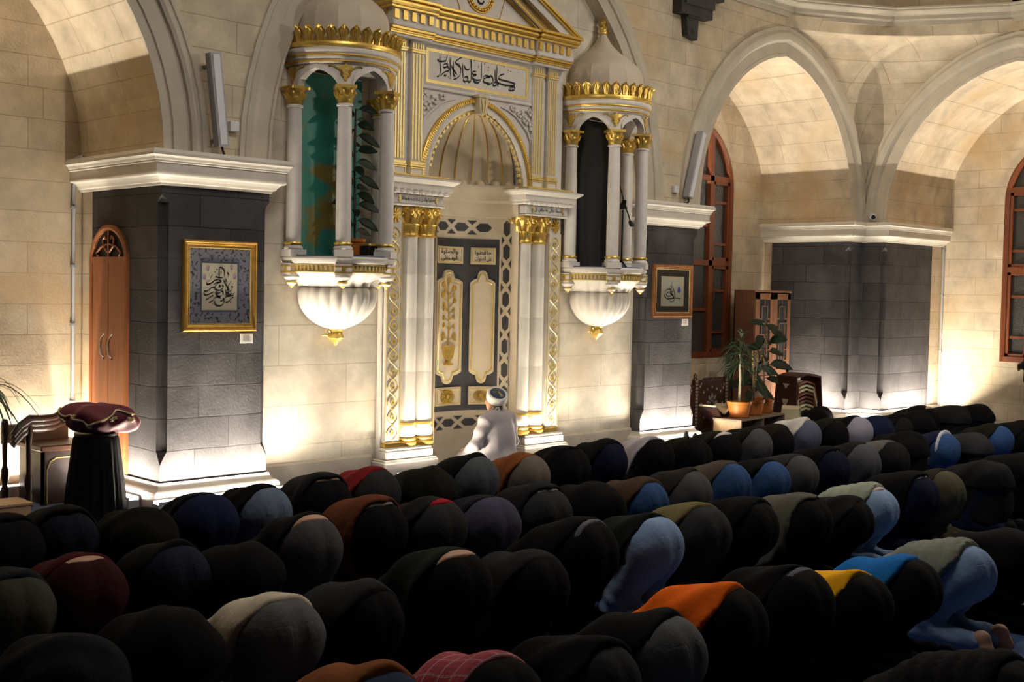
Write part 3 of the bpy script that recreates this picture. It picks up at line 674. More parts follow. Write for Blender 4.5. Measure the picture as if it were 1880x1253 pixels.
# ---- upper storey (set a little to the left of the lower order, as built)
MB.shift = lambda p: (XC+1.285-(XC+1.285-p[0])*1.026, p[1], p[2])
YU = 10.50
m = MB(); NA = []; na, ne, nz0, nrise = .745, .0, 3.40, .86
R = (na*na+nrise*nrise)/(2*na); e_ = R-na
def narch(add=0.0, n=16):
    r = R+add; za = sqrt(max(r*r-e_*e_, 0)); a1 = math.atan2(za, e_)
    L = [(XC+e_-r*cos(a1*i/n), nz0+r*sin(a1*i/n), -cos(a1*i/n), sin(a1*i/n)) for i in range(n+1)]; L[-1] = (XC, nz0+za, 0, 1)
    return L+[(2*XC-u, z, -nu, nz) for u, z, nu, nz in reversed(L[:-1])]
NA = narch()
poly = [(XC-1.42, 3.39), (XC-na, 3.39)]+[(p[0], p[1]) for p in NA]+[(XC+na, 3.39), (XC+1.42, 3.39), (XC+1.42, 5.0), (XC-1.42, 5.0)]
m.flat([poly], lambda a, b: (a, YU, b)); m.strip([(p[0], YU, p[1]) for p in NA], [(p[0], YU+.12, p[1]) for p in NA])
for sg in (-1, 1): m.add([(XC+sg*1.42, YU, 3.39), (XC+sg*1.42, YR, 3.39), (XC+sg*1.42, YR, 5), (XC+sg*1.42, YU, 5)], [(0, 1, 2, 3)])
m.build('upper_wall', MARBLE_S, mih)
fu = lambda u, v, p: (u, YU-p, v)
m = MB(); m.band(NA, [(-.0, 0), (0, .02), (.02, .028), (.045, .012), (.075, .012), (.08, .02)], fu); ar = m.build('arch_band', MARBLE, mih, smooth=30)
g = MB(); m2 = narch(.075); m2 = m2; g.band(m2, [(0, .0), (0, .03), (.012, .04), (.04, .04), (.052, .03), (.055, 0)], fu)
for i in range(0, len(m2)-1):
    for q in (0, .33, .66):
        u = m2[i][0]+(m2[i+1][0]-m2[i][0])*q; v = m2[i][1]+(m2[i+1][1]-m2[i][1])*q
        nu, nv = m2[i][2], m2[i][3]; g.obox((u+nu*.026, YU-.044, v+nv*.026), (nu, 0, nv), (0, 1, 0), (-nv, 0, nu), .018, .006, .007)
g.build('gold_roll', GOLD, ar)
g = MB(); ix = narch(-.012)
g.tube([fu(u, v, -.02) for u, v, a, b in ix], .009, 5)
for i in range(2, len(ix)-1):
    u, v, nu, nv = ix[i]; g.obox((u-nu*.02, YU+.02, v-nv*.02), (nu, 0, nv), (0, 1, 0), (-nv, 0, nu), .014, .02, .018)
g.build('gold_bead', GOLDL, ar)
m = MB(); m.prism([(XC-.075, 4.40), (XC+.075, 4.40), (XC+.05, 4.20), (XC-.05, 4.20)], lambda a, b: (a, YU-.10, b), lambda a, b: (a, YU, b)); m.bbox(XC-.09, XC+.09, YU-.115, YU, 4.385, 4.42, .006); k = m.build('keystone', CREAM, mih)
g = MB()
for dx in (-.03, .03): g.tube([(XC+dx, YU-.105, 4.37), (XC+dx*.8, YU-.11, 4.29), (XC+dx*.5, YU-.105, 4.215)], .008, 5)
g.build('gold_fluting', GOLDL, k)
# fluted conch: half dome whose ribs run from a hub near the crown down to the springing
m = MB(); g = MB(); nt, nv = 120, 18; vs = []
def conch(t, q, dr=0.0):
    # t: -pi/2..pi/2 across, q: 0 springing .. 1 crown
    r = cos(q*pi/2)**.85; z = nz0+.005+(nrise-.03)*sin(q*pi/2)
    return (XC+(na-.01-dr)*r*sin(t), YU+.1+(EB-.02-dr)*r*cos(t)-.06*q, z)
NF = 9
for j in range(nv+1):
    q = j/nv
    for i in range(nt+1):
        t = -pi/2+pi*i/nt; fl = abs(sin(NF*(t+pi/2))) ; dep = .045*(1-fl)*(1-q**3)
        vs.append(conch(t, q, dep))
m.add(vs, [(j*(nt+1)+i, j*(nt+1)+i+1, (j+1)*(nt+1)+i+1, (j+1)*(nt+1)+i) for j in range(nv) for i in range(nt)])
co = m.build('conch', CREAM, mih, smooth=70)
for i in range(1, NF):
    t = -pi/2+pi*i/NF
    g.tube([conch(t, q, .05*(1-q**3)+.002) for q in np.linspace(.06, .93, 16)], .0085, 5)
g.build('gold_rib', GOLD, co, smooth=60)
m = MB()
for i in range(NF):
    t = -pi/2+pi*(i+.5)/NF; p = conch(t, .02, .0); p2 = conch(t, .02, .05)
    bm = bmesh.new(); bmesh.ops.create_uvsphere(bm, u_segments=12, v_segments=8, radius=.070); m.bm(bm, Matrix.Translation((p[0]*.5+p2[0]*.5, p[1]*.5+p2[1]*.5, nz0+.015)))
m.build('scallop_end', CREAM, co, smooth=60)
# foliage reliefs in the spandrels
for sg in (-1, 1):
    g = MB()
    def scroll(u, v, r, turns, d0, w=.016):
        g.tube([(XC+sg*(u+r*(1-i/26)*cos(d0+turns*2*pi*i/26)), YU-.012, v+r*(1-i/26)*sin(d0+turns*2*pi*i/26)) for i in range(25)], [w*(1-.5*i/26) for i in range(25)], 5)
    main = [(.90, 3.62), (.87, 3.75), (.90, 3.88), (.84, 4.0), (.80, 4.08), (.70, 4.17), (.60, 4.25), (.46, 4.31), (.36, 4.33)]
    main = [(u*1.0, v) for u, v in main]
    g.tube([(XC+sg*u, YU-.008, v) for u, v in main], [.008, .012, .014, .016, .017, .016, .014, .011, .006], 6)
    for u, v, r, d0 in ((.87, 4.16, .06, 0), (.77, 4.22, .055, 2), (.88, 4.02, .045, 1), (.68, 4.29, .05, 3), (.91, 3.90, .035, .5), (.56, 4.34, .04, 2.5), (.93, 4.27, .05, 4), (.82, 4.32, .045, 5)):
        scroll(u, v, r, 1.2, d0)
        for k in range(4):
            a = d0+k*1.4; L = r*1.25; P = [(u+cos(a)*L*t-sin(a)*L*.3*q, v+sin(a)*L*t+cos(a)*L*.3*q) for t, q in ((.2, 0), (.5, 1), (1, 0), (.5, -1))]
            g.prism(P, lambda a, b: (XC+sg*a, YU, b), lambda a, b: (XC+sg*a, YU-.03, b))
    g.build('foliage_relief', MARBLE_S, mih, smooth=50)
# inscription panel
px0, px1, pz0, pz1 = XC-.87, XC+.87, 4.40, 4.93
m = MB(); fr = [(px0, pz0), (px1, pz0), (px1, pz1), (px0, pz1)]
def rect_band(m, x0, x1, z0, z1, prof, f):
    P = [(x0, z0, .7071*-1, -.7071), (x1, z0, .7071, -.7071), (x1, z1, .7071, .7071), (x0, z1, -.7071, .7071), (x0, z0, -.7071, -.7071)]
    m.band([(u, v, nu*1.4142, nv*1.4142) for u, v, nu, nv in P], prof, f, cap=False)
rect_band(m, px0, px1, pz0, pz1, [(0, 0), (0, .02), (-.012, .024), (-.03, .012), (-.045, .012), (-.055, .018), (-.07, .006), (-.07, 0)], fu); pn = m.build('inscription_frame', MARBLE_S, mih)
g = MB(); rect_band(g, px0+.07, px1-.07, pz0+.07, pz1-.07, [(0, .002), (0, .012), (-.035, .012), (-.04, .004)], fu); g.build('gold_border', GOLDL, pn)
m = MB(); m.box(px0+.105, px1-.105, YU-.006, YU, pz0+.105, pz1-.105); m.build('inscription_field', MARBLE, pn)
#CALLIG#
# pilasters
for sg in (-1, 1):
    for a, b_ in ((.845, 1.045), (1.10, 1.285)):
        x0, x1 = sorted((XC+sg*a, XC+sg*b_)); y = YU-.055
        m = MB(); m.bbox(x0, x1, y, YU, 3.40, 3.50, .006); m.bbox(x0+.015, x1-.015, y+.012, YU, 3.5, 4.90, .004); p = m.build('pilaster', MARBLE_S, mih)
        g = MB(); k = 4
        for i in range(k):
            u = x0+.037+(x1-x0-.074)*i/(k-1); g.box(u-.009, u+.009, y+.004, y+.02, 3.58, 4.75)
        g.bbox(x0-.004, x1+.004, y-.012, YU, 3.50, 3.525, .004); g.bbox(x0+.004, x1-.004, y-.004, YU, 3.525, 3.56, .004); g.bbox(x0+.004, x1-.004, y-.006, YU, 4.765, 4.79, .004); g.bbox(x0-.002, x1+.002, y-.012, YU, 4.79, 4.81, .004)
        for i in range(5): u = x0+.03+(x1-x0-.06)*i/4; g.box(u-.008, u+.008, y+.002, YU, 4.81, 4.87)
        rect_band(g, x0+.006, x1-.006, 3.408, 3.495, [(0, .056), (0, .064), (-.012, .064), (-.014, .056)], fu)
        g.build('gold_fluting', GOLDL, p)
# entablature and pediment
m = MB(); g = MB(); xa, xb = XC-1.40, XC+1.40
segs = [(xa-.0, XC-.80, 10.385), (XC-.80, XC+.80, 10.435), (XC+.80, xb, 10.385)]
for x0, x1, y in segs:
    e0 = .0 if x0 > xa else 0
    m.box(x0, x1, y, YR, 4.90, 4.945); g.bbox(x0-.005, x1+.005, y-.03, YR, 4.945, 4.965, .004); g.bbox(x0-.005, x1+.005, y-.055, YR, 4.965, 4.995, .006); g.bbox(x0, x1, y-.02, YR, 4.925, 4.945, .003)
    m.bbox(x0-.01, x1+.01, y-.075, YR, 4.995, 5.05, .012); m.box(x0, x1, y-.05, YR, 5.05, 5.175)
    n = max(3, int((x1-x0)/.105)); w = (x1-x0)/n
    for i in range(n):
        g.box(x0+w*(i+.08), x0+w*(i+.58), y-.075, y-.04, 5.065, 5.16)
    ex = .05 if (x0 == xa or x1 == xb) else 0
    g.bbox(x0-(ex if x0 == xa else .003), x1+(ex if x1 == xb else .003), y-.10, YR, 5.175, 5.205, .004); g.bbox(x0-(ex+.03 if x0 == xa else .003), x1+(ex+.03 if x1 == xb else .003), y-.135, YR, 5.205, 5.265, .02); g.bbox(x0-(ex+.05 if x0 == xa else .003), x1+(ex+.05 if x1 == xb else .003), y-.15, YR, 5.265, 5.30, .006)
en = m.build('entablature', MARBLE_S, mih); g.build('gold_moulding', GOLD, en)
ap = 6.12
m = MB(); m.prism([(xa, 5.29), (xb, 5.29), (XC, ap)], lambda a, b: (a, YU+.0, b), lambda a, b: (a, YR, b)); ty = m.build('tympanum', MARBLE_S, mih)
for sg in (-1, 1):
    A = Vector((XC+sg*1.50, 0, 5.30)); B = Vector((XC, 0, 6.10)); d = (B-A).normalized(); nrm = Vector((-d.z*1, 0, d.x)); nrm = nrm if nrm.z > 0 else -nrm
    def rake(m, o0, o1, y0): 
        P = [A+nrm*o0, B+nrm*o0+Vector((0, 0, abs(o0)*.2 if o0 < 0 else 0)), B+nrm*o1, A+nrm*o1]
        m.prism([(p.x, p.z) for p in P], lambda a, b: (a, y0, b), lambda a, b: (a, YR, b))
    g = MB(); rake(g, -.26, -.235, 10.45); rake(g, -.225, -.16, 10.42); rake(g, -.15, -.135, 10.40); rake(g, -.01, .02, 10.28); rake(g, -.035, -.01, 10.30); g.build('raking_gold', GOLD, ty)
    m = MB(); rake(m, -.235, -.135, 10.43); rake(m, -.135, -.035, 10.33); m.build('raking_cornice', MARBLE_S, ty)
    g = MB(); P = [(XC+sg*.30, 5.345), (XC+sg*.98, 5.345), (XC+sg*.42, 5.67)]
    g.tube([(a, YU-.004, b) for a, b in P], .012, 6, closed=True); g.build('gold_triangle', GOLDL, ty)
g = MB(); cz = 5.60
for i in range(26):
    a = 2*pi*i/26; bm = bmesh.new(); bmesh.ops.create_icosphere(bm, subdivisions=1, radius=.026); g.bm(bm, Matrix.Translation((XC+.185*cos(a), YU-.012, cz+.185*sin(a))))
for r in (.158, .212): g.tube([(XC+r*cos(2*pi*i/32), YU-.01, cz+r*sin(2*pi*i/32)) for i in range(32)], .009, 6, closed=True)
g.build('medallion_wreath', GOLD, ty, smooth=60)
m = MB(); m.tube([(XC, YU+.01, cz), (XC, YU-.008, cz)], .155, 28); md = m.build('medallion', MARBLE, ty)


MB.shift = None
# ------------------------------------------------------------------ balcony pulpits left and right of the mihrab
PX, PY = 7.72, 10.44
pul = empty('balcony_pulpit', (PX, PY, 2.45), 'marble and gold balcony pulpit with green curtain and potted plant, left of the mihrab', 'pulpit', 'balcony pulpits flanking the mihrab')
pol = lambda ph, r, z, c=(PX, PY): (c[0]+r*sin(ph), c[1]-r*cos(ph), z)     # ph measured from the room side
c2 = (PX, PY); am = lambda ph: ph-pi/2                                    # lathe angle of ph
HA = pi/2+.22                                                             # half extent round the drum
PHC = [radians(a) for a in (-90, -30, 30, 90)]
# floor slab with dentils and corner blocks
hexa = lambda r: [pol(radians(a), r, 0)[:2] for a in (-105, -90, -60, -30, 0, 30, 60, 90, 105)]
m = MB(); m.lathe([(0, 2.375), (.60, 2.375), (.625, 2.385), (.635, 2.41), (.635, 2.43), (.62, 2.45), (0, 2.45)], c2, 48, am(-HA), am(HA)); s = m.build('floor_slab', MARBLE, pul, smooth=30)
m = MB(); m.lathe([(.575, 2.285), (.58, 2.375)], c2, 48, am(-HA), am(HA)); m.build('dentil_band', MARBLE, s)
g = MB()
g.lathe([(.575, 2.283), (.592, 2.286), (.592, 2.296), (.578, 2.30)], c2, 48, am(-HA), am(HA)); g.lathe([(.58, 2.355), (.60, 2.358), (.60, 2.372), (.578, 2.376)], c2, 48, am(-HA), am(HA))
for i in range(46):
    ph = -HA+2*HA*(i+.5)/46
    if min(abs(ph-p) for p in PHC) < .10: continue
    d = Vector((sin(ph), -cos(ph), 0)); t = Vector((cos(ph), sin(ph), 0)); g.obox(Vector(pol(ph, .588, 2.328)), t, d, (0, 0, 1), .011, .012, .024)
g.build('gold_dentil', GOLDL, s)
for ph in PHC:
    m = MB(); g = MB()
    d = Vector((sin(ph), -cos(ph), 0)); t = Vector((cos(ph), sin(ph), 0)); p = Vector(pol(ph, .565, 0))
    m.obox(p+Vector((0, 0, 2.315)), t, d, (0, 0, 1), .085, .075, .06)
    m.lathe([(.075, 2.255), (.085, 2.235), (.07, 2.215), (.05, 2.20), (.045, 2.185), (.055, 2.175), (.03, 2.15), (.0, 2.14)], (p.x, p.y), 14)
    for zz in (2.285, 2.345): g.obox(p+Vector((0, 0, zz)), t, d, (0, 0, 1), .088, .078, .008)
    g.obox(p+Vector((0, 0, 2.315))+d*.076, t, d, (0, 0, 1), .022, .004, .022); g.lathe([(.057, 2.172), (.06, 2.18), (.05, 2.19)], (p.x, p.y), 14); g.lathe([(.032, 2.150), (.02, 2.135), (0, 2.12)], (p.x, p.y), 10)
    b = m.build('corner_block', MARBLE, s, smooth=35); g.build('gold_trim', GOLD, b)
# scalloped bowl below, with gilded drop
m = MB(); NB = 22
m.lathe([(.575, 2.285), (.56, 2.262), (.50, 2.225), (.455, 2.19), (.435, 2.165), (.43, 2.145)], c2, 176, am(-HA), am(HA), mod=lambda a, i: 1-(.045*(1-abs(sin(NB/2*(a+.07))))*min(1, i/2)))
m.lathe([(.405, 2.145), (.425, 2.12), (.435, 2.07), (.432, 2.0), (.41, 1.93), (.365, 1.86), (.30, 1.795), (.22, 1.745), (.14, 1.71), (.085, 1.69)], c2, 176, am(-HA), am(HA), mod=lambda a, i: 1-.055*(1-abs(sin(NB/2*(a+.07))))**1.0)
bw = m.build('scalloped_bowl', MARBLE, pul, smooth=50)
g = MB(); g.lathe([(.0, 1.695), (.09, 1.695), (.095, 1.685), (.075, 1.67), (.075, 1.64), (.085, 1.625), (.092, 1.60), (.07, 1.575), (.04, 1.56), (.028, 1.545), (.015, 1.525), (0, 1.51)], c2, 24); g.build('gold_drop', GOLD, bw, smooth=45)
g = MB(); q = Vector((PX-.10, PY-.02, 1.65)); g.tube([q+Vector((-.03*cos(a)-.01, 0, .035*sin(a))) for a in np.linspace(0, 5, 12)], .012, 6); g.bbox(PX-.16, PX-.08, PY-.01, PY+.03, 1.62, 1.64); g.build('wall_bracket', GOLDL, bw)
# columns
for ph in PHC:
    p = pol(ph, .55, 0); cc = (p[0], p[1]); R = .078
    m = MB(); m.lathe([(R, 2.58), (R+.001, 2.9), (R-.002, 3.5), (R-.008, 3.96), (R+.006, 3.965), (R+.008, 3.98), (R-.004, 3.99)], cc, 24); c = m.build('column', MARBLE_S, pul, smooth=40)
    d = Vector((sin(ph), -cos(ph), 0)); t = Vector((cos(ph), sin(ph), 0)); m = MB(); m.obox(Vector((p[0], p[1], 2.48)), t, d, (0, 0, 1), .095, .095, .035); m.lathe([(.095, 2.515), (.10, 2.53), (.092, 2.548), (R+.006, 2.556), (R, 2.58)], cc, 24); m.build('column_base', MARBLE_S, c, smooth=35)
    g = MB(); g.lathe([(R, 2.562), (R+.016, 2.568), (R+.02, 2.58), (R+.014, 2.592), (R, 2.597)], cc, 24); g.build('gold_ring', GOLD, c, smooth=40)
    g = MB(); g.lathe([(R-.006, 3.99), (R, 4.0), (R+.002, 4.03), (R+.014, 4.062), (R+.003, 4.07), (R+.008, 4.10), (R+.026, 4.135), (R+.03, 4.145)], cc, 40, mod=lambda a, i: 1+(.05*cos(10*a) if i in (2, 3) else .06*cos(5*a) if i in (5, 6) else 0))
    for i in range(8):
        a = 2*pi*i/8; dd = Vector((cos(a), sin(a), 0)); o = Vector((p[0], p[1], 0))
        g.tube([o+dd*(R)+Vector((0, 0, 4.05)), o+dd*(R+.018)+Vector((0, 0, 4.09)), o+dd*(R+.036)+Vector((0, 0, 4.11)), o+dd*(R+.034)+Vector((0, 0, 4.092))], [.02, .017, .012, .007], 5)
    g.obox(Vector((p[0], p[1], 4.158)), t, d, (0, 0, 1), R+.03, R+.03, .014); g.build('capital', GOLD, c, smooth=50)
# arcade drum: pointed arches between the columns
def zarch(ph, zap=4.345, zsp=4.17):
    k = min(range(3), key=lambda i: abs(ph-(PHC[i]+PHC[i+1])/2)); c = (PHC[k]+PHC[k+1])/2; hw = radians(30)-.14
    u = abs(ph-c)/hw
    if u >= 1 or abs(ph) > PHC[3]: return zsp
    return zsp+(zap-zsp)*(sqrt(max(0, 1-u**2.0))*.62+.38*(1-u))
m = MB(); n = 150; PHS = [-HA+2*HA*i/n for i in range(n+1)]
fo = [pol(ph, .575, zarch(ph)) for ph in PHS]; fi = [pol(ph, .50, zarch(ph)) for ph in PHS]; to = [pol(ph, .575, 4.40) for ph in PHS]; ti = [pol(ph, .50, 4.40) for ph in PHS]
m.strip(fo, to); m.strip(fi, fo); m.strip(ti, fi); m.lathe([(0, 4.395), (.58, 4.395)], c2, 40, am(-HA), am(HA)); dr = m.build('arcade_drum', MARBLE_S, pul, smooth=40)
m = MB()
for k in range(3):
    c = (PHC[k]+PHC[k+1])/2; hw = radians(30)-.14; qs = [c-hw+2*hw*i/30 for i in range(31)]
    for a0, a1, rr in ((-.012, .022, .588), (.022, .045, .583)):
        zz = lambda q: zarch(c+(q-c)*.999)
        A = [pol(q, rr, zz(q)+a0+.012) for q in qs]; B = [pol(c+(q-c)*(1+.04), rr, zz(q)+a1+.02) for q in qs]; m.strip(A, B); m.strip(B, [pol(c+(q-c)*1.04, .574, zz(q)+a1+.02) for q in qs]); m.strip([pol(q, .57, zz(q)+a0+.012) for q in qs], A)
m.build('arch_trim', MARBLE_S, dr, smooth=35)
for ph in PHC:        # gilded spandrel ornaments
    g = MB(); f = lambda a, b, d: pol(ph+a/.58, .578+d, b)
    for i, (dx, z, r) in enumerate(((0, 4.335, .040), (0, 4.285, .031), (0, 4.24, .020), (-.045, 4.352, .022), (.045, 4.352, .022), (0, 4.375, .016))):
        for k in range(5):
            a = 2*pi*k/5; g.prism([(dx+r*.55*cos(a)+r*.5*cos(2*pi*j/7), z+r*.55*sin(a)+r*.55*sin(2*pi*j/7)) for j in range(7)], lambda a, b: f(a, b, -.005), lambda a, b: f(a, b, .012))
    for sg in (-1, 1):
        g.tube([f(sg*u, v, .006) for u, v in ((.03, 4.30), (.055, 4.325), (.085, 4.345), (.12, 4.365), (.16, 4.37), (.175, 4.36), (.165, 4.35))], [.010, .010, .009, .008, .007, .006, .005], 5)
        g.tube([f(sg*u, v, .006) for u, v in ((.02, 4.25), (.04, 4.275), (.055, 4.30))], .008, 5)
    g.build('gold_spandrel', GOLD, dr)
# cornice: white and gilded mouldings
m = MB(); m.lathe([(.57, 4.385), (.59, 4.39), (.60, 4.405), (.60, 4.42), (.615, 4.435), (.622, 4.455), (.622, 4.475), (.632, 4.49), (.645, 4.505), (.648, 4.53), (.645, 4.545), (.64, 4.55), (0, 4.552)], c2, 64, am(-HA), am(HA)); cn = m.build('cornice', MARBLE, pul, smooth=35)
g = MB()
for r, z, w in ((.604, 4.412, .011), (.628, 4.472, .013)): g.lathe([(r-.01, z-w), (r+.008, z-w*.7), (r+.012, z), (r+.008, z+w*.7), (r-.01, z+w)], c2, 64, am(-HA), am(HA))
g.lathe([(.642, 4.545), (.655, 4.55), (.66, 4.575), (.65, 4.60), (.63, 4.605), (.60, 4.605)], c2, 64, am(-HA), am(HA)); g.build('gold_band', GOLD, cn, smooth=40)
# crown of palmette leaves
g = MB(); NL = 19
for i in range(NL):
    ph = -HA+.06+(2*HA-.12)*i/(NL-1); w = .052
    f = lambda u, v, d: pol(ph+u/.60, .60+d+.35*max(0, v)**2*0+.03*max(0, v-.06)/.1, 4.60+v)
    out = [(-.052, 0), (-.046, .02), (-.040, .05), (-.056, .085), (-.054, .115), (-.033, .14), (0, .165), (.033, .14), (.054, .115), (.056, .085), (.040, .05), (.046, .02), (.052, 0)]
    g.prism(out, lambda a, b: f(a, b, 0), lambda a, b: f(a, b, .02+.018*(1-abs(a)/.05)))
    for uu in (-.026, -.010, .010, .026): g.tube([f(uu*.6, 0, .03), f(uu*.8, .05, .036), f(uu*1.1, .10, .036), f(uu*.6, .135-.4*abs(uu), .032)], [.006, .007, .008, .004], 5)
    g.tube([f(-.008, .135, .035), f(0, .15, .05), f(.008, .135, .035)], .012, 5)
g.lathe([(.585, 4.60), (.60, 4.62), (.60, 4.64), (.585, 4.64)], c2, 48, am(-HA), am(HA)); g.build('palmette_crown', GOLD, pul, smooth=45)
# faceted ogee dome with finial
m = MB(); m.lathe([(.54, 4.60), (.535, 4.78), (.53, 4.88), (.51, 4.96), (.465, 5.04), (.385, 5.115), (.29, 5.18), (.205, 5.245), (.14, 5.31), (.085, 5.385), (.05, 5.45), (.035, 5.50)], c2, 14, 0, 2*pi); dm = m.build('ogee_dome', M('dome_stone', (.56, .48, .38), .7, var=.1, vs=4), pul, smooth=20)
g = MB(); g.lathe([(.06, 5.47), (.062, 5.49), (.05, 5.505), (.048, 5.53), (.06, 5.545), (.045, 5.565), (.022, 5.59), (.03, 5.605), (.044, 5.625), (.03, 5.65), (.016, 5.67), (.024, 5.69), (.036, 5.72), (.042, 5.76), (.032, 5.80), (.008, 5.84), (0, 5.845)], c2, 16); g.build('gold_finial', GOLD, dm, smooth=45)
m = MB(); m.lathe([(.0, 2.449), (.585, 2.449), (.59, 2.453), (.585, 2.462), (0, 2.462)], c2, 40, am(-HA), am(HA)); m.build('carpet_pad', CARPET, pul)
DX = 2*(XC-PX)
pul2 = clone(pul, None, 'marble and gold balcony pulpit with black curtain and microphone, right of the mihrab'); pul2.location.x += DX
# curtains hung in the pulpit doorways
def curtain(name, x0, x1, y, z0, z1, mat, label, folds, amp):
    m = MB(); n = 90; nz = 26; vs = []
    for k in range(2):
        for j in range(nz+1):
            t = j/nz; z = z0+(z1-z0)*t
            for i in range(n+1):
                u = i/n; a = amp*(.35+.65*(1-t))
                yy = y-(a*(sin(folds*2*pi*u+.8*sin(3*u+2*t))+.5*sin(folds*4.3*u+1.3+2*t))+.012*sin(7*t+4*u)*(1 if amp > .01 else .3))-(.006 if k else 0)
                vs.append((x0+(x1-x0)*u+.01*sin(5*t+3*u), yy, z))
    N = (n+1)*(nz+1); fs = []
    for k in range(2):
        for j in range(nz):
            for i in range(n): q = k*N+j*(n+1)+i; fs.append((q, q+1, q+n+2, q+n+1))
    m.add(vs, fs); r = empty(name, ((x0+x1)/2, y, z0), label, 'curtain'); m.build('curtain_cloth', mat, r, smooth=180)
    q = MB(); q.tube([(x0-.03, y, z1+.005), (x1+.03, y, z1+.005)], .014, 8); q.build('curtain_rail', CHROME, r)
CURG = M('green_silk', (.018, .19, .145), .42, var=.15, vs=2.6, col2=(.15, .125, .02), thr=.43, bump=.12, bs=14, sheen=.2)
CURB = M('black_drape', (.012, .011, .012), .7, var=.3, vs=3, bump=.1, bs=12)
curtain('doorway_curtain', 7.24, 8.08, 10.52, 2.47, 4.36, CURG, 'green silk curtain with gold pattern hanging in the left pulpit', 2.2, .014)
curtain('doorway_curtain', 11.42, 12.18, 10.52, 2.47, 4.36, CURB, 'plain black curtain hanging in the right pulpit', 3.4, .016)

# ---- rubber plant in a pot and small black box on the left pulpit
def leaf_mesh(m, base, d, L, W, droop=.3, up0=(0, 0, 1), curl=.12, n=7):
    """a broad leaf with thickness: base point, direction, length, width"""
    d = Vector(d).normalized(); upv = Vector(up0); side = d.cross(upv); side = side.normalized() if side.length > 1e-3 else Vector((1, 0, 0)); nn = side.cross(d).normalized()
    top = []; bot = []; b = Vector(base)
    for i in range(n+1):
        t = i/n; w = W/2*(sin(pi*min(1, t*.98+.02))**.75)*(1-.25*t); c = b+d*L*t-Vector((0, 0, droop*L*t*t))
        row = [c-side*w+nn*(curl*w), c-side*w*.5+nn*curl*w*.2, c-nn*.0, c+side*w*.5+nn*curl*w*.2, c+side*w+nn*(curl*w)]
        top.append([p+nn*.0015 for p in row]); bot.append([p-nn*.0015 for p in row])
    vs = [p[:] for r in top for p in r]+[p[:] for r in bot for p in r]; N = (n+1)*5; fs = []
    for i in range(n):
        for j in range(4): q = i*5+j; fs += [(q, q+1, q+6, q+5), (N+q, N+q+5, N+q+6, N+q+1)]
        for j in (0, 4): q = i*5+j; fs.append((q, q+5, N+q+5, N+q))
    return m.add(vs, fs)
def pot(parent, c, z0, r0, r1, h, mat, saucer=True):
    m = MB(); m.lathe([(0, z0+.01), (r0, z0+.01), (r0+(r1-r0)*.82, z0+h*.8), (r1, z0+h*.80), (r1+.004, z0+h*.82), (r1+.006, z0+h), (r1-.008, z0+h), (r1-.012, z0+h*.86), (0, z0+h*.84)], c, 32); p = m.build('plant_pot', mat, parent, smooth=35)
    s = MB(); s.lathe([(r1-.012, z0+h*.875), (0, z0+h*.88)], c, 20); s.build('soil', M('potting_soil', (.02, .013, .008), .9, var=.4, vs=60, bump=.6), p)
    if saucer: s = MB(); s.lathe([(0, z0), (r0+.012, z0), (r0+.028, z0+.022), (r0+.024, z0+.024), (r0+.008, z0+.008), (0, z0+.008)], c, 32); s.build('saucer', mat, p, smooth=35)
    return p
random.seed(3)
pc_ = (7.84, 10.30); pl = empty('potted_rubber_plant', (*pc_, 2.462), 'tall rubber plant with dark leaves in a terracotta pot on the left pulpit', 'plant')
pot(pl, pc_, 2.462, .085, .115, .19, TERRA)
m = MB(); st = [(pc_[0]+.015*sin(z*3), pc_[1]+.01*cos(z*2.5), z) for z in np.linspace(2.6, 4.02, 14)]; m.tube(st, [.013]*12+[.010, .007], 7); m.build('stem', M('dark_stem', (.05, .035, .025), .7), pl, smooth=60)
for i in range(24):
    z = 2.72+1.28*(i/23); a = i*2.4+.5; b = st[min(13, int((z-2.6)/1.42*13.9))]; L = random.uniform(.17, .25)
    d = (cos(a)*.8+.25, sin(a)*.6-.28, random.uniform(-.25, .35))
    q = MB(); q.tube([(b[0], b[1], z), (b[0]+d[0]*.04, b[1]+d[1]*.04, z+.02)], .004, 5); leaf_mesh(q, (b[0]+d[0]*.04, b[1]+d[1]*.04, z+.02), d, L, L*.52, .35, up0=(-.45, -.8, .35), curl=.12); q.build('leaf', LEAF, pl, smooth=180)
bx = empty('gilded_black_box', (7.90, 10.10, 2.462), 'small black cube box with gold lid on the left pulpit floor', 'box')
m = MB(); m.bbox(7.825, 7.97, 10.03, 10.17, 2.475, 2.575, .004); m.build('box_body', BLACK, bx)
m = MB(); m.bbox(7.82, 7.975, 10.025, 10.175, 2.575, 2.60, .004); m.bbox(7.815, 7.98, 10.02, 10.18, 2.462, 2.475, .003); m.build('gold_lid', GOLD, bx)
m = MB(); m.box(7.905, 7.935, 10.026, 10.032, 2.49, 2.55); m.build('box_label', PAPER, bx)
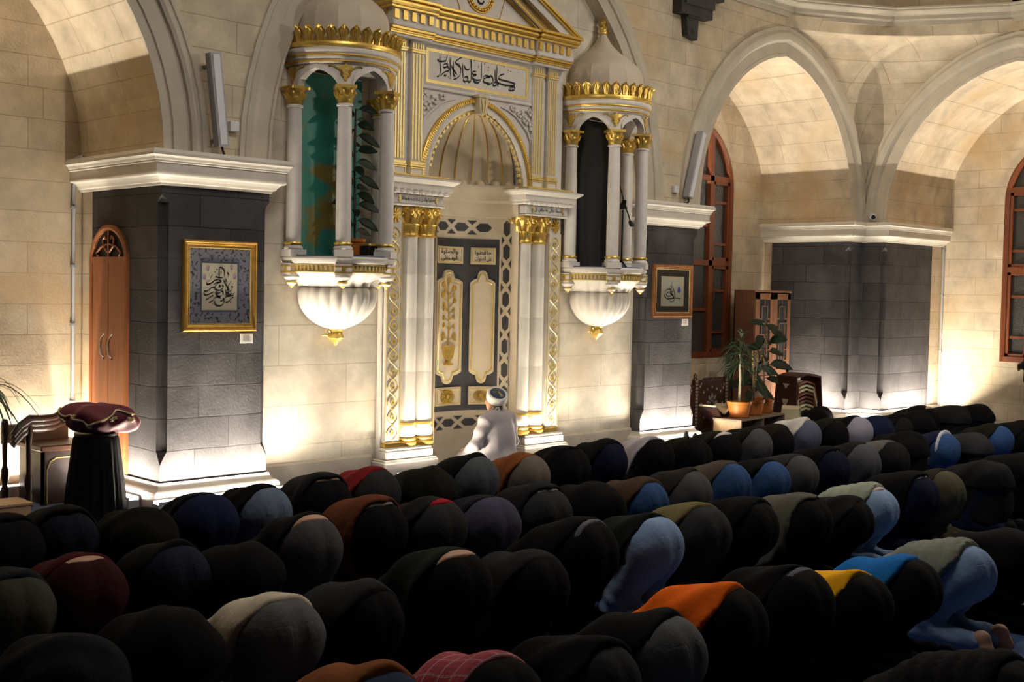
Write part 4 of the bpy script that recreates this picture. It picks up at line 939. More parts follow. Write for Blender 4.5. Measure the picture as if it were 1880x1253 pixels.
# ---- microphone on a boom stand in the right pulpit
mc = empty('microphone_stand', (12.22, 10.30, 2.462), 'black boom microphone stand inside the right pulpit', 'microphone stand')
m = MB(); m.tube([(12.22, 10.30, 2.50), (12.22, 10.30, 3.22)], .011, 8); m.build('stand_pole', BLACK, mc)
m = MB()
for k in range(3): a = 2*pi*k/3+.4; m.tube([(12.22, 10.30, 2.56), (12.22+.17*cos(a), 10.30+.10*sin(a), 2.468)], .009, 6)
m.build('tripod_leg', BLACK, mc)
m = MB(); m.tube([(12.10, 10.30, 3.62), (12.17, 10.29, 3.46), (12.235, 10.28, 3.28), (12.29, 10.26, 3.16), (12.31, 10.25, 3.09)], .009, 8); m.build('boom_arm', BLACK, mc)
m = MB(); m.bbox(12.19, 12.25, 10.26, 10.33, 3.23, 3.30, .008); m.bbox(12.20, 12.24, 10.25, 10.31, 3.30, 3.35, .008); m.tube([(12.17, 10.29, 3.3), (12.28, 10.28, 3.25)], .012, 6); m.build('boom_clamp', BLACK, mc)
m = MB(); m.tube([(12.325+.042*cos(a), 10.24+.02*sin(a), 3.045+.042*sin(a)) for a in np.linspace(0, 2*pi, 18, endpoint=False)], .006, 5, closed=True); m.tube([(12.31, 10.25, 3.09), (12.33, 10.235, 3.01)], [.018, .022], 10); m.build('microphone', BLACK, mc)
# cable beside the mihrab
m = MB(); c = [nich(.80, z, .012) for z in (0.05, .4, .9, 1.3, 1.5)]+[nich(.79, 1.53, .03), nich(.80, 1.50, .05), nich(.815, 1.42, .06), nich(.80, 1.36, .05)]
m.tube(c, .006, 6); tag(m.build('microphone_cable', M('grey_cable', (.4, .38, .35), .5)), 'thin pale cable running up beside the mihrab inlay, right of the robed man', 'cable')
# ------------------------------------------------------------------ pen strokes
def smooth_path(P, k=6):
    if len(P) < 3: return [tuple(P[0][i]+(P[1][i]-P[0][i])*t/k for i in (0, 1)) for t in range(k+1)]
    Q = [P[0]]+list(P)+[P[-1]]; out = []
    for i in range(1, len(Q)-2):
        p0, p1, p2, p3 = Q[i-1:i+3]
        for j in range(k):
            t = j/k; out.append(tuple(.5*((2*p1[a])+(-p0[a]+p2[a])*t+(2*p0[a]-5*p1[a]+4*p2[a]-p3[a])*t*t+(-p0[a]+3*p1[a]-3*p2[a]+p3[a])*t**3) for a in (0, 1)))
    return out+[tuple(P[-1])]
def pen(m, strokes, fmap, w, ang, wmin=.28):
    nx, nz = cos(ang)*w/2, sin(ang)*w/2
    for s in strokes:
        P = smooth_path(s); n = len(P); vs = []
        for i, p in enumerate(P):
            a = P[max(0, i-1)]; b = P[min(n-1, i+1)]; t = Vector((b[0]-a[0], b[1]-a[1])); t = t.normalized() if t.length > 1e-9 else Vector((1, 0)); px, pz = -t.y, t.x
            e = min(1, (i+1)/4, (n-i)/4); h = w/2*wmin
            if px*nx+pz*nz < 0: px, pz = -px, -pz
            ox, oz = (nx+px*h)*e, (nz+pz*h)*e
            vs += [fmap(p[0]-ox, p[1]-oz), fmap(p[0]+ox, p[1]+oz)]
        m.add(vs, [(2*i, 2*i+1, 2*i+3, 2*i+2) for i in range(n-1)])
def dots(m, D, fmap, r):
    for u, v in D: m.add([fmap(u-r, v), fmap(u, v-r), fmap(u+r, v), fmap(u, v+r)], [(0, 1, 2, 3)])
CAL = []; CALD = []
CAL= [[(10.2005, 4.7303), (10.1356, 4.7105), (10.0997, 4.6746), (10.1262, 4.6551), (10.2576, 4.6495), (10.3574, 4.6395), (10.3756, 4.6262), (10.3251, 4.6071), (10.1932, 4.599), (10.1015, 4.6085), (10.0839, 4.6185)], [(10.0717, 4.8249), (10.0697, 4.7399), (10.0679, 4.6472), (10.095, 4.6076)], [(10.0842, 4.6062), (10.0408, 4.6127), (10.0092, 4.5885), (10.0248, 4.5675), (10.074, 4.5832), (10.0887, 4.6006), (10.0984, 4.5617)], [(10.0388, 4.7663), (10.043, 4.69), (10.0472, 4.6166)], [(9.9594, 4.6861), (10.0031, 4.6538), (10.0044, 4.6078), (9.9454, 4.5723), (9.9091, 4.5751)], [(9.8437, 4.6397), (9.8853, 4.6683), (9.9644, 4.6607), (9.9008, 4.6475), (9.8486, 4.6144), (9.8705, 4.5868), (9.9556, 4.589)], [(9.8158, 4.8185), (9.8167, 4.7045), (9.8147, 4.6205), (9.7697, 4.5688), (9.709, 4.5713), (9.6918, 4.5932)], [(9.7372, 4.6934), (9.679, 4.6852), (9.6755, 4.6575), (9.7382, 4.6556), (9.6803, 4.6325), (9.6769, 4.6063), (9.7439, 4.5957), (9.8066, 4.6087)], [(9.655, 4.8102), (9.6562, 4.682), (9.6546, 4.5836), (9.6304, 4.5577), (9.5889, 4.5642)], [(9.5428, 4.5986), (9.5876, 4.6152), (9.6028, 4.5842), (9.5625, 4.5516), (9.5332, 4.5717), (9.5448, 4.5988)], [(9.5162, 4.7599), (9.5227, 4.6633), (9.5287, 4.5891)], [(9.638, 4.8258), (9.652, 4.7645), (9.6164, 4.7021), (9.5627, 4.7035), (9.5454, 4.7416)], [(9.5677, 4.8319), (9.5205, 4.8339), (9.4201, 4.7758), (9.4107, 4.7491), (9.4765, 4.7137), (9.4979, 4.6748)], [(9.4896, 4.6812), (9.4789, 4.6198), (9.4251, 4.572), (9.375, 4.5563)], [(9.3698, 4.7684), (9.3765, 4.6578), (9.3838, 4.6067), (9.4106, 4.588)], [(9.341, 4.7122), (9.3826, 4.6586), (9.4341, 4.6181)], [(9.3187, 4.801), (9.3253, 4.6951), (9.3303, 4.5695)], [(9.1631, 4.8192), (9.1698, 4.7024), (9.1778, 4.6151), (9.1514, 4.5598), (9.1278, 4.561)], [(9.1311, 4.7556), (9.1514, 4.7321), (9.2204, 4.7392), (9.2657, 4.7606), (9.2723, 4.8178)], [(9.2156, 4.6942), (9.2607, 4.7214), (9.287, 4.7045), (9.2479, 4.6722), (9.2199, 4.6771)], [(9.2361, 4.6676), (9.2874, 4.6867), (9.3124, 4.6487), (9.253, 4.6256), (9.2041, 4.5922), (9.1711, 4.5625)], [(9.2299, 4.5898), (9.2541, 4.5784), (9.2776, 4.5964)], [(10.2816, 4.5826), (10.3653, 4.5967), (10.3686, 4.5612), (10.2848, 4.5472), (10.2816, 4.5826)], [(10.3038, 4.5762), (10.3131, 4.5618)], [(10.3347, 4.5802), (10.344, 4.5658)]]
CALD= [(9.8648, 4.8027), (9.9294, 4.7692), (9.7006, 4.8168), (10.1872, 4.8152), (10.2583, 4.7818), (10.3027, 4.7725), (9.4313, 4.7356), (9.4615, 4.7445), (9.6197, 4.5714), (9.6405, 4.5651), (9.3042, 4.5734), (9.3306, 4.5592), (9.9261, 4.7351), (9.7712, 4.7558), (10.2155, 4.5864), (9.2451, 4.7872), (9.5921, 4.8461)]

m = MB(); fq = lambda u, v: (u, YU-.0085, v)
pen(m, CAL, fq, .0205, radians(62), .22); dots(m, CALD, fq, .009); m.build('black_lettering', INK, pn)
m = MB(); m.tube([(XC-.03+.05*cos(a), YU-.011, cz-.06+.05*sin(a)) for a in np.linspace(3.3, 6.2, 10)], [.006, .012, .014, .014, .013, .012, .012, .01, .008, .005], 6); m.build('black_lettering', INK, md)

# ------------------------------------------------------------------ framed calligraphy on the two piers
MAT1 = M('marbled_mat_paper', (.17, .17, .205), .8, vs=30, col2=(.04, .032, .035), thr=.43)
def picture(name, x0, x1, z0, z1, lab, fw_, fmat, inner, paper_c, lip):
    y = Y0-.012; r = empty('picture_frame', ((x0+x1)/2, y, z0), lab, 'picture')
    f = lambda u, v, p: (u, y-p, v)
    m = MB(); rect_band(m, x0, x1, z0, z1, [(0, -.01), (0, .02), (-.01, .034), (-.022, .036), (-.028, .026), (-.04, .026), (-.05, .018), (-fw_, .012), (-fw_, -.008)], f); m.build('frame_moulding', fmat, r, smooth=30)
    m = MB(); rect_band(m, x0+fw_-.008, x1-fw_+.008, z0+fw_-.008, z1-fw_+.008, [(0, .010), (0, .017), (-.008, .017), (-.01, .01)], f); m.build('frame_slip', lip, r)
    m = MB(); m.box(x0+.02, x1-.02, y-.006, y+.008, z0+.02, z1-.02); m.build('mat_board', inner, r)
    return r, y, f
r, y, f = picture('frame', 5.87, 6.685, 1.685, 2.565, 'gold framed calligraphy with blue marbled border on the left dark pier', .075, M('frame_gold', (.62, .34, .07), .38, .7, var=.25, vs=14), MAT1, None, GOLDL)
W_, H_ = .815, .88; fx = lambda t: 5.87+W_*t; fz = lambda t: 2.565-H_*t
m = MB(); m.box(fx(.235), fx(.755), y-.008, y, fz(.785), fz(.23)); m.build('inner_border', M('slate_blue_paper', (.075, .095, .12), .8), r)
m = MB(); m.box(fx(.255), fx(.73), y-.0095, y, fz(.765), fz(.25)); sh = m.build('calligraphy_sheet', M('aged_paper', (.50, .45, .33), .8, var=.05), r)
S1 = [[(478, 372), (476, 430), (478, 492)], [(478, 374), (510, 386), (532, 425), (528, 485)], [(432, 478), (470, 490), (522, 492)], [(407, 455), (392, 478), (376, 500)], [(345, 562), (385, 553), (430, 520), (470, 512)], [(470, 512), (500, 535), (470, 545), (440, 548)], [(340, 540), (352, 568), (400, 545), (432, 522)],
      [(520, 512), (555, 580), (590, 632)], [(612, 520), (585, 575), (565, 628), (592, 636)], [(606, 590), (626, 600), (612, 630), (585, 655), (556, 660)], [(420, 572), (438, 552), (470, 548), (432, 592), (440, 622), (490, 632), (522, 600), (505, 572)], [(310, 632), (345, 638), (395, 602), (430, 600)], [(308, 655), (330, 682), (380, 668), (425, 645)],
      [(332, 735), (355, 724), (400, 692), (412, 700)], [(365, 762), (400, 752), (450, 702), (500, 722)], [(430, 742), (438, 790), (478, 806), (520, 792), (532, 752), (518, 715)], [(488, 757), (520, 742), (560, 702), (630, 692), (642, 660)], [(548, 768), (580, 762), (618, 720), (636, 716)], [(440, 642), (468, 668), (512, 642), (524, 690)],
      [(560, 430), (580, 462), (570, 492)], [(545, 500), (560, 548)], [(545, 620), (560, 690), (600, 700)], [(430, 655), (470, 700), (510, 690)], [(560, 660), (590, 682), (620, 670)]]
D1 = [(432, 430), (497, 424), (497, 440), (478, 585), (492, 585), (485, 575), (485, 595), (560, 762), (604, 766), (408, 776), (520, 665), (452, 400)]
ps = lambda q: (5.87+W_*(q[0]-88)/805, 2.565-H_*(q[1]-68-(q[0]-88)*.035)/1010)
m = MB(); g2 = lambda u, v: (u, y-.0115, v); pen(m, [[ps(q) for q in s] for s in S1], g2, .0135, radians(60), .35); dots(m, [ps(q) for q in D1], g2, .008); m.build('black_lettering', INK, sh)
LIL = M('lilac_ink', (.30, .24, .36), .8); m = MB()
for cx, cy, sg in ((355, 395, 1), (612, 385, -1), (318, 490, 1), (645, 490, -1)):
    for i in range(9): a = i*.7; q = ps((cx+sg*18*cos(a)*(.4+.08*i), cy+30*sin(a)*(.4+.07*i))); dots(m, [q], lambda u, v: (u, y-.0105, v), .008)
m.build('lilac_flower_print', LIL, sh)
r, y, f = picture('frame', 12.975, 13.85, 1.81, 2.54, 'dark walnut framed tughra calligraphy on the right dark pier', .07, M('walnut_gilt', (.30, .125, .045), .4, .25, var=.3, vs=9), M('brown_mat_board', (.028, .022, .018), .85), None, GOLDL)
x0, x1, z0, z1 = 12.975, 13.85, 1.81, 2.54
px = lambda t: x0+(x1-x0)*t; pz = lambda t: z1-(z1-z0)*t
m = MB(); m.box(px(.205), px(.785), y-.0085, y, pz(.79), pz(.225)); m.build('gold_slip', GOLDL, r); m = MB(); m.box(px(.215), px(.775), y-.0095, y, pz(.78), pz(.235)); sh = m.build('calligraphy_sheet', M('grey_paper', (.33, .32, .25), .8, var=.05), r)
pt = lambda q: (px(.215+.56*(q[0]-292)/362), pz(.235+.545*(q[1]-338)/462))
S2 = [[(445, 535), (385, 540), (340, 590), (345, 650), (390, 690), (455, 678), (512, 655)], [(440, 580), (388, 590), (368, 620), (400, 652), (445, 640)], [(458, 400), (450, 500), (455, 640)], [(440, 470), (433, 560), (440, 645)], [(462, 480), (500, 580), (520, 682)], [(512, 678), (560, 678), (606, 686)], [(425, 728), (470, 738), (508, 705), (490, 682), (440, 690), (430, 725)], [(470, 560), (440, 600), (480, 640), (500, 660)], [(430, 600), (470, 620), (490, 640)], [(445, 560), (470, 590), (445, 620)]]
m = MB(); g2 = lambda u, v: (u, y-.0115, v); pen(m, [[pt(q) for q in s] for s in S2], g2, .011, radians(60), .4); dots(m, [pt((405, 715)), pt((505, 740)), pt((575, 685))], g2, .006); m.build('black_lettering', INK, sh)
m = MB(); m.prism([pt((580+26*sin(a)*(1-.25*cos(a)), 545+50*-cos(a))) for a in np.linspace(0, 2*pi, 14, endpoint=False)], lambda a, b: (a, y-.0095, b), lambda a, b: (a, y-.011, b)); m.build('blue_drop_print', M('blue_print', (.04, .05, .22), .7), sh)
for (a, b, c, d, lab) in ((6.515, 6.66, 1.565, 1.655, 'small white caption card under the gold framed calligraphy'), (13.66, 13.80, 1.69, 1.785, 'small white caption card under the walnut framed tughra')):
    m = MB(); m.bbox(a, b, Y0-.012, Y0-.001, c, d, .002); o = m.build('caption_card', PAPER); tag(o, lab, 'card')
    q = MB()
    for i in range(4): q.box(a+.03, b-.03-.012*(i % 2), Y0-.0132, Y0-.0118, c+.02+.016*i, c+.023+.016*i)
    q.build('faint_print', M('faint_ink', (.42, .40, .38), .8), o)

# ------------------------------------------------------------------ left side: cloth covered stand, velvet bundle, preacher's chair, palm
BK = M('black_velvet', (.005, .005, .006), .85, var=.3, vs=6, spec=.08)
sx, sy = 5.0, 10.33
r = empty('cloth_covered_stand', (sx, sy, 0), 'tall round stand covered in pleated black cloth beside the left dark pier', 'stand')
m = MB(); m.lathe([(.268, 0), (.262, .1), (.248, .3), (.225, .5), (.205, .68), (.196, .745), (.18, .765), (0, .77)], (sx, sy), 160, mod=lambda a, i: 1+(.045*sin(17*a+.6*sin(3*a))+.02*sin(31*a))*max(0, (1-i/5.5))); m.build('pleated_cloth', BK, r, smooth=60)
m = MB(); m.lathe([(0, .765), (.19, .765), (.19, .785), (0, .785)], (sx, sy), 40); m.build('stand_top', WOODD, r)
VEL = M('burgundy_velvet', (.13, .007, .02), .6, var=.3, vs=5, sheen=.15, bump=.15, bs=9)
r = empty('velvet_covered_bundle', (sx, sy, .785), 'burgundy velvet cloth with gold embroidery bundled on the black stand', 'cushion')
def vel(u, v, d=0.0):
    """u round, v 0 bottom..1 top: a slumped cushion 0.66 x 0.5 m"""
    a = u; t = v*pi; rr = sin(t)**.72; k = 1+.05*sin(5*a+2*t)+.035*sin(9*a-3*t)+.02*sin(14*a+5*t)
    x = (.335+.03*cos(a))*cos(a)*rr*k; yv = .24*sin(a)*rr*k; z = .135-.135*cos(t)*(.95 if t > pi/2 else 1.0)+.018*sin(6*a)*rr-.03*rr*max(0, cos(a))**4+.03*rr*max(0, -cos(a))**2
    p = Vector((x, yv, z)); n = Vector((x/.11, yv/.06, (z-.13)/.03)); n = n.normalized() if n.length > 0 else Vector((0, 0, 1)); p += n*d
    c, s = cos(-.55), sin(-.55); return (sx+.0+p.x*c-p.y*s, sy+p.x*s+p.y*c, .787+max(p.z, 0))
m = MB(); nu, nv = 72, 22; vs = [vel(2*pi*i/nu, j/nv) for j in range(nv+1) for i in range(nu)]
m.add(vs, [(j*nu+i, j*nu+(i+1) % nu, (j+1)*nu+(i+1) % nu, (j+1)*nu+i) for j in range(nv) for i in range(nu)]); vb = m.build('velvet_cloth', VEL, r, smooth=70)
EMB = M('gold_thread', (.55, .45, .24), .5, .3, var=.2, vs=30); m = MB()
zig = [(-2.9, .62), (-2.6, .52), (-2.35, .60), (-2.15, .50), (-1.9, .44), (-1.72, .36), (-1.55, .45), (-1.35, .54), (-1.1, .60), (-.9, .68), (-.6, .62), (-.3, .7), (0, .64)]
m.tube([vel(u, v, .006) for u, v in smooth_path(zig, 5)], .009, 6)
for u0, v0, sg in ((-2.2, .56, 1), (-1.05, .52, -1), (-2.6, .42, 1), (-.6, .5, 1), (-1.72, .33, 1)):
    for k in range(6):
        a = k*1.05; m.tube([vel(u0, v0, .006), vel(u0+.06*cos(a), v0+.025*sin(a), .008), vel(u0+.12*cos(a+.4*sg), v0+.05*sin(a+.4*sg), .006)], [.009, .012, .004], 5)
m.build('gold_embroidery', EMB, vb, smooth=60)
# wooden preacher's chair: low box seat with arched front, turned posts and curved arm rail
r = empty('preacher_chair', (4.95, 11.75, 0), 'dark carved wooden preacher chair with curved arm rail by the left wall', 'chair')
m = MB(); m.bbox(4.82, 5.50, 11.42, 11.98, .52, .575, .01); m.build('seat', M('reddish_wood', (.07, .024, .012), .4, var=.25, vs=4, stretch=(1, 7, 7)), r)
m = MB(); m.prism([(4.84, 0), (4.90, 0), (4.90, .34), (4.94, .42), (5.02, .455), (5.30, .455), (5.38, .42), (5.42, .34), (5.42, 0), (5.48, 0), (5.48, .52), (4.84, .52)], lambda a, b: (a, 11.44, b), lambda a, b: (a, 11.47, b)); m.box(4.86, 5.46, 11.50, 11.52, .0, .5); m.build('arched_front', WOODD, r)
g = MB(); g.tube([(4.90, 11.437, 0.02), (4.90, 11.437, .34), (4.94, 11.437, .42), (5.02, 11.437, .455), (5.30, 11.437, .455), (5.38, 11.437, .42), (5.42, 11.437, .34), (5.42, 11.437, .02)], .008, 6); g.build('inlay_line', GOLDL, r)
m = MB(); m.box(4.84, 4.87, 11.44, 11.96, .02, .52); m.build('side_panel', WOODD, r); m = MB(); m.box(5.45, 5.48, 11.44, 11.96, .02, .52); m.build('side_panel', WOODD, r)
for x, y_ in ((4.66, 11.40), (4.66, 11.95)):
    m = MB(); m.lathe([(.04, 0), (.04, .12), (.028, .16), (.045, .22), (.045, .30), (.028, .34), (.032, .62), (.042, .66), (.042, .76), (.03, .79), (.0, .80)], (x, y_), 14); m.build('turned_post', WOODD, r, smooth=40)
m = MB(); pa = [(4.45, 11.36, .66), (4.55, 11.38, .75), (4.68, 11.42, .80), (4.85, 11.46, .79), (5.02, 11.52, .79), (5.2, 11.6, .83), (5.34, 11.66, .845)]
for dz in (0, -.045, .04): m.tube([(a, b, c+dz) for a, b, c in pa], [.035, .042, .045, .042, .04, .038, .03], 8)
m.build('arm_rail', WOODD, r, smooth=60)
m = MB(); m.bbox(4.62, 5.45, 11.93, 11.99, .55, .74, .01); m.build('backrest', M('pale_wood_back', (.20, .15, .09), .5), r)
r.location.x += .03; r.location.y -= .22; r.scale.x = .8
r = empty('palm_plant', (4.22, 11.2, 0), 'drooping green palm at the left edge beside the preacher chair', 'plant')
pot(r, (4.22, 11.2), 0, .13, .17, .28, TERRA)
m = MB(); m.tube([(4.22, 11.2, .24), (4.24, 11.22, .7), (4.27, 11.2, 1.15)], .022, 7); m.build('stem', STEM, r)
random.seed(11)
for i in range(34):
    a = random.uniform(-1.9, 1.9)-.35; el = random.uniform(.25, 1.1); L = random.uniform(.5, .85); q = MB()
    leaf_mesh(q, (4.27, 11.2, 1.05+random.uniform(0, .15)), (cos(a)*cos(el), sin(a)*cos(el), sin(el)), L, .035, 1.0, curl=.3, n=8); q.build('frond', LEAFG, r, smooth=180)
r = empty('wooden_crate', (4.28, 10.62, 0), 'pale wooden crate at the left edge, partly in view', 'crate')
m = MB(); m.bbox(4.0, 4.40, 10.3, 10.62, .0, .20, .006); m.build('crate_body', WOODL, r); m = MB(); m.bbox(3.99, 4.41, 10.29, 10.63, .20, .225, .004); m.build('crate_lid', WOODL, r)

# ------------------------------------------------------------------ right alcove: cabinet, screen, stools, plants, reading stand
r = empty('display_cabinet', (17.5, 11.6, 0), 'tall brown wooden cabinet with lattice glass doors in the right alcove', 'cabinet')
cx0, cx1, cy0, cy1, ct = 16.95, 18.04, 11.40, 11.80, 2.22
CW = M('cabinet_wood', (.17, .075, .04), .45, var=.2, vs=3, stretch=(8, 8, .8), bump=.04)
m = MB(); m.box(cx0, cx0+.025, cy0, cy1, 0, ct); m.box(cx1-.025, cx1, cy0, cy1, 0, ct); m.box(cx0, cx1, cy1-.02, cy1, 0, ct); m.bbox(cx0-.01, cx1+.01, cy0-.015, cy1, ct-.03, ct+.005, .006)
for z in (.06, .74, 1.1, 1.48, 1.85): m.box(cx0+.02, cx1-.02, cy0+.03, cy1-.02, z, z+.02)
m.build('cabinet_body', CW, r)
mid = (cx0+cx1)/2
for k, (a, b) in enumerate(((cx0+.02, mid-.003), (mid+.003, cx1-.02))):
    m = MB(); w = .085; z0_, z1_ = .80, ct-.05
    m.bbox(a, a+w+.04, cy0-.012, cy0+.012, z0_, z1_, .003); m.bbox(b-w, b, cy0-.012, cy0+.012, z0_, z1_, .003); m.bbox(a, b, cy0-.012, cy0+.012, z0_, z0_+.09, .003); m.bbox(a, b, cy0-.012, cy0+.012, z1_-.10, z1_, .003)
    ia, ib = a+w+.04, b-w; iw = ib-ia; zl, zh = z0_+.09, z1_-.10; d = m.build('glass_door', CW, r); g = MB(); t = .009
    V = lambda x, za, zb: g.box(ia+iw*x-t, ia+iw*x+t, cy0-.008, cy0+.006, zl+(zh-zl)*za, zl+(zh-zl)*zb); Hh = lambda z, xa, xb: g.box(ia+iw*xa, ia+iw*xb, cy0-.008, cy0+.006, zl+(zh-zl)*z-t, zl+(zh-zl)*z+t)
    for x in (.24, .76): V(x, .72, .90); V(x, .12, .42); V(x, .5, .66)
    for z, xa, xb in ((.90, .24, .76), (.72, 0, .24), (.72, .76, 1), (.66, .24, 1), (.5, 0, .76), (.42, .24, .76), (.28, 0, .24), (.28, .76, 1), (.12, 0, .24), (.12, .76, 1), (.2, .24, .76)): Hh(z, xa, xb)
    V(.5, .90, 1); V(.5, 0, .2); V(.5, .42, .5); g.build('lattice', CW, d)
    g = MB(); g.box(ia-.01, ib+.01, cy0+.003, cy0+.007, zl-.01, zh+.01); g.build('glass_pane', M('dark_glass', (.03, .034, .036), .12, var=.3, vs=4, spec=.6), d)
    m = MB(); m.bbox(a, b, cy0-.012, cy0+.012, .05, .79, .003); d2 = m.build('lower_door', CW, r)
    hx = mid+(-.05 if k == 0 else .05); q = MB(); q.tube([(hx, cy0-.012, .66), (hx, cy0-.035, .68), (hx, cy0-.035, .75), (hx, cy0-.012, .77)], .007, 6); q.build('door_handle', CHROME, d2); q = MB(); q.tube([(hx, cy0-.012, .86), (hx, cy0-.035, .88), (hx, cy0-.035, .97), (hx, cy0-.012, .99)], .007, 6); q.build('door_handle', CHROME, d)
# inlaid wooden screen with posts
NACRE = M('mother_of_pearl', (.48, .47, .43), .3, var=.1, vs=20, spec=.6)
IW = M('inlaid_wood', (.075, .026, .013), .4, var=.3, vs=4, stretch=(6, 6, 1))
yS = 11.0
r = empty('inlaid_wooden_screen', (15.25, yS, 0), 'low dark wooden screen inlaid with mother of pearl behind the book stand', 'screen')
m = MB(); m.bbox(14.86, 15.62, yS, yS+.04, .05, .83, .006); m.prism([(14.86, .8), (15.62, .8), (15.60, .86), (15.1, .86), (15.0, .80)], lambda a, b: (a, yS+.005, b), lambda a, b: (a, yS+.035, b)); m.bbox(14.45, 14.86, yS, yS+.04, .05, .76, .006); p = m.build('panel', IW, r)
for x in (14.86, 15.63):
    m = MB(); m.bbox(x-.035, x+.035, yS-.02, yS+.05, 0, .84, .006); m.lathe([(.03, .84), (.035, .86), (.02, .875), (.03, .90), (.012, .93), (0, .94)], (x, yS+.015), 12); po = m.build('post', IW, r, smooth=30)
    g = MB()
    for z in np.arange(.12, .80, .052):
        for dx in (-.017, .017): g.box(x+dx-.008, x+dx+.008, yS-.0235, yS-.019, z, z+.034)
    g.build('pearl_inlay', NACRE, po)
g = MB(); fS = lambda d: (lambda a, b: (a, yS-d, b)); c = (15.28, .46)
for i in range(9):
    a = 2*pi*i/9+.17; L = .13
    P = [(c[0]+cos(a)*.055-sin(a)*q*.03+cos(a)*L*t, c[1]+sin(a)*.055*1.1+cos(a)*q*.03+sin(a)*L*t*1.1) for t, q in ((0, 0), (.35, 1), (.75, 0), (.35, -1))]
    g.prism(P, fS(0), fS(.004))
for i in range(9): a = 2*pi*i/9; g.prism([(c[0]+.042*cos(a)+.013*cos(2*pi*j/5), c[1]+.045*sin(a)+.013*sin(2*pi*j/5)) for j in range(5)], fS(0), fS(.004))
for dx, dz in ((-.22, .18), (0, .25), (.22, .18), (-.27, 0), (.27, 0), (-.2, -.2), (.2, -.2), (-.12, .22), (.12, .22), (0, -.25), (.31, .28), (.29, .23), (-.31, .27), (.34, .32), (-.28, .31)): g.prism([(c[0]+dx+.016*cos(pi*j/2), c[1]+dz+.022*sin(pi*j/2)) for j in range(4)], fS(0), fS(.004))
for i in range(6): a = 2*pi*i/6; g.prism([(14.70+.05*cos(a)+.018*cos(2*pi*j/5), .68+.05*sin(a)+.018*sin(2*pi*j/5)) for j in range(5)], fS(0), fS(.004))
g.build('pearl_inlay', NACRE, p)
# low shelf unit with three pots
ang = radians(8); ax = Vector((cos(ang), sin(ang), 0)); ay = Vector((-sin(ang), cos(ang), 0)); az = Vector((0, 0, 1)); o = Vector((14.62, 10.0, 0)); LS, DS, HS = 1.48, .46, .33
r = empty('low_shelf_unit', o, 'low grey wooden shelf unit holding three potted plants', 'shelf')
SW = M('greyed_wood', (.20, .15, .105), .55, var=.2, vs=4, stretch=(1, 6, 6))
ob = lambda m, u0, u1, v0, v1, z0, z1: m.obox(o+ax*(u0+u1)/2+ay*(v0+v1)/2+az*(z0+z1)/2, ax, ay, az, (u1-u0)/2, (v1-v0)/2, (z1-z0)/2)
m = MB(); ob(m, 0, LS, 0, DS, HS-.025, HS); m.build('top_board', SW, r); m = MB(); ob(m, .02, LS-.02, .02, DS, 0, .03); ob(m, .02, LS-.02, DS-.02, DS, 0, HS-.025); m.build('carcass', SW, r)
for u in (0, LS/2-.012, LS-.025): m = MB(); ob(m, u, u+.025, 0, DS-.02, 0, HS-.025); m.build('side_board', WOODL if u == 0 else SW, r)
spots = [o+ax*.36+ay*.22, o+ax*.86+ay*.24, o+ax*1.28+ay*.27]
lab = ['bushy dracaena with thin leaves in an orange pot, left on the low shelf', 'broad leaved plant tied to canes in the middle orange pot', 'tall rubber plant in the orange pot at the right of the shelf']
random.seed(5)
for k, s_ in enumerate(spots):
    r = empty(['dracaena_plant', 'philodendron_plant', 'rubber_plant'][k], (s_.x, s_.y, HS), lab[k], 'plant', 'potted plants on the low shelf'); rr = (.135, .13, .12)[k]
    pot(r, (s_.x, s_.y), HS, rr, rr*1.32, .235, TERRA)
    if k == 0:
        m = MB(); m.tube([(s_.x, s_.y, HS+.2), (s_.x+.01, s_.y, .9), (s_.x-.01, s_.y, 1.15), (s_.x, s_.y, 1.45)], .02, 7); m.build('stem', M('pale_stem', (.33, .29, .21), .8), r)
        for i in range(125):
            a = random.uniform(0, 2*pi); el = random.uniform(-.25, 1.2); z = random.uniform(1.05, 1.45) if i > 8 else 1.5; L = random.uniform(.26, .46)
            if i <= 8: el = random.uniform(1.0, 1.45)
            q = MB(); leaf_mesh(q, (s_.x, s_.y, z), (cos(a)*cos(el), sin(a)*cos(el), sin(el)), L, .024, .75, curl=.3, n=6); q.build('leaf', LEAFG, r, smooth=180)
    else:
        ht = 1.25 if k == 1 else 1.75
        m = MB(); stp = [(s_.x+.02*sin(5*z), s_.y+.015*cos(4*z), z) for z in np.linspace(HS+.2, ht, 10)]; m.tube(stp, .011, 6); m.build('stem', STEM, r, smooth=60)
        if k == 1:
            for dx in (-.02, .12): q = MB(); q.tube([(s_.x+.01, s_.y, HS+.2), (s_.x+dx, s_.y+.02, 1.30)], .009, 6); q.build('cane', M('bamboo', (.45, .31, .15), .6), r)
        for i in range(10 if k == 1 else 15):
            z = (.62+.06*i) if k == 1 else (.8+.065*i); a = i*2.4+k; L = random.uniform(.26, .36); d = Vector((cos(a), sin(a)*.6-.2, random.uniform(-.3, .5)))
            q = MB(); b0 = Vector((s_.x, s_.y, z)); b1 = b0+d*.10; q.tube([b0, b1], .005, 5); leaf_mesh(q, b1, d, L, L*.55, .4, up0=(-.5, -.7, .5), curl=.10); q.build('leaf', LEAF, r, smooth=180)
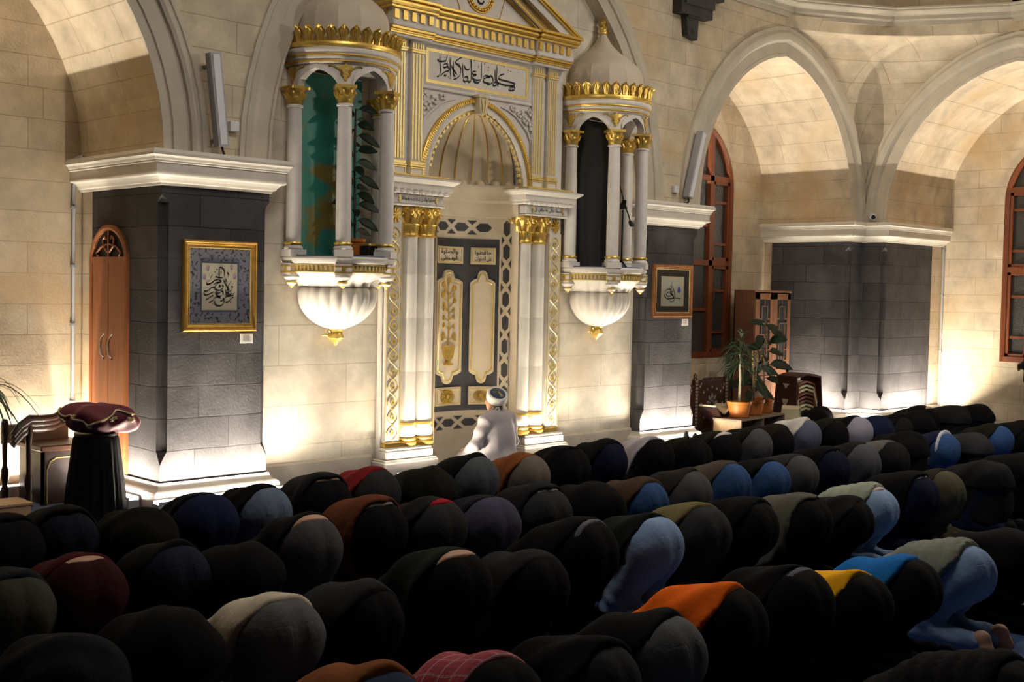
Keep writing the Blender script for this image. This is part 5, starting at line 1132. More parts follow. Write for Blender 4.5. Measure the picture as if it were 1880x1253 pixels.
# folding book stand with an open book
r = empty('folding_book_stand', (14.72, 10.50, 0), 'small dark folding book stand in front of the inlaid screen', 'book stand'); cx, cy = 14.72, 10.52
for sg in (-1, 1):
    m = MB(); m.obox((cx-.0+sg*.02, cy, .26), Vector((sg*.62, 0, .78)), Vector((0, 1, 0)), Vector((.78, 0, -sg*.62)), .27, .16, .012); m.build('board', WOODD, r)
m = MB(); m.box(cx-.10, cx+.16, cy-.155, cy-.13, 0, .28); m.box(cx-.10, cx+.16, cy+.13, cy+.155, 0, .28); m.build('end_frame', WOODD, r)
r = empty('open_book', (cx, cy, .43), 'open book with pale pages lying on the folding book stand', 'book')
for sg, nm in ((-1, 'left_pages'), (1, 'right_pages')):
    m = MB(); m.obox((cx+sg*.115, cy, .445+.0), Vector((.78*sg, 0, .42)).normalized(), Vector((0, 1, 0)), Vector((-.42*sg, 0, .78)).normalized(), .12, .15, .014); m.build(nm, M('book_page_edge', (.52, .42, .28), .8), r)
m = MB()
for sg in (-1, 1): m.obox((cx+sg*.118, cy, .428), Vector((.78*sg, 0, .42)).normalized(), Vector((0, 1, 0)), Vector((-.42*sg, 0, .78)).normalized(), .128, .158, .003)
m.build('cover', BLACK, r)
# nested stools
def stool(c, w, d, h, mat, lab, grp=None, holes=True, rz=.0, tilt=0.0):
    r = empty('nesting_stool', c, lab, 'stool', grp, rz); M3 = Matrix.Rotation(rz, 3, 'Z') @ Matrix.Rotation(tilt, 3, 'X'); c = Vector(c)
    T = lambda p: tuple(c+M3 @ Vector(p))
    for sg in (-1, 1):
        m = MB(); outer = [(-d/2, 0), (-d/2+.05, 0), (-d*.12, h*.22), (d*.12, h*.22), (d/2-.05, 0), (d/2, 0), (d*.40, h), (-d*.40, h)]
        m.prism(outer, lambda a, b: T((sg*(w/2+.04*(1-b/h)), a, b)), lambda a, b: T((sg*(w/2-.02+.04*(1-b/h)), a, b))); s_ = m.build('side_panel', mat, r)
        if holes:
            q = MB()
            for u, v, ru, rv in ((0, h*.80, d*.14, h*.05), (0, h*.45, d*.13, h*.10)): q.prism([(u-ru, v+rv), (u+ru, v+rv), (u, v-rv)], lambda a, b: T((sg*(w/2+.0405*(1-b/h)+.001), a, b)), lambda a, b: T((sg*(w/2+.041*(1-b/h)+.002), a, b)))
            q.build('cutout', M('cutout_light', (.42, .36, .28), .8), s_)
    m = MB(); pr = [(-w/2, h-.012), (-w/4, h+.03), (0, h+.045), (w/4, h+.03), (w/2, h-.012), (w/2, h-.035), (0, h+.02), (-w/2, h-.035)]
    m.prism(pr, lambda a, b: T((a, -d*.40, b)), lambda a, b: T((a, d*.40, b))); m.build('seat', mat, r)
    return r
CRM = M('cream_plastic', (.52, .47, .31), .5); BRN = M('brown_plastic', (.14, .05, .03), .4); MAH = M('mahogany_stool', (.045, .016, .011), .35, var=.25, vs=5)
sc = Vector((17.28, 10.72, 0)); n_ = 0
cols = [(CRM, 'cream'), (CRM, 'cream'), (BRN, 'brown'), (BRN, 'brown'), (BRN, 'brown'), (CRM, 'cream'), (CRM, 'cream'), (BRN, 'brown')]
ords = ['lowest', 'second lowest', 'third lowest', 'fourth lowest', 'fourth highest', 'third highest', 'second highest', 'topmost']
for i, (mt, nm) in enumerate(cols):
    stool(sc+Vector((0, -.02, .02+.062*i)), .40, .36, .26, mt, '%s nesting stool, %s under the big mahogany stool' % (nm, ords[i]), 'stack of nested stools', False, -.15)
stool(sc+Vector((0, 0, 0)), .60, .52, .84, MAH, 'large mahogany stool with cut-outs standing over the stack of stools', None, True, -.15)
stool((16.80, 10.55, .0), .34, .34, .34, CRM, 'cream nesting stool on the floor left of the mahogany stool', None, False, .5)
# dark bag, garment, shoes
# ------------------------------------------------------------------ figures: smooth blended volumes meshed by surface nets
def nets(f, lo, hi, h):
    lo = np.array(lo, float); n = np.ceil((np.array(hi)-lo)/h).astype(int)+1
    ax = [lo[i]+h*np.arange(n[i]) for i in range(3)]
    G = np.stack(np.meshgrid(*ax, indexing='ij'), -1); D = f(G.reshape(-1, 3)).reshape(n)
    S = D < 0
    c = np.zeros(tuple(n-1), int)
    for dx in (0, 1):
        for dy in (0, 1):
            for dz in (0, 1): c += S[dx:n[0]-1+dx, dy:n[1]-1+dy, dz:n[2]-1+dz]
    act = (c > 0) & (c < 8); idx = -np.ones(tuple(n-1), int); I = np.argwhere(act); idx[act] = np.arange(len(I))
    acc = np.zeros((len(I), 3)); cnt = np.zeros(len(I))
    cor = [(a, b, d) for a in (0, 1) for b in (0, 1) for d in (0, 1)]
    for p in cor:
        for a in range(3):
            if p[a] == 1: continue
            q = list(p); q[a] = 1
            d0 = D[I[:, 0]+p[0], I[:, 1]+p[1], I[:, 2]+p[2]]; d1 = D[I[:, 0]+q[0], I[:, 1]+q[1], I[:, 2]+q[2]]
            cr = (d0 < 0) != (d1 < 0); t = np.where(cr, d0/np.where(cr, d0-d1, 1), 0)
            P = np.tile(np.array(p, float), (len(I), 1)); P[:, a] = t; acc[cr] += P[cr]; cnt[cr] += 1
    V = lo+h*(I+acc/np.maximum(cnt, 1)[:, None]); F = []
    for a in range(3):
        b, d = (a+1) % 3, (a+2) % 3
        sl = [slice(None)]*3; s2 = [slice(None)]*3; sl[a] = slice(0, n[a]-1); s2[a] = slice(1, n[a])
        X = S[tuple(sl)] != S[tuple(s2)]; E = np.argwhere(X); ok = (E[:, b] > 0) & (E[:, d] > 0) & (E[:, b] < n[b]-1) & (E[:, d] < n[d]-1); E = E[ok]
        if not len(E): continue
        ins = S[tuple(E.T)]
        def at(ob, od): Q = E.copy(); Q[:, b] -= ob; Q[:, d] -= od; return idx[tuple(Q.T)]
        q = np.stack([at(0, 0), at(1, 0), at(1, 1), at(0, 1)], 1); q[ins] = q[ins][:, ::-1]; F.append(q)
    return V, (np.concatenate(F) if F else np.zeros((0, 4), int))
def npmesh(name, parts, mat=None):
    V = []; F = []; o = 0
    for v, f in parts: V.append(v); F.append(f+o); o += len(v)
    V = np.concatenate(V); F = np.concatenate(F); F = F[:, ::-1]
    me = bpy.data.meshes.new(name); me.vertices.add(len(V)); me.vertices.foreach_set('co', V.astype(np.float32).ravel())
    me.loops.add(len(F)*4); me.loops.foreach_set('vertex_index', F.astype(np.int32).ravel()); me.polygons.add(len(F))
    me.polygons.foreach_set('loop_start', np.arange(0, len(F)*4, 4, dtype=np.int32)); me.polygons.foreach_set('use_smooth', np.ones(len(F), bool))
    me.update(calc_edges=True); me.validate()
    if mat: me.materials.append(mat)
    return me
def cap(P, a, b, ra, rb):
    a = np.array(a, float); b = np.array(b, float); ab = b-a; t = np.clip(((P-a)@ab)/(ab@ab), 0, 1)
    return np.linalg.norm(P-a-t[:, None]*ab, axis=1)-(ra+(rb-ra)*t)
def ell(P, c, r):
    r = np.array(r, float); q = (P-np.array(c))/r; k0 = np.linalg.norm(q, axis=1); k1 = np.linalg.norm(q/r, axis=1)
    return k0*(k0-1)/np.maximum(k1, 1e-6)
def smin(a, b, k):
    h = np.maximum(k-np.abs(a-b), 0)/k; return np.minimum(a, b)-h*h*k*.25
def smins(L, k):
    d = L[0]
    for x in L[1:]: d = smin(d, x, k)
    return d
smax = lambda a, b, k: -smin(-a, -b, k)
# pose of a person in prostration; origin on the floor under the hips, facing +Y
class Pose:
    def __init__(s, kn=.0, lean=0.0, fat=1.0, seed=0):
        s.kn, s.lean, s.fat, s.seed = kn, lean, fat, seed
        s.knee = .135+kn; s.kneey = .205+lean
def legs(P, o, p, thigh=(.130, .090), shin=(.082, .060), feet=False):
    L = []
    for sg in (-1, 1):
        L.append(cap(P, (sg*.082, .0, .475), (sg*p.knee, p.kneey, .095), thigh[0]*p.fat+o, thigh[1]+o))
        L.append(cap(P, (sg*p.knee, p.kneey, .09), (sg*(p.knee-.03), p.kneey-.40, .085), shin[0]+o, shin[1]+o))
    return L
def pelvis(P, o, p):
    b = [ell(P, (sg*.068, -.022, .500), (.110*p.fat+o, .116+o, .160+o)) for sg in (-1, 1)]
    d = smin(b[0], b[1], .13)
    return smin(d, ell(P, (0, .09, .515), (.163*p.fat+o, .155+o, .142+o)), .07)
def torso(P, o, p):
    Q = P*np.array([1/1.22/p.fat, 1, 1])
    d = smins([cap(Q, (0, .06, .505), (0, .27, .455), .150+o, .138+o), cap(Q, (0, .27, .455), (0, .47, .345), .138+o, .130+o)], .10)
    sh = [cap(P, (sg*.10, .47, .34), (sg*.185, .535, .265), .10+o, .078+o) for sg in (-1, 1)]
    return smins([d]+sh, .09)
def arms(P, o, p):
    L = []
    for sg in (-1, 1): L += [cap(P, (sg*.185, .53, .265), (sg*.30, .49, .10), .068+o, .052+o), cap(P, (sg*.30, .49, .10), (sg*.235, .72, .055), .052+o, .040+o)]
    return L
def head(P, o=0.0):
    d = smins([ell(P, (0, .755, .155), (.078+o, .098+o, .098+o)), ell(P, (0, .715, .095), (.062+o, .070+o, .070+o))], .05)
    d = smin(d, cap(P, (0, .58, .255), (0, .68, .17), .062+o, .055+o), .05)
    for sg in (-1, 1): d = smin(d, ell(P, (sg*.08, .725, .145), (.014, .022, .034)), .012)
    d = smin(d, ell(P, (0, .765, .052), (.014, .020, .020)), .012)
    return d
def hand(sg):
    def f(P):
        d = ell(P, (sg*.232, .775, .026), (.042, .052, .019))
        d = smin(d, cap(P, (sg*.235, .715, .052), (sg*.233, .745, .034), .033, .028), .03)
        for i, (dx, L) in enumerate(((-.031, .062), (-.010, .075), (.011, .070), (.030, .052))):
            x = sg*(.232+dx); d = smin(d, cap(P, (x, .815, .026), (x+sg*dx*.15, .815+L*.55, .024), .0095, .009), .012); d = smin(d, cap(P, (x+sg*dx*.15, .815+L*.55, .024), (x+sg*dx*.2, .815+L, .013), .009, .0075), .006)
        d = smin(d, cap(P, (sg*.200, .765, .026), (sg*.172, .80, .016), .011, .009), .012)
        return d
    return f
def foot(sg, p, o=0.0):
    x = sg*(p.knee-.03); y = p.kneey-.40
    def f(P):
        d = smins([cap(P, (x, y+.03, .085), (x, y-.035, .125), .042+o, .040+o), cap(P, (x, y-.04, .125), (x+sg*.008, y-.075, .045), .040+o, .040+o), cap(P, (x+sg*.008, y-.07, .045), (x+sg*.012, y-.02, .022), .034+o, .020+o)], .03)
        return d
    return f
def wrinkle(P, amp, k, seed):
    x, y, z = P.T; s = seed*1.7
    return amp*(np.sin(k*(y*.9+z*.5)+4*np.sin(5*x+s)+s)*.6+np.sin(k*.6*(x+.4*z)+3*np.sin(6*y+s))*.4)
BL, BH = (-.44, -.38, -.02), (.44, .92, .78)
VH = .0165
MESH = {}
def pmesh(key, fn):
    if key not in MESH: MESH[key] = fn()
    return MESH[key]
POSES = [Pose(0, 0, 1.0, 1), Pose(.02, .03, 1.05, 2), Pose(-.015, -.02, .97, 3), Pose(.03, .05, 1.0, 4)]
def floorcut(P, d): return np.maximum(d, -P[:, 2]+.004)
def body_mesh(k):
    p = POSES[k]
    def f(P): return floorcut(P, smins(legs(P, -.022, p)+[pelvis(P, -.02, p), torso(P, -.018, p), head(P)]+arms(P, -.016, p), .04))
    parts = [nets(f, BL, BH, .0185)]
    for sg in (-1, 1): parts.append(nets(lambda P: floorcut(P, hand(sg)(P)), (sg*.232-.09, .68, -.01), (sg*.232+.09, .91, .10), .0065))
    return npmesh('body', parts)
def trouser_mesh(k, style):
    p = POSES[k]
    def f(P):
        o = .004 if style == 'slim' else .010; th = ((.130, .100), (.084, .062)) if style == 'slim' else ((.138, .120), (.098, .078))
        d = smin(pelvis(P, o, p), smins(legs(P, o, p, *th), .03), .11)
        d = d+wrinkle(P, .0055 if style == 'slim' else .009, 34, p.seed)*np.clip((.60-P[:, 2])/.2, 0, 1)+.005*np.sin(55*(P[:, 2]-.5*P[:, 1])+6*np.sin(7*P[:, 0]))*np.exp(-((P[:, 2]-.16)/.09)**2)
        # centre seam
        d = d+.003*np.exp(-(P[:, 0]/.018)**2)*np.clip((-.02-P[:, 1])/.1, 0, 1)
        d = smax(d, P[:, 1]-.115-.3*(P[:, 2]-.6), .015)*1.0 if False else np.where(P[:, 2] > .40, smax(d, P[:, 1]-.135-.35*(P[:, 2]-.62), .012), d)
        return floorcut(P, d)
    return npmesh('trousers', [nets(f, BL, (.44, .45, .78), VH)])
def top_mesh(k, kind, variant):
    p = POSES[k]; th = {'S': .022, 'M': .026, 'L': .030, 'P': .042, 'O': .026, 'G': .010}[kind]
    hem = {'S': -.015, 'M': -.07, 'L': 9, 'P': -.02, 'O': .02, 'G': .008}[kind]+(variant-1)*.014*(kind in 'SM')
    def f(P):
        x, y, z = P.T
        t = torso(P, th, p)
        d = smin(t, smins(arms(P, th*.75, p), .03), .05) if kind != 'G' else t
        if kind in 'SMPOL': d = smins([d, pelvis(P, th+.002, p)]+[cap(P, (sg*.082, .0, .475), (sg*.095, .08, .36), .150+th, .138+th) for sg in (-1, 1)], .05)
        if kind == 'G': d = smin(d, pelvis(P, .010, p), .05)
        if kind == 'L':
            # skirt of the coat hangs over the seat and thighs
            lz = np.maximum(z, .47); Q = np.stack([x, y, lz], 1); d = np.where(z < .47, np.maximum(smin(torso(Q, th, p), pelvis(Q, th-.004, p), .05)+.10*(.47-z)*0, (.20+.07*np.sin(9*x+variant*2))-z), d) if True else d
            d = np.where((y > .28) & (z < .3), smins([torso(P, th, p)]+arms(P, th*.75, p), .04), d)
        if kind == 'P':
            s_ = y*.95-z*.35; d = d-.022*np.sqrt(np.abs(np.sin(pi*(s_+.012*np.sin(7*x))/.085)))+.014
        else: d = d+(wrinkle(P, .0100, 26, p.seed+variant*3)-.003)*(1.0 if kind != 'G' else .4)
        if kind != 'L':
            h = hem+.014*np.sin(8*x+variant*2.1)+(.62*np.clip(.63-z, 0, .40) if kind != 'O' else -.03*np.clip(.50-z, -.1, .3))
            cut = h-y
            d = smax(d, cut, .014)
        if kind == 'O':
            # open fronts fall beside the hips
            lz = np.maximum(z, .46); Q = np.stack([x*(.97-.55*np.maximum(.46-z, 0)), y, lz], 1)
            sh = np.abs(smin(torso(Q, th+.012, p), pelvis(Q, th, p), .05)+.0)-.011
            sh = np.maximum(sh, np.maximum((.17+.05*np.sin(12*y+variant))-z, np.maximum(-.005+.5*np.maximum(.46-z, 0)-y, y-.40))); sh = np.maximum(sh, z-.52)
            over = np.maximum(np.abs(smin(torso(P, th+.012, p), pelvis(P, th+.002, p), .05))-.011, np.maximum(-.075+.10*np.abs(np.sin(3*x))-y, .44-z))
            d = np.minimum(d, np.minimum(sh, over))
        return floorcut(P, d)
    return npmesh('jacket', [nets(f, BL, BH, VH)])
def ring_mesh(k, kind):
    """belt band, or shirt edge, round the waist"""
    p = POSES[k]; o, y0, y1 = {'belt': (.019, -.050, -.012), 'gap': (.017, -.062, .022), 'stripe': (.036, -.030, .004)}[kind]
    def f(P):
        d = smin(pelvis(P, o, p), torso(P, o-.006, p), .06); q = P[:, 1]-(2.2*P[:, 0]**2 if kind == 'gap' else 0); return np.maximum(d, np.maximum(np.maximum(y0-q, q-y1), .36-P[:, 2]))
    return npmesh('band', [nets(f, (-.32, -.18, .3), (.32, .4, .78), .011)])
def hair_mesh(v):
    def f(P):
        d = ell(P, (0, .765, .165), (.088, .102, .100)); return np.maximum(d, np.maximum(.10-P[:, 2]-.5*(P[:, 1]-.78), .66-P[:, 1]))+.003*np.sin(60*P[:, 0])*np.sin(50*P[:, 1]+v)
    return npmesh('hair', [nets(f, (-.13, .62, .02), (.13, .90, .30), .012)])
def sock_mesh(k, sg):
    p = POSES[k]; x = sg*(p.knee-.03); y = p.kneey-.40
    return npmesh('sock', [nets(lambda P: floorcut(P, foot(sg, p, .004)(P)), (x-.09, y-.15, -.01), (x+.09, y+.10, .2), .010)])
def pocket_mesh(k, sg):
    """back pocket: a patch laid on the seat by marching on to the trouser surface"""
    p = POSES[k]; out = [(-.052, .058), (.052, .062), (.054, -.03), (0, -.066), (-.054, -.028)]; n = 9; V = []
    G = [(u, v) for v in np.linspace(-1, 1, n) for u in np.linspace(-1, 1, n)]
    P0 = np.array([(sg*.080+u*.050*(1-.10*(v < 0)*-v), -.42, .550+v*.058-(.010 if abs(u) < .01 and v < -.99 else .012*(1-abs(u)) if v < -.9 else 0)) for u, v in G]); P = P0.copy()
    for _ in range(40):
        d = smin(pelvis(P, .0048, p), smins(legs(P, .0048, p, (.130, .100), (.084, .062)), .03), .11); P[:, 1] += d*.8
    a = P.copy(); e_ = np.array([abs(u) > .99 or abs(v) > .99 for u, v in G]); a[:, 1] += np.where(e_, .006, -.0015); b = P.copy(); b[:, 1] += .012
    F = [(j*n+i, j*n+i+1, (j+1)*n+i+1, (j+1)*n+i) for j in range(n-1) for i in range(n-1)]; N = n*n
    loop = [i for i in range(n)]+[j*n+n-1 for j in range(1, n)]+[(n-1)*n+i for i in range(n-2, -1, -1)]+[j*n for j in range(n-2, 0, -1)]
    S_ = [(loop[i], loop[i]+N, loop[(i+1) % len(loop)]+N, loop[(i+1) % len(loop)]) for i in range(len(loop))]
    return npmesh('pocket', [(np.concatenate([a, b]), np.array([q[::-1] for q in F]+S_))])
CLOTH = dict(black=(.0042, .0042, .0048), blackolive=(.008, .0075, .005), inky=(.005, .0065, .013), navy=(.008, .012, .034), inknavy=(.006, .0075, .022), bluegray=(.105, .135, .19), charcoal=(.011, .011, .012), red=(.20, .016, .016), dkgrey=(.024, .024, .026),
  olivebk=(.009, .009, .006), grayjean=(.065, .072, .080), rust=(.19, .062, .018), taupe=(.125, .105, .085), lilac=(.40, .36, .40), grey=(.06, .06, .063), brownbk=(.013, .008, .006), white=(.55, .52, .48), slate=(.085, .095, .14), palegrey=(.25, .24, .30), beige=(.42, .34, .24),
  olive=(.045, .045, .034), maroon=(.05, .005, .008), maroondk=(.030, .006, .008), indigo=(.008, .011, .024), quilt=(.11, .034, .014), purplebk=(.010, .010, .015), purplegrey=(.055, .050, .080), washblack=(.024, .025, .027), brown=(.055, .034, .022), jean=(.026, .065, .17), umber=(.022, .018, .016),
  taupebk=(.075, .058, .048), greycool=(.066, .067, .076), ash=(.105, .10, .095), slate2=(.011, .012, .014), slatex=(.03, .03, .04), cream=(.56, .48, .36), greywash=(.095, .098, .10), graphite=(.017, .017, .018), greenbk=(.008, .011, .008), lightjean=(.20, .29, .47), khaki=(.135, .115, .050), washblacks=(.05, .05, .05), greyolive=(.095, .092, .072),
  sage=(.27, .30, .23), palejean=(.22, .32, .48), pinkw=(.50, .40, .40), olivek=(.075, .066, .040), jeandk=(.02, .03, .06), orange=(.78, .13, .008), yellow=(.85, .40, .012), azure=(.012, .14, .45), sage2=(.20, .21, .17), plaid=(.30, .015, .03), blackq=(.006, .006, .007), skin=(.42, .235, .15), tan=(.30, .19, .10), redb=(.30, .012, .02), belt=(.11, .115, .13), stripe=(.5, .5, .58))
DENIM = {'bluegray', 'grayjean', 'jean', 'slate', 'indigo', 'lightjean', 'palejean', 'greywash', 'washblack', 'inky', 'jeandk'}
def cloth(c):
    if c == 'plaid': return plaid()
    if c in DENIM:
        b = CLOTH[c]; return M('denim_'+c, b, .85, var=.22, vs=5.5, bump=.25, bs=26, spec=.1)
    return M('cloth_'+c, CLOTH[c], .9, var=.16, vs=6, bump=.22, bs=22, spec=.08)
def plaid():
    if 'cloth_plaid' in MATS: return MATS['cloth_plaid']
    m, nt, b = newmat('cloth_plaid'); N = nt.nodes; L = nt.links; tc = N.new('ShaderNodeTexCoord'); sp = N.new('ShaderNodeSeparateXYZ'); L.new(tc.outputs['Object'], sp.inputs[0])
    outs = []
    for ax, k in (('X', 1.0), ('Y', 1.0)):
        for per, w in ((.085, .10), (.028, .22)):
            q = N.new('ShaderNodeMath'); q.operation = 'FRACT'; d = N.new('ShaderNodeMath'); d.operation = 'DIVIDE'; d.inputs[1].default_value = per; L.new(sp.outputs[ax], d.inputs[0]); L.new(d.outputs[0], q.inputs[0])
            g = N.new('ShaderNodeMath'); g.operation = 'LESS_THAN'; g.inputs[1].default_value = w; L.new(q.outputs[0], g.inputs[0]); outs.append((g.outputs[0], per > .05))
    col = None
    for o, wide in outs:
        mx = N.new('ShaderNodeMix'); mx.data_type = 'RGBA'; f = N.new('ShaderNodeMath'); f.operation = 'MULTIPLY'; f.inputs[1].default_value = .5 if wide else .55; L.new(o, f.inputs[0]); L.new(f.outputs[0], mx.inputs['Factor'])
        if col is None: mx.inputs['A'].default_value = (.30, .015, .03, 1)
        else: L.new(col, mx.inputs['A'])
        mx.inputs['B'].default_value = (.62, .42, .45, 1) if wide else (.075, .008, .02, 1); col = mx.outputs['Result']
    L.new(col, b.inputs['Base Color']); b.inputs['Roughness'].default_value = .85; MATS['cloth_plaid'] = m; return m
def pobj(name, me, mat, parent):
    if not me.materials: me.materials.append(BLACK)
    o = bpy.data.objects.new(name, me); COL.objects.link(o); o.parent = parent
    o.material_slots[0].link = 'OBJECT'; o.material_slots[0].material = mat; return o
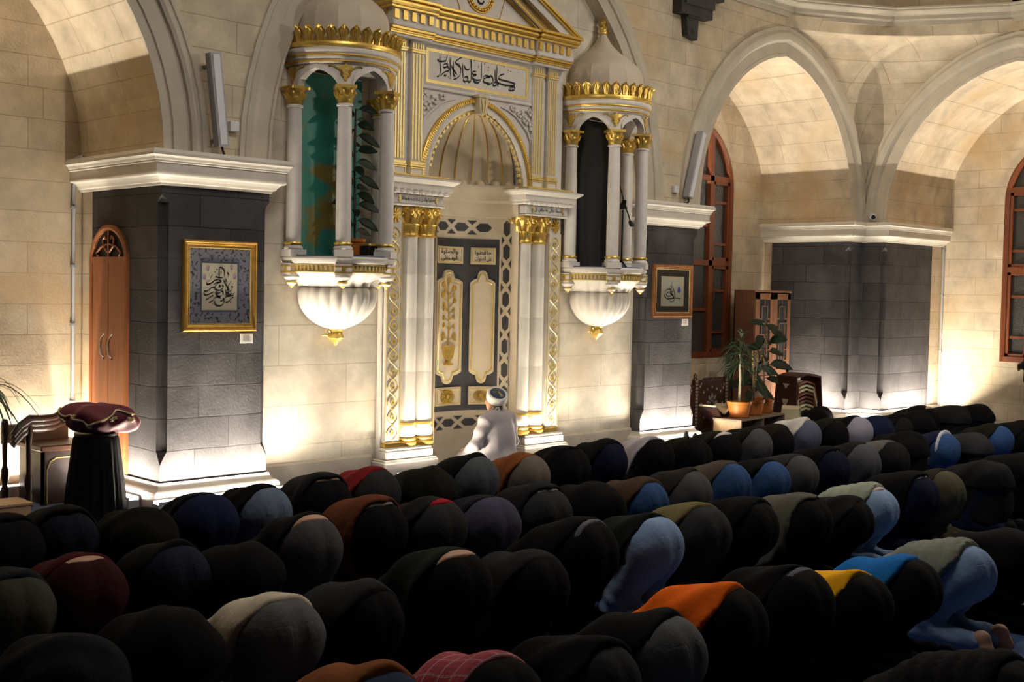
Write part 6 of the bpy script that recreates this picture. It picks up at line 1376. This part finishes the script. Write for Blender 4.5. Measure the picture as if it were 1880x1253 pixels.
PEOPLE = [
 [1, 3.01, 7.4, 0.985, 'O', 'black', 'black', '-', 'black jacket', 'black trousers'],
 [1, 3.39, 7.42, 0.992, 'O', 'black', 'inky', '-', 'black jacket', 'dark navy jeans'],
 [1, 3.88, 7.3, 0.931, 'L', 'blackolive', 'black', '-', 'long black jacket', 'black trousers'],
 [1, 4.39, 7.41, 0.988, 'S', 'black', 'navy', '-', 'black jacket', 'navy trousers'],
 [1, 4.88, 7.43, 0.999, 'S', 'black', 'bluegray', '-', 'black jacket', 'grey-blue jeans'],
 [1, 5.44, 7.46, 1.016, 'O', 'charcoal', 'black', 'tan', 'charcoal open jacket', 'black trousers'],
 [1, 5.95, 7.49, 1.032, 'S', 'red', 'dkgrey', '-', 'red sweater', 'dark grey trousers'],
 [1, 6.43, 7.38, 0.976, 'L', 'olivebk', 'black', '-', 'dark olive coat', 'black trousers'],
 [1, 7.05, 7.52, 1.049, 'S', 'black', 'grayjean', '-', 'black jacket', 'grey jeans'],
 [1, 7.62, 7.44, 1.007, 'S', 'rust', 'taupe', '-', 'rust brown jacket', 'taupe trousers'],
 [1, 8.18, 7.48, 1.028, 'M', 'black', 'black', '-', 'black sweater', 'black trousers'],
 [1, 8.79, 7.52, 1.044, 'M', 'black', 'inknavy', '-', 'black jacket', 'midnight trousers'],
 [1, 9.44, 7.47, 1.02, 'S', 'lilac', 'black', '-', 'pale lilac sweater', 'black trousers'],
 [1, 9.94, 7.38, 0.973, 'M', 'olivebk', 'black', '-', 'dark olive jacket', 'black trousers'],
 [1, 10.54, 7.43, 1.0, 'S', 'olivebk', 'black', 'white', 'dark jacket with white shirt', 'black trousers'],
 [1, 11.14, 7.44, 1.006, 'S', 'olivebk', 'grey', '-', 'dark olive jacket', 'grey sweatpants'],
 [1, 11.57, 7.44, 1.005, 'M', 'brownbk', 'black', '-', 'brown-black jacket', 'black trousers'],
 [1, 12.27, 7.51, 1.043, 'S', 'white', 'slate', '-', 'white shirt', 'slate blue jeans'],
 [1, 12.73, 7.43, 1.0, 'M', 'olivebk', 'black', '-', 'olive-black jacket', 'black trousers'],
 [1, 13.31, 7.43, 0.999, 'S', 'black', 'palegrey', '-', 'black jacket', 'pale grey trousers'],
 [1, 13.68, 7.35, 0.96, 'L', 'navy', 'navy', '-', 'navy jacket', 'navy trousers'],
 [1, 14.2, 7.35, 0.958, 'M', 'black', 'charcoal', '-', 'black jacket', 'charcoal trousers'],
 [1, 14.75, 7.35, 0.959, 'L', 'black', 'black', '-', 'black puffy coat', 'black trousers'],
 [1, 15.19, 7.48, 1.027, 'S', 'black', 'black', 'beige', 'black jacket with beige shirt', 'black trousers'],
 [1, 15.88, 7.39, 0.979, 'L', 'charcoal', 'charcoal', '-', 'charcoal coat', 'charcoal trousers'],
 [1, 16.54, 7.35, 0.955, 'L', 'black', 'black', '-', 'black padded jacket', 'black trousers'],
 [2, 2.47, 6.0, 0.989, 'M', 'slate2', 'olive', '-', 'dark slate jacket', 'olive trousers'],
 [2, 2.86, 6.04, 1.015, 'S', 'maroon', 'maroondk', 'skin', 'maroon sweater', 'dark maroon trousers'],
 [2, 3.38, 6.04, 1.01, 'S', 'black', 'indigo', '-', 'black jacket', 'indigo jeans'],
 [2, 3.78, 5.92, 0.933, 'L', 'black', 'black', '-', 'black sweater', 'black trousers'],
 [2, 4.35, 6.11, 1.061, 'S', 'black', 'grey', 'skin', 'black sweater', 'blue-grey trousers'],
 [2, 4.92, 6.17, 1.093, 'O', 'quilt', 'black', 'white', 'brown quilted jacket', 'black trousers'],
 [2, 5.37, 6.09, 1.048, 'S', 'charcoal', 'dkgrey', 'redb', 'charcoal jacket with red shirt', 'dark grey trousers'],
 [2, 5.81, 6.04, 1.011, 'S', 'purplebk', 'purplegrey', '-', 'dark jacket', 'purple-grey trousers'],
 [2, 6.38, 6.06, 1.024, 'O', 'charcoal', 'washblack', 'white', 'dark jacket with white shirt', 'washed black jeans'],
 [2, 6.89, 6.0, 0.987, 'L', 'black', 'black', '-', 'black hooded jacket', 'black trousers'],
 [2, 7.45, 5.98, 0.974, 'M', 'brown', 'jean', '-', 'brown jacket', 'blue jeans'],
 [2, 8.06, 6.01, 0.996, 'S', 'umber', 'grey', '-', 'umber jacket', 'grey trousers'],
 [2, 8.67, 6.03, 1.008, 'S', 'taupebk', 'jean', '-', 'brown-grey sweater', 'blue jeans'],
 [2, 9.2, 5.98, 0.976, 'S', 'black', 'jean', '-', 'black jacket', 'blue jeans'],
 [2, 9.68, 5.99, 0.98, 'S', 'dkgrey', 'grey', '-', 'dark grey jacket', 'grey trousers'],
 [2, 10.28, 6.01, 0.99, 'O', 'black', 'inknavy', 'white', 'black open jacket', 'dark navy trousers'],
 [2, 10.88, 6.02, 1.003, 'S', 'charcoal', 'greycool', '-', 'charcoal jacket', 'cool grey trousers'],
 [2, 11.42, 5.99, 0.98, 'S', 'ash', 'charcoal', '-', 'ash grey sweater', 'charcoal trousers'],
 [2, 11.97, 6.07, 1.03, 'L', 'black', 'black', '-', 'black coat', 'black trousers'],
 [2, 12.63, 6.01, 0.992, 'S', 'navy', 'jean', 'stripe', 'navy jacket with striped hem', 'blue jeans'],
 [2, 13.17, 5.9, 0.918, 'L', 'dkgrey', 'black', '-', 'dark grey jacket', 'black trousers'],
 [2, 14.0, 6.0, 0.985, 'S', 'olivebk', 'jean', '-', 'dark olive jacket', 'blue jeans'],
 [2, 14.62, 5.98, 0.974, 'M', 'black', 'black', 'skin', 'black shirt', 'black trousers'],
 [3, 2.21, 4.73, 0.976, 'L', 'slate2', 'black', '-', 'slate black coat', 'black trousers'],
 [3, 2.67, 4.77, 1.004, 'L', 'black', 'black', '-', 'black coat', 'black trousers'],
 [3, 3.22, 4.74, 0.983, 'S', 'cream', 'greywash', '-', 'cream white hoodie', 'washed grey jeans'],
 [3, 3.69, 4.72, 0.968, 'M', 'graphite', 'black', '-', 'graphite jacket', 'black trousers'],
 [3, 4.39, 4.82, 1.049, 'S', 'greenbk', 'black', 'skin', 'dark green jacket', 'black jeans'],
 [3, 4.89, 4.7, 0.953, 'M', 'graphite', 'black', '-', 'graphite sweater', 'black trousers'],
 [3, 5.52, 4.87, 1.088, 'S', 'black', 'black', 'belt', 'black jacket', 'black jeans with grey belt'],
 [3, 6.09, 4.81, 1.041, 'S', 'greenbk', 'lightjean', '-', 'black-green jacket', 'light blue jeans'],
 [3, 6.62, 4.82, 1.053, 'S', 'khaki', 'washblack', '-', 'khaki olive jacket', 'faded black jeans'],
 [3, 7.17, 4.79, 1.025, 'M', 'black', 'black', '-', 'black jacket', 'black trousers'],
 [3, 7.76, 4.72, 0.969, 'O', 'greyolive', 'black', '-', 'long grey-olive coat', 'black trousers'],
 [3, 8.25, 4.65, 0.901, 'M', 'charcoal', 'black', '-', 'charcoal sweater', 'black trousers'],
 [3, 8.71, 4.69, 0.945, 'P', 'sage', 'palejean', 'pinkw', 'sage green puffer jacket', 'pale blue jeans'],
 [3, 9.5, 4.73, 0.975, 'O', 'black', 'inknavy', 'white', 'black jacket with white shirt', 'navy trousers'],
 [3, 9.93, 4.72, 0.967, 'S', 'umber', 'olivek', '-', 'umber jacket', 'khaki trousers'],
 [3, 10.87, 4.7, 0.947, 'L', 'charcoal', 'navy', '-', 'charcoal coat', 'navy trousers'],
 [3, 11.61, 4.71, 0.959, 'L', 'black', 'black', '-', 'black jacket', 'black trousers'],
 [4, 2.72, 3.41, 1.099, 'S', 'rust', 'jeandk', '-', 'reddish brown top', 'dark jeans'],
 [4, 3.27, 3.34, 1.022, 'S', 'plaid', 'black', '-', 'red plaid shirt', 'black trousers'],
 [4, 3.82, 3.3, 0.982, 'M', 'black', 'dkgrey', '-', 'black jacket', 'dark grey trousers'],
 [4, 4.31, 3.33, 1.009, 'S', 'black', 'greywash', '-', 'black jacket', 'ripped grey jeans'],
 [4, 4.87, 3.37, 1.058, 'S', 'orange', 'black', '-', 'orange hoodie', 'black trousers'],
 [4, 5.46, 3.37, 1.057, 'S', 'black', 'black', 'belt', 'black jacket with grey belt', 'black trousers'],
 [4, 5.94, 3.27, 0.94, 'S', 'yellow', 'black', '-', 'yellow sweater', 'black trousers'],
 [4, 6.52, 3.27, 0.939, 'S', 'azure', 'black', '-', 'bright blue shirt', 'black trousers'],
 [4, 7.21, 3.26, 0.922, 'P', 'sage2', 'lightjean', '-', 'grey-green puffer jacket', 'light blue jeans'],
 [4, 7.87, 3.25, 0.91, 'L', 'black', 'black', '-', 'black coat', 'black trousers'],
 [5, 4.84, 2.0, 0.995, 'P', 'blackq', 'black', '-', 'black quilted jacket', 'black trousers'],
]

ORD = ['first', 'second', 'third', 'fourth', 'fifth', 'sixth', 'seventh', 'eighth', 'ninth', 'tenth', 'eleventh', 'twelfth', 'thirteenth', 'fourteenth', 'fifteenth', 'sixteenth', 'seventeenth', 'eighteenth', 'nineteenth', 'twentieth', 'twenty-first', 'twenty-second', 'twenty-third', 'twenty-fourth', 'twenty-fifth', 'twenty-sixth', 'twenty-seventh']
ROW = {1: 'front row', 2: 'second row', 3: 'third row', 4: 'fourth row', 5: 'nearest row'}
cnt = {}; rnd = random.Random(21)
for (row, x, y, s, kind, tc_, bc_, gap, lt, lb) in PEOPLE:
    i = cnt.get(row, 0); cnt[row] = i+1
    k = rnd.randrange(4); v = rnd.randrange(3)
    lab = 'bowing person in %s, %s, %s from left in %s' % (lt, lb, ORD[i], ROW[row])
    if len(lab.split()) > 16: lab = lab.replace('bowing person in ', 'person in ')
    if row == 5: lab = 'bowing person in %s at the bottom right, nearest row' % lt
    e = empty('person', (x, y, 0), lab, 'person', 'worshippers bowing in the %s' % ROW[row], rnd.uniform(-.10, .10))
    w = rnd.uniform(.86, .96); e.scale = (s*w if s < 1.03 else 1.03*w, 1.0, s)
    pobj('body', pmesh(('b', k), lambda: body_mesh(k)), SKIN, e)
    st = 'slim' if bc_ in DENIM or tc_ in ('azure', 'red', 'orange', 'yellow', 'lilac') or rnd.random() < .4 else 'loose'
    tr = pobj('trousers', pmesh(('t', k, st), lambda: trouser_mesh(k, st)), cloth(bc_), e)
    ja = pobj('puffer_jacket' if kind == 'P' else 'coat' if kind in 'LO' else 'sweater' if 'sweater' in lt or 'hoodie' in lt else 'shirt' if 'shirt' in lt and gap == '-' else 'jacket', pmesh(('j', k, kind, v), lambda: top_mesh(k, kind, v)), cloth(tc_), e)
    pobj('hair', pmesh(('h', 0), lambda: hair_mesh(0)), HAIR, e)
    sc_ = cloth(rnd.choice(['black', 'black', 'charcoal', 'dkgrey', 'navy'])) if not (row == 4 and lb == 'light blue jeans') else SKIN
    for sg in (-1, 1): pobj('sock' if sc_ is not SKIN else 'foot', pmesh(('s', k, sg), lambda: sock_mesh(k, sg)), sc_, e)
    if gap == 'belt': pobj('belt', pmesh(('belt', k), lambda: ring_mesh(k, 'belt')), cloth('belt'), e)
    elif gap == 'stripe':
        pobj('striped_hem', pmesh(('stripe', k), lambda: ring_mesh(k, 'stripe')), cloth('stripe'), e)
    elif gap != '-':
        o = pobj('lower_back' if gap == 'skin' else 'undershirt', pmesh(('gap', k), lambda: ring_mesh(k, 'gap')), SKIN if gap == 'skin' else cloth(gap), e)
    if bc_ in DENIM:
        for sg in (-1, 1): pobj('back_pocket', pmesh(('p', k, sg), lambda: pocket_mesh(k, sg)), cloth(bc_), tr)
# ------------------------------------------------------------------ man in the pale robe before the mihrab (kneeling upright)
ROBE = M('pale_lilac_robe', (.37, .335, .35), .8, var=.07, vs=5, bump=.18, bs=13, sheen=.1)
def put(name, parts, mat, parent):
    o = bpy.data.objects.new(name, npmesh(name, parts, mat)); COL.objects.link(o); o.parent = parent; return o
im = empty('person', (9.72, 10.0, 0), 'kneeling man in pale lilac robe and white turban facing the mihrab', 'person')
im.rotation_euler = (0, 0, .06)
def robe(P):
    x, y, z = P.T
    Q = P*np.array([1/1.18, 1, 1])
    d = smins([cap(Q, (0, -.02, .22), (0, -.01, .45), .190, .165), cap(Q, (0, -.01, .45), (0, .0, .62), .165, .135)], .1)
    d = smins([d]+[cap(P, (sg*.09, .0, .67), (sg*.195, .0, .64), .085, .080) for sg in (-1, 1)], .08)
    d = smins([d]+[cap(P, (sg*.21, .0, .635), (sg*.315, .05, .36), .082, .070) for sg in (-1, 1)]+[cap(P, (sg*.315, .05, .36), (sg*.17, .28, .28), .070, .055) for sg in (-1, 1)], .035)
    d = smins([d]+[cap(P, (sg*.12, -.02, .17), (sg*.16, .38, .15), .14, .115) for sg in (-1, 1)], .06)
    d = smin(d, ell(P, (0, -.10, .12), (.27, .23, .15)), .08)
    d = d+.011*np.sin(24*(x*.8+.55*z)+3*np.sin(6*z+2*x))*np.clip((.56-z)/.2, 0, 1)*np.clip((.26-np.abs(x))/.1, .25, 1)+.006*np.sin(38*z+9*x)*np.clip((np.abs(x)-.2)/.06, 0, 1)
    return np.maximum(d, -z+.005)
put('robe', [nets(robe, (-.46, -.40, -.02), (.46, .58, .80), .0125)], ROBE, im)
def ibody(P):
    d = smins([cap(P, (0, .0, .30), (0, .0, .64), .12, .11), cap(P, (0, .0, .66), (0, .025, .78), .058, .055)], .06)
    Q = P-np.array([-.01, .035, .845]); c, s_ = cos(.55), sin(.55); R = np.stack([Q[:, 0]*c+Q[:, 1]*s_, -Q[:, 0]*s_+Q[:, 1]*c, Q[:, 2]], 1)     # head turned to the left
    h = smins([ell(R, (0, 0, .015), (.078, .096, .105)), ell(R, (0, .045, -.055), (.055, .055, .06))], .05)
    for sg in (-1, 1): h = smin(h, ell(R, (sg*.080, -.012, -.012), (.013, .024, .036)), .010)
    h = smin(h, ell(R, (0, .105, -.01), (.014, .020, .026)), .015)
    d = smin(d, h, .03)
    for sg in (-1, 1): d = smin(d, cap(P, (sg*.315, .05, .36), (sg*.16, .30, .285), .045, .032), .03)
    return d
def ihand(sg):
    def f(P):
        c = np.array([sg*.14, .345, .275]); d = ell(P, c, (.040, .052, .020))
        for i, (dx, L) in enumerate(((-.03, .06), (-.01, .072), (.011, .068), (.030, .05))):
            x = c[0]+sg*dx; d = smin(d, cap(P, (x, c[1]+.04, c[2]), (x, c[1]+.04+L*.55, c[2]-.006), .0095, .009), .012); d = smin(d, cap(P, (x, c[1]+.04+L*.55, c[2]-.006), (x, c[1]+.04+L, c[2]-.022), .009, .0075), .006)
        return smin(d, cap(P, (c[0]-sg*.032, c[1]-.01, c[2]), (c[0]-sg*.06, c[1]+.03, c[2]-.01), .011, .009), .012)
    return f
put('body', [nets(ibody, (-.42, -.16, .1), (.42, .42, 1.0), .012)]+[nets(ihand(sg), (sg*.14-.08, .26, .22), (sg*.14+.08, .49, .32), .0065) for sg in (-1, 1)], SKIN, im)
put('hair', [nets(lambda P: np.maximum(ell(P, (-.012, .022, .865), (.083, .100, .105)), P[:, 2]-.885+(P[:, 1]-.0)*.9), (-.13, -.12, .74), (.13, .15, 1.0), .011)], M('grey_hair', (.10, .095, .09), .6, var=.4, vs=50), im)
# turban: white wound band, tipped back, dark blue crown with gold motif
TW = M('white_turban', (.70, .67, .60), .75, var=.05, vs=6); tp = Matrix.Translation((-.012, .012, .905)) @ Matrix.Rotation(.62, 4, 'X') @ Matrix.Rotation(-.28, 4, 'Y')
def xf(m): m.v = [tuple(tp @ Vector(p)) for p in m.v]; return m
def loc(m, name, mat, parent, sm=60):
    me_o = m.build(name, mat, None, smooth=sm); me_o.parent = parent; return me_o
m = MB(); m.lathe([(.088, -.042), (.106, -.046), (.118, -.028), (.123, 0), (.126, .03), (.122, .052), (.108, .062), (.094, .058), (.086, .048)], (0, 0), 40); tb = loc(xf(m), 'turban_band', TW, im)
m = MB(); m.lathe([(.098, .045), (.09, .060), (.06, .070), (.02, .074), (0, .0745)], (0, 0), 36); loc(xf(m), 'turban_crown', M('midnight_blue_felt', (.025, .062, .12), .6, var=.3, vs=20), im)
g = MB(); g.tube([(.0, -.078, .068), (.004, -.03, .0755), (0, .004, .078)], [.020, .011, .012], 6)
for i in range(5): a = 2*pi*i/11+.6; g.tube([(.028*cos(a), .028*sin(a), .075), (.066*cos(a), .066*sin(a), .0705)], [.0025, .004], 5)
loc(xf(g), 'gold_motif', M('dull_gold_thread', (.38, .27, .09), .5, .3), tb)
m = MB(); m.lathe([(.068, .735), (.088, .728), (.094, .745), (.080, .775), (.066, .80), (.060, .80)], (0, .015), 36); sc2 = loc(m, 'collar_scarf', M('patterned_scarf', (.50, .46, .40), .8, vs=38, col2=(.03, .03, .032), thr=.5), im)
# ------------------------------------------------------------------ standing man at the right edge
sm = empty('person', (19.80, 7.93, 0), 'standing person in black clothing at the right edge of the picture', 'person')
def sbody(P):
    L = [cap(P, (sg*.10, 0, .92), (sg*.11, .0, .50), .085, .058) for sg in (-1, 1)]+[cap(P, (sg*.11, 0, .50), (sg*.12, -.02, .09), .055, .038) for sg in (-1, 1)]+[cap(P, (sg*.12, -.03, .05), (sg*.14, .15, .035), .042, .032) for sg in (-1, 1)]
    Q = P*np.array([1/1.35, 1, 1]); L += [cap(Q, (0, 0, .98), (0, .0, 1.40), .118, .118), cap(P, (0, 0, 1.45), (0, .02, 1.56), .055, .052), ell(P, (0, .03, 1.66), (.076, .095, .115)), ell(P, (0, .115, 1.645), (.014, .02, .025))]
    for sg in (-1, 1): L += [cap(P, (sg*.20, 0, 1.44), (sg*.25, -.03, 1.16), .055, .042), cap(P, (sg*.25, -.03, 1.16), (sg*.05, .20, 1.06), .042, .028)]
    return np.maximum(smins(L, .03), -P[:, 2]+.004)
def shand(sg):
    def f(P):
        c = np.array([sg*.03, .235, 1.05+.02*sg]); d = ell(P, c, (.05, .022, .04))
        for i in range(4): z = c[2]+.028-.019*i; d = smin(d, cap(P, (c[0]-sg*.03, c[1]+.015, z), (c[0]-sg*.085, c[1]+.012, z-.004), .0095, .008), .008)
        return smin(d, cap(P, (c[0]-sg*.01, c[1]+.01, c[2]+.035), (c[0]-sg*.05, c[1]+.012, c[2]+.055), .011, .009), .01)
    return f
put('body', [nets(sbody, (-.40, -.2, -.02), (.40, .35, 1.82), .0165)]+[nets(shand(sg), (-.15, .17, .95), (.15, .31, 1.17), .008) for sg in (-1, 1)], SKIN, sm)
def sjack(P):
    Q = P*np.array([1/1.35, 1, 1]); L = [cap(Q, (0, 0, .86), (0, .0, 1.42), .150, .142)]
    for sg in (-1, 1): L += [cap(P, (sg*.16, 0, 1.46), (sg*.21, 0, 1.44), .085, .08), cap(P, (sg*.21, 0, 1.44), (sg*.275, -.03, 1.15), .078, .062), cap(P, (sg*.275, -.03, 1.15), (sg*.085, .18, 1.06), .062, .048)]
    return np.maximum(smins(L, .05)+wrinkle(P, .007, 26, 2), np.maximum(.80-P[:, 2], P[:, 2]-1.53))
put('jacket', [nets(sjack, (-.42, -.25, .7), (.42, .35, 1.6), .0165)], cloth('black'), sm)
put('trousers', [nets(lambda P: np.maximum(smins([cap(P, (sg*.10, 0, .92), (sg*.11, .0, .50), .105, .085) for sg in (-1, 1)]+[cap(P, (sg*.11, 0, .50), (sg*.12, -.02, .07), .085, .068) for sg in (-1, 1)]+[ell(P, (0, -.01, .93), (.19, .14, .13))], .04)+wrinkle(P, .006, 30, 1), -P[:, 2]+.05), (-.30, -.22, 0), (.30, .22, 1.1), .0165)], cloth('slate'), sm)
put('hair', [nets(lambda P: np.maximum(ell(P, (0, .02, 1.68), (.084, .102, .115)), 1.66-P[:, 2]+(P[:, 1]-.02)*.9), (-.12, -.12, 1.5), (.12, .16, 1.85), .0125)], HAIR, sm)
# ------------------------------------------------------------------ bag, shoes, hanging garment
def bagf(P):
    d = ell(P, (0, 0, .16), (.33, .21, .20)); d = smin(d, ell(P, (.16, .02, .22), (.17, .14, .14)), .08); d = d+.012*np.sin(16*P[:, 0]+5*P[:, 2]+2*np.sin(9*P[:, 1])); return np.maximum(d, -P[:, 2]+.004)
r = empty('coat_heap', (17.05, 10.22, 0), 'black coat heaped on the floor in front of the stack of stools', 'coat'); put('folded_coat', [nets(bagf, (-.42, -.3, -.02), (.42, .3, .45), .017)], cloth('black'), r)
def shoef(P):
    d = smins([ell(P, (0, .08, .035), (.045, .085, .045)), ell(P, (0, -.06, .045), (.042, .075, .055)), cap(P, (0, -.08, .06), (0, -.06, .10), .038, .036)], .03); return np.maximum(d, -P[:, 2]+.002)
for k, (x, y_, a, wh) in enumerate(((13.38, 10.08, -.5, True), (13.52, 9.98, 2.4, False))):
    r = empty('shoe', (x, y_, 0.0), ['black shoe with white side stripe at the foot of the right dark pier', 'plain black shoe beside the striped one at the right dark pier'][k], 'shoe', None, a); r.scale = (1.1, 1.1, 1.9 if k == 0 else 1.6)
    put('shoe_upper', [nets(shoef, (-.08, -.18, -.01), (.08, .2, .16), .009)], BLACK, r)
    m = MB(); m.bbox(-.046, .046, -.13, .165, 0, .016, .006); loc(m, 'sole', WHITEP if wh else BLACK, r)
    if wh:
        q = MB()
        for sg in (-1, 1): q.tube([(sg*.044, -.06, .02), (sg*.046, -.01, .06), (sg*.030, .03, .082)], .008, 5); q.tube([(sg*.046, .02, .02), (sg*.044, .05, .05)], .007, 5)
        loc(q, 'white_stripe', WHITEP, r)
TANC = M('tan_coat', (.20, .13, .065), .85, var=.2, vs=5)
r = empty('hanging_coat', (15.72, 11.93, .75), 'tan coat hanging on the alcove wall just behind the right dark pier', 'coat')
def coatf(P):
    x, y_, z = P.T; w = .10+.07*np.clip((1.7-z)/.9, 0, 1); d = np.maximum(np.maximum(np.abs(x)-w-.012*np.sin(7*z), np.abs(y_+.02*np.sin(22*x))-.055), np.maximum(.80-z, z-1.52)); return smin(d, ell(P, (0, 0, 1.58), (.065, .055, .10)), .06)
o = put('coat_body', [nets(coatf, (-.3, -.15, .7), (.3, .15, 1.75), .016)], TANC, r); o.location = (0, 0, -.75)
q = MB(); q.tube([(0, .0, .93), (0, .05, .96), (0, .11, .96)], .01, 6); loc(q, 'wall_hook', CHROME, r)

# ------------------------------------------------------------------ lamps
def strip(a, b, label, k):
    """floor strip lamp: grey channel with a glowing tube, open towards the wall above"""
    a = Vector((*a, 0)); b = Vector((*b, 0)); d = (b-a).normalized(); n = Vector((d.y, -d.x, 0)); L = (b-a).length/2; c = (a+b)/2      # n points to the room
    r = empty('strip_lamp', c, label, 'lamp', 'floor strip lamps along the wall')
    m = MB(); m.obox(c+Vector((0, 0, .012)), d, n, (0, 0, 1), L, .05, .012); m.obox(c+n*.052+Vector((0, 0, .058)), d, n, (0, 0, 1), L, .006, .058); m.obox(c-n*.052+Vector((0, 0, .058)), d, n, (0, 0, 1), L, .006, .058); m.obox(c-d*L+Vector((0, 0, .045)), d, n, (0, 0, 1), .006, .055, .045); m.obox(c+d*L+Vector((0, 0, .045)), d, n, (0, 0, 1), .006, .055, .045); m.build('lamp_housing', GREYP, r)
    m = MB(); m.tube([c-d*(L-.02)+Vector((0, 0, .07)), c+d*(L-.02)+Vector((0, 0, .07))], .018, 8); m.build('lamp_tube', TUBE if k == 1 else TUBE2, r)
strip((5.53, 10.215), (7.05, 10.215), 'bright floor strip lamp along the front of the left dark pier', 1)
strip((4.75, 11.88), (5.56, 11.88), 'floor strip lamp along the wall behind the preacher chair', 1)
strip((5.485, 11.15), (5.485, 10.55), 'floor strip lamp along the cupboard side of the left dark pier', 1)
strip((8.40, 10.15), (9.14, 10.15), 'floor strip lamp at the left foot of the mihrab', 2)
strip((10.50, 10.15), (11.24, 10.15), 'floor strip lamp at the right foot of the mihrab', 2)
strip((12.75, 10.215), (14.10, 10.215), 'floor strip lamp along the right dark pier with the walnut frame', 1)
strip((17.95, 11.7), (17.95, 10.5), 'floor strip lamp on the alcove side of the corner pier', 1)
strip((18.06, 10.18), (18.40, 10.18), 'short floor strip lamp at the front of the corner pier', 1)
strip((18.38, 10.16), (18.38, 9.86), 'short floor strip lamp at the side of the corner pier', 1)
strip((18.70, 9.72), (20.25, 9.72), 'floor strip lamp on the right side of the corner pier', 1)
def light(kind, loc, power, col, size=.3, aim=None, **k):
    l = bpy.data.lights.new(kind.lower()+'_lamp', kind); l.energy = power; l.color = col
    o = bpy.data.objects.new(kind.lower()+'_lamp', l); COL.objects.link(o); o.location = loc
    if kind == 'AREA': l.shape = 'DISK'; l.size = size
    else: l.shadow_soft_size = size
    for a, v in k.items(): setattr(l, a, v)
    if aim: o.rotation_euler = (Vector(aim)-Vector(loc)).to_track_quat('-Z', 'Y').to_euler()
    return o
NEU = (1.0, .95, .88)
light('POINT', (12.8, 3.2, 4.9), 400, (1.0, .91, .78), .10)                    # unseen key light added high on the right, throws wall shadows left
light('AREA', (5.5, 6.0, 7.4), 165, NEU, 2.5, (5.5, 5.2, 0))  # two soft overhead lights added as general fill, no fittings modelled
light('AREA', (12.5, 6.0, 7.4), 165, NEU, 2.5, (12.5, 5.2, 0))
# floodlights sitting on the cornices, shining up under the arches
def cornice_flood(loc, d, power, label):
    # lamp behind a straight lip: the lip cuts the beam off along a level line on the opposite jamb
    loc = Vector(loc); d = Vector(d); n = Vector((-d.y, d.x, 0)); r = empty('floodlight', loc-Vector((0, 0, .16)), label, 'floodlight')
    m = MB(); c = loc+d*.10-Vector((0, 0, .15)); m.obox(c, d, n, (0, 0, 1), .24, .16, .01); m.obox(loc+d*.30+Vector((0, 0, -.048)), d, n, (0, 0, 1), .006, .16, .102); m.obox(loc-d*.14-Vector((0, 0, .05)), d, n, (0, 0, 1), .006, .16, .10); m.build('flood_housing', GREYP, r)
    o = light('SPOT', loc, power, (1.0, .91, .77), .0012, loc+d*3+Vector((0, 0, 2.1)), spot_size=radians(115), spot_blend=.35)
cornice_flood((1.75, 11.78, 3.56), (1, 0, 0), 520, 'grey floodlight on the cornice of the far left alcove')
cornice_flood((14.25, 11.78, 3.56), (1, 0, 0), 400, 'grey floodlight on the cornice behind the right dark pier')
cornice_flood((20.3, 6.05, 3.56), (0, 1, 0), 400, 'grey floodlight on the near cornice of the right alcove')
# weak even ambient light added through the world background
w = bpy.data.worlds.new('world'); SC.world = w; w.use_nodes = True; w.node_tree.nodes['Background'].inputs[0].default_value = (1, .93, .85, 1); w.node_tree.nodes['Background'].inputs[1].default_value = .02
vs_ = SC.view_settings; vs_.view_transform = 'Standard'; vs_.look = 'None'; vs_.gamma = 1; vs_.exposure = 0; vs_.use_curve_mapping = False
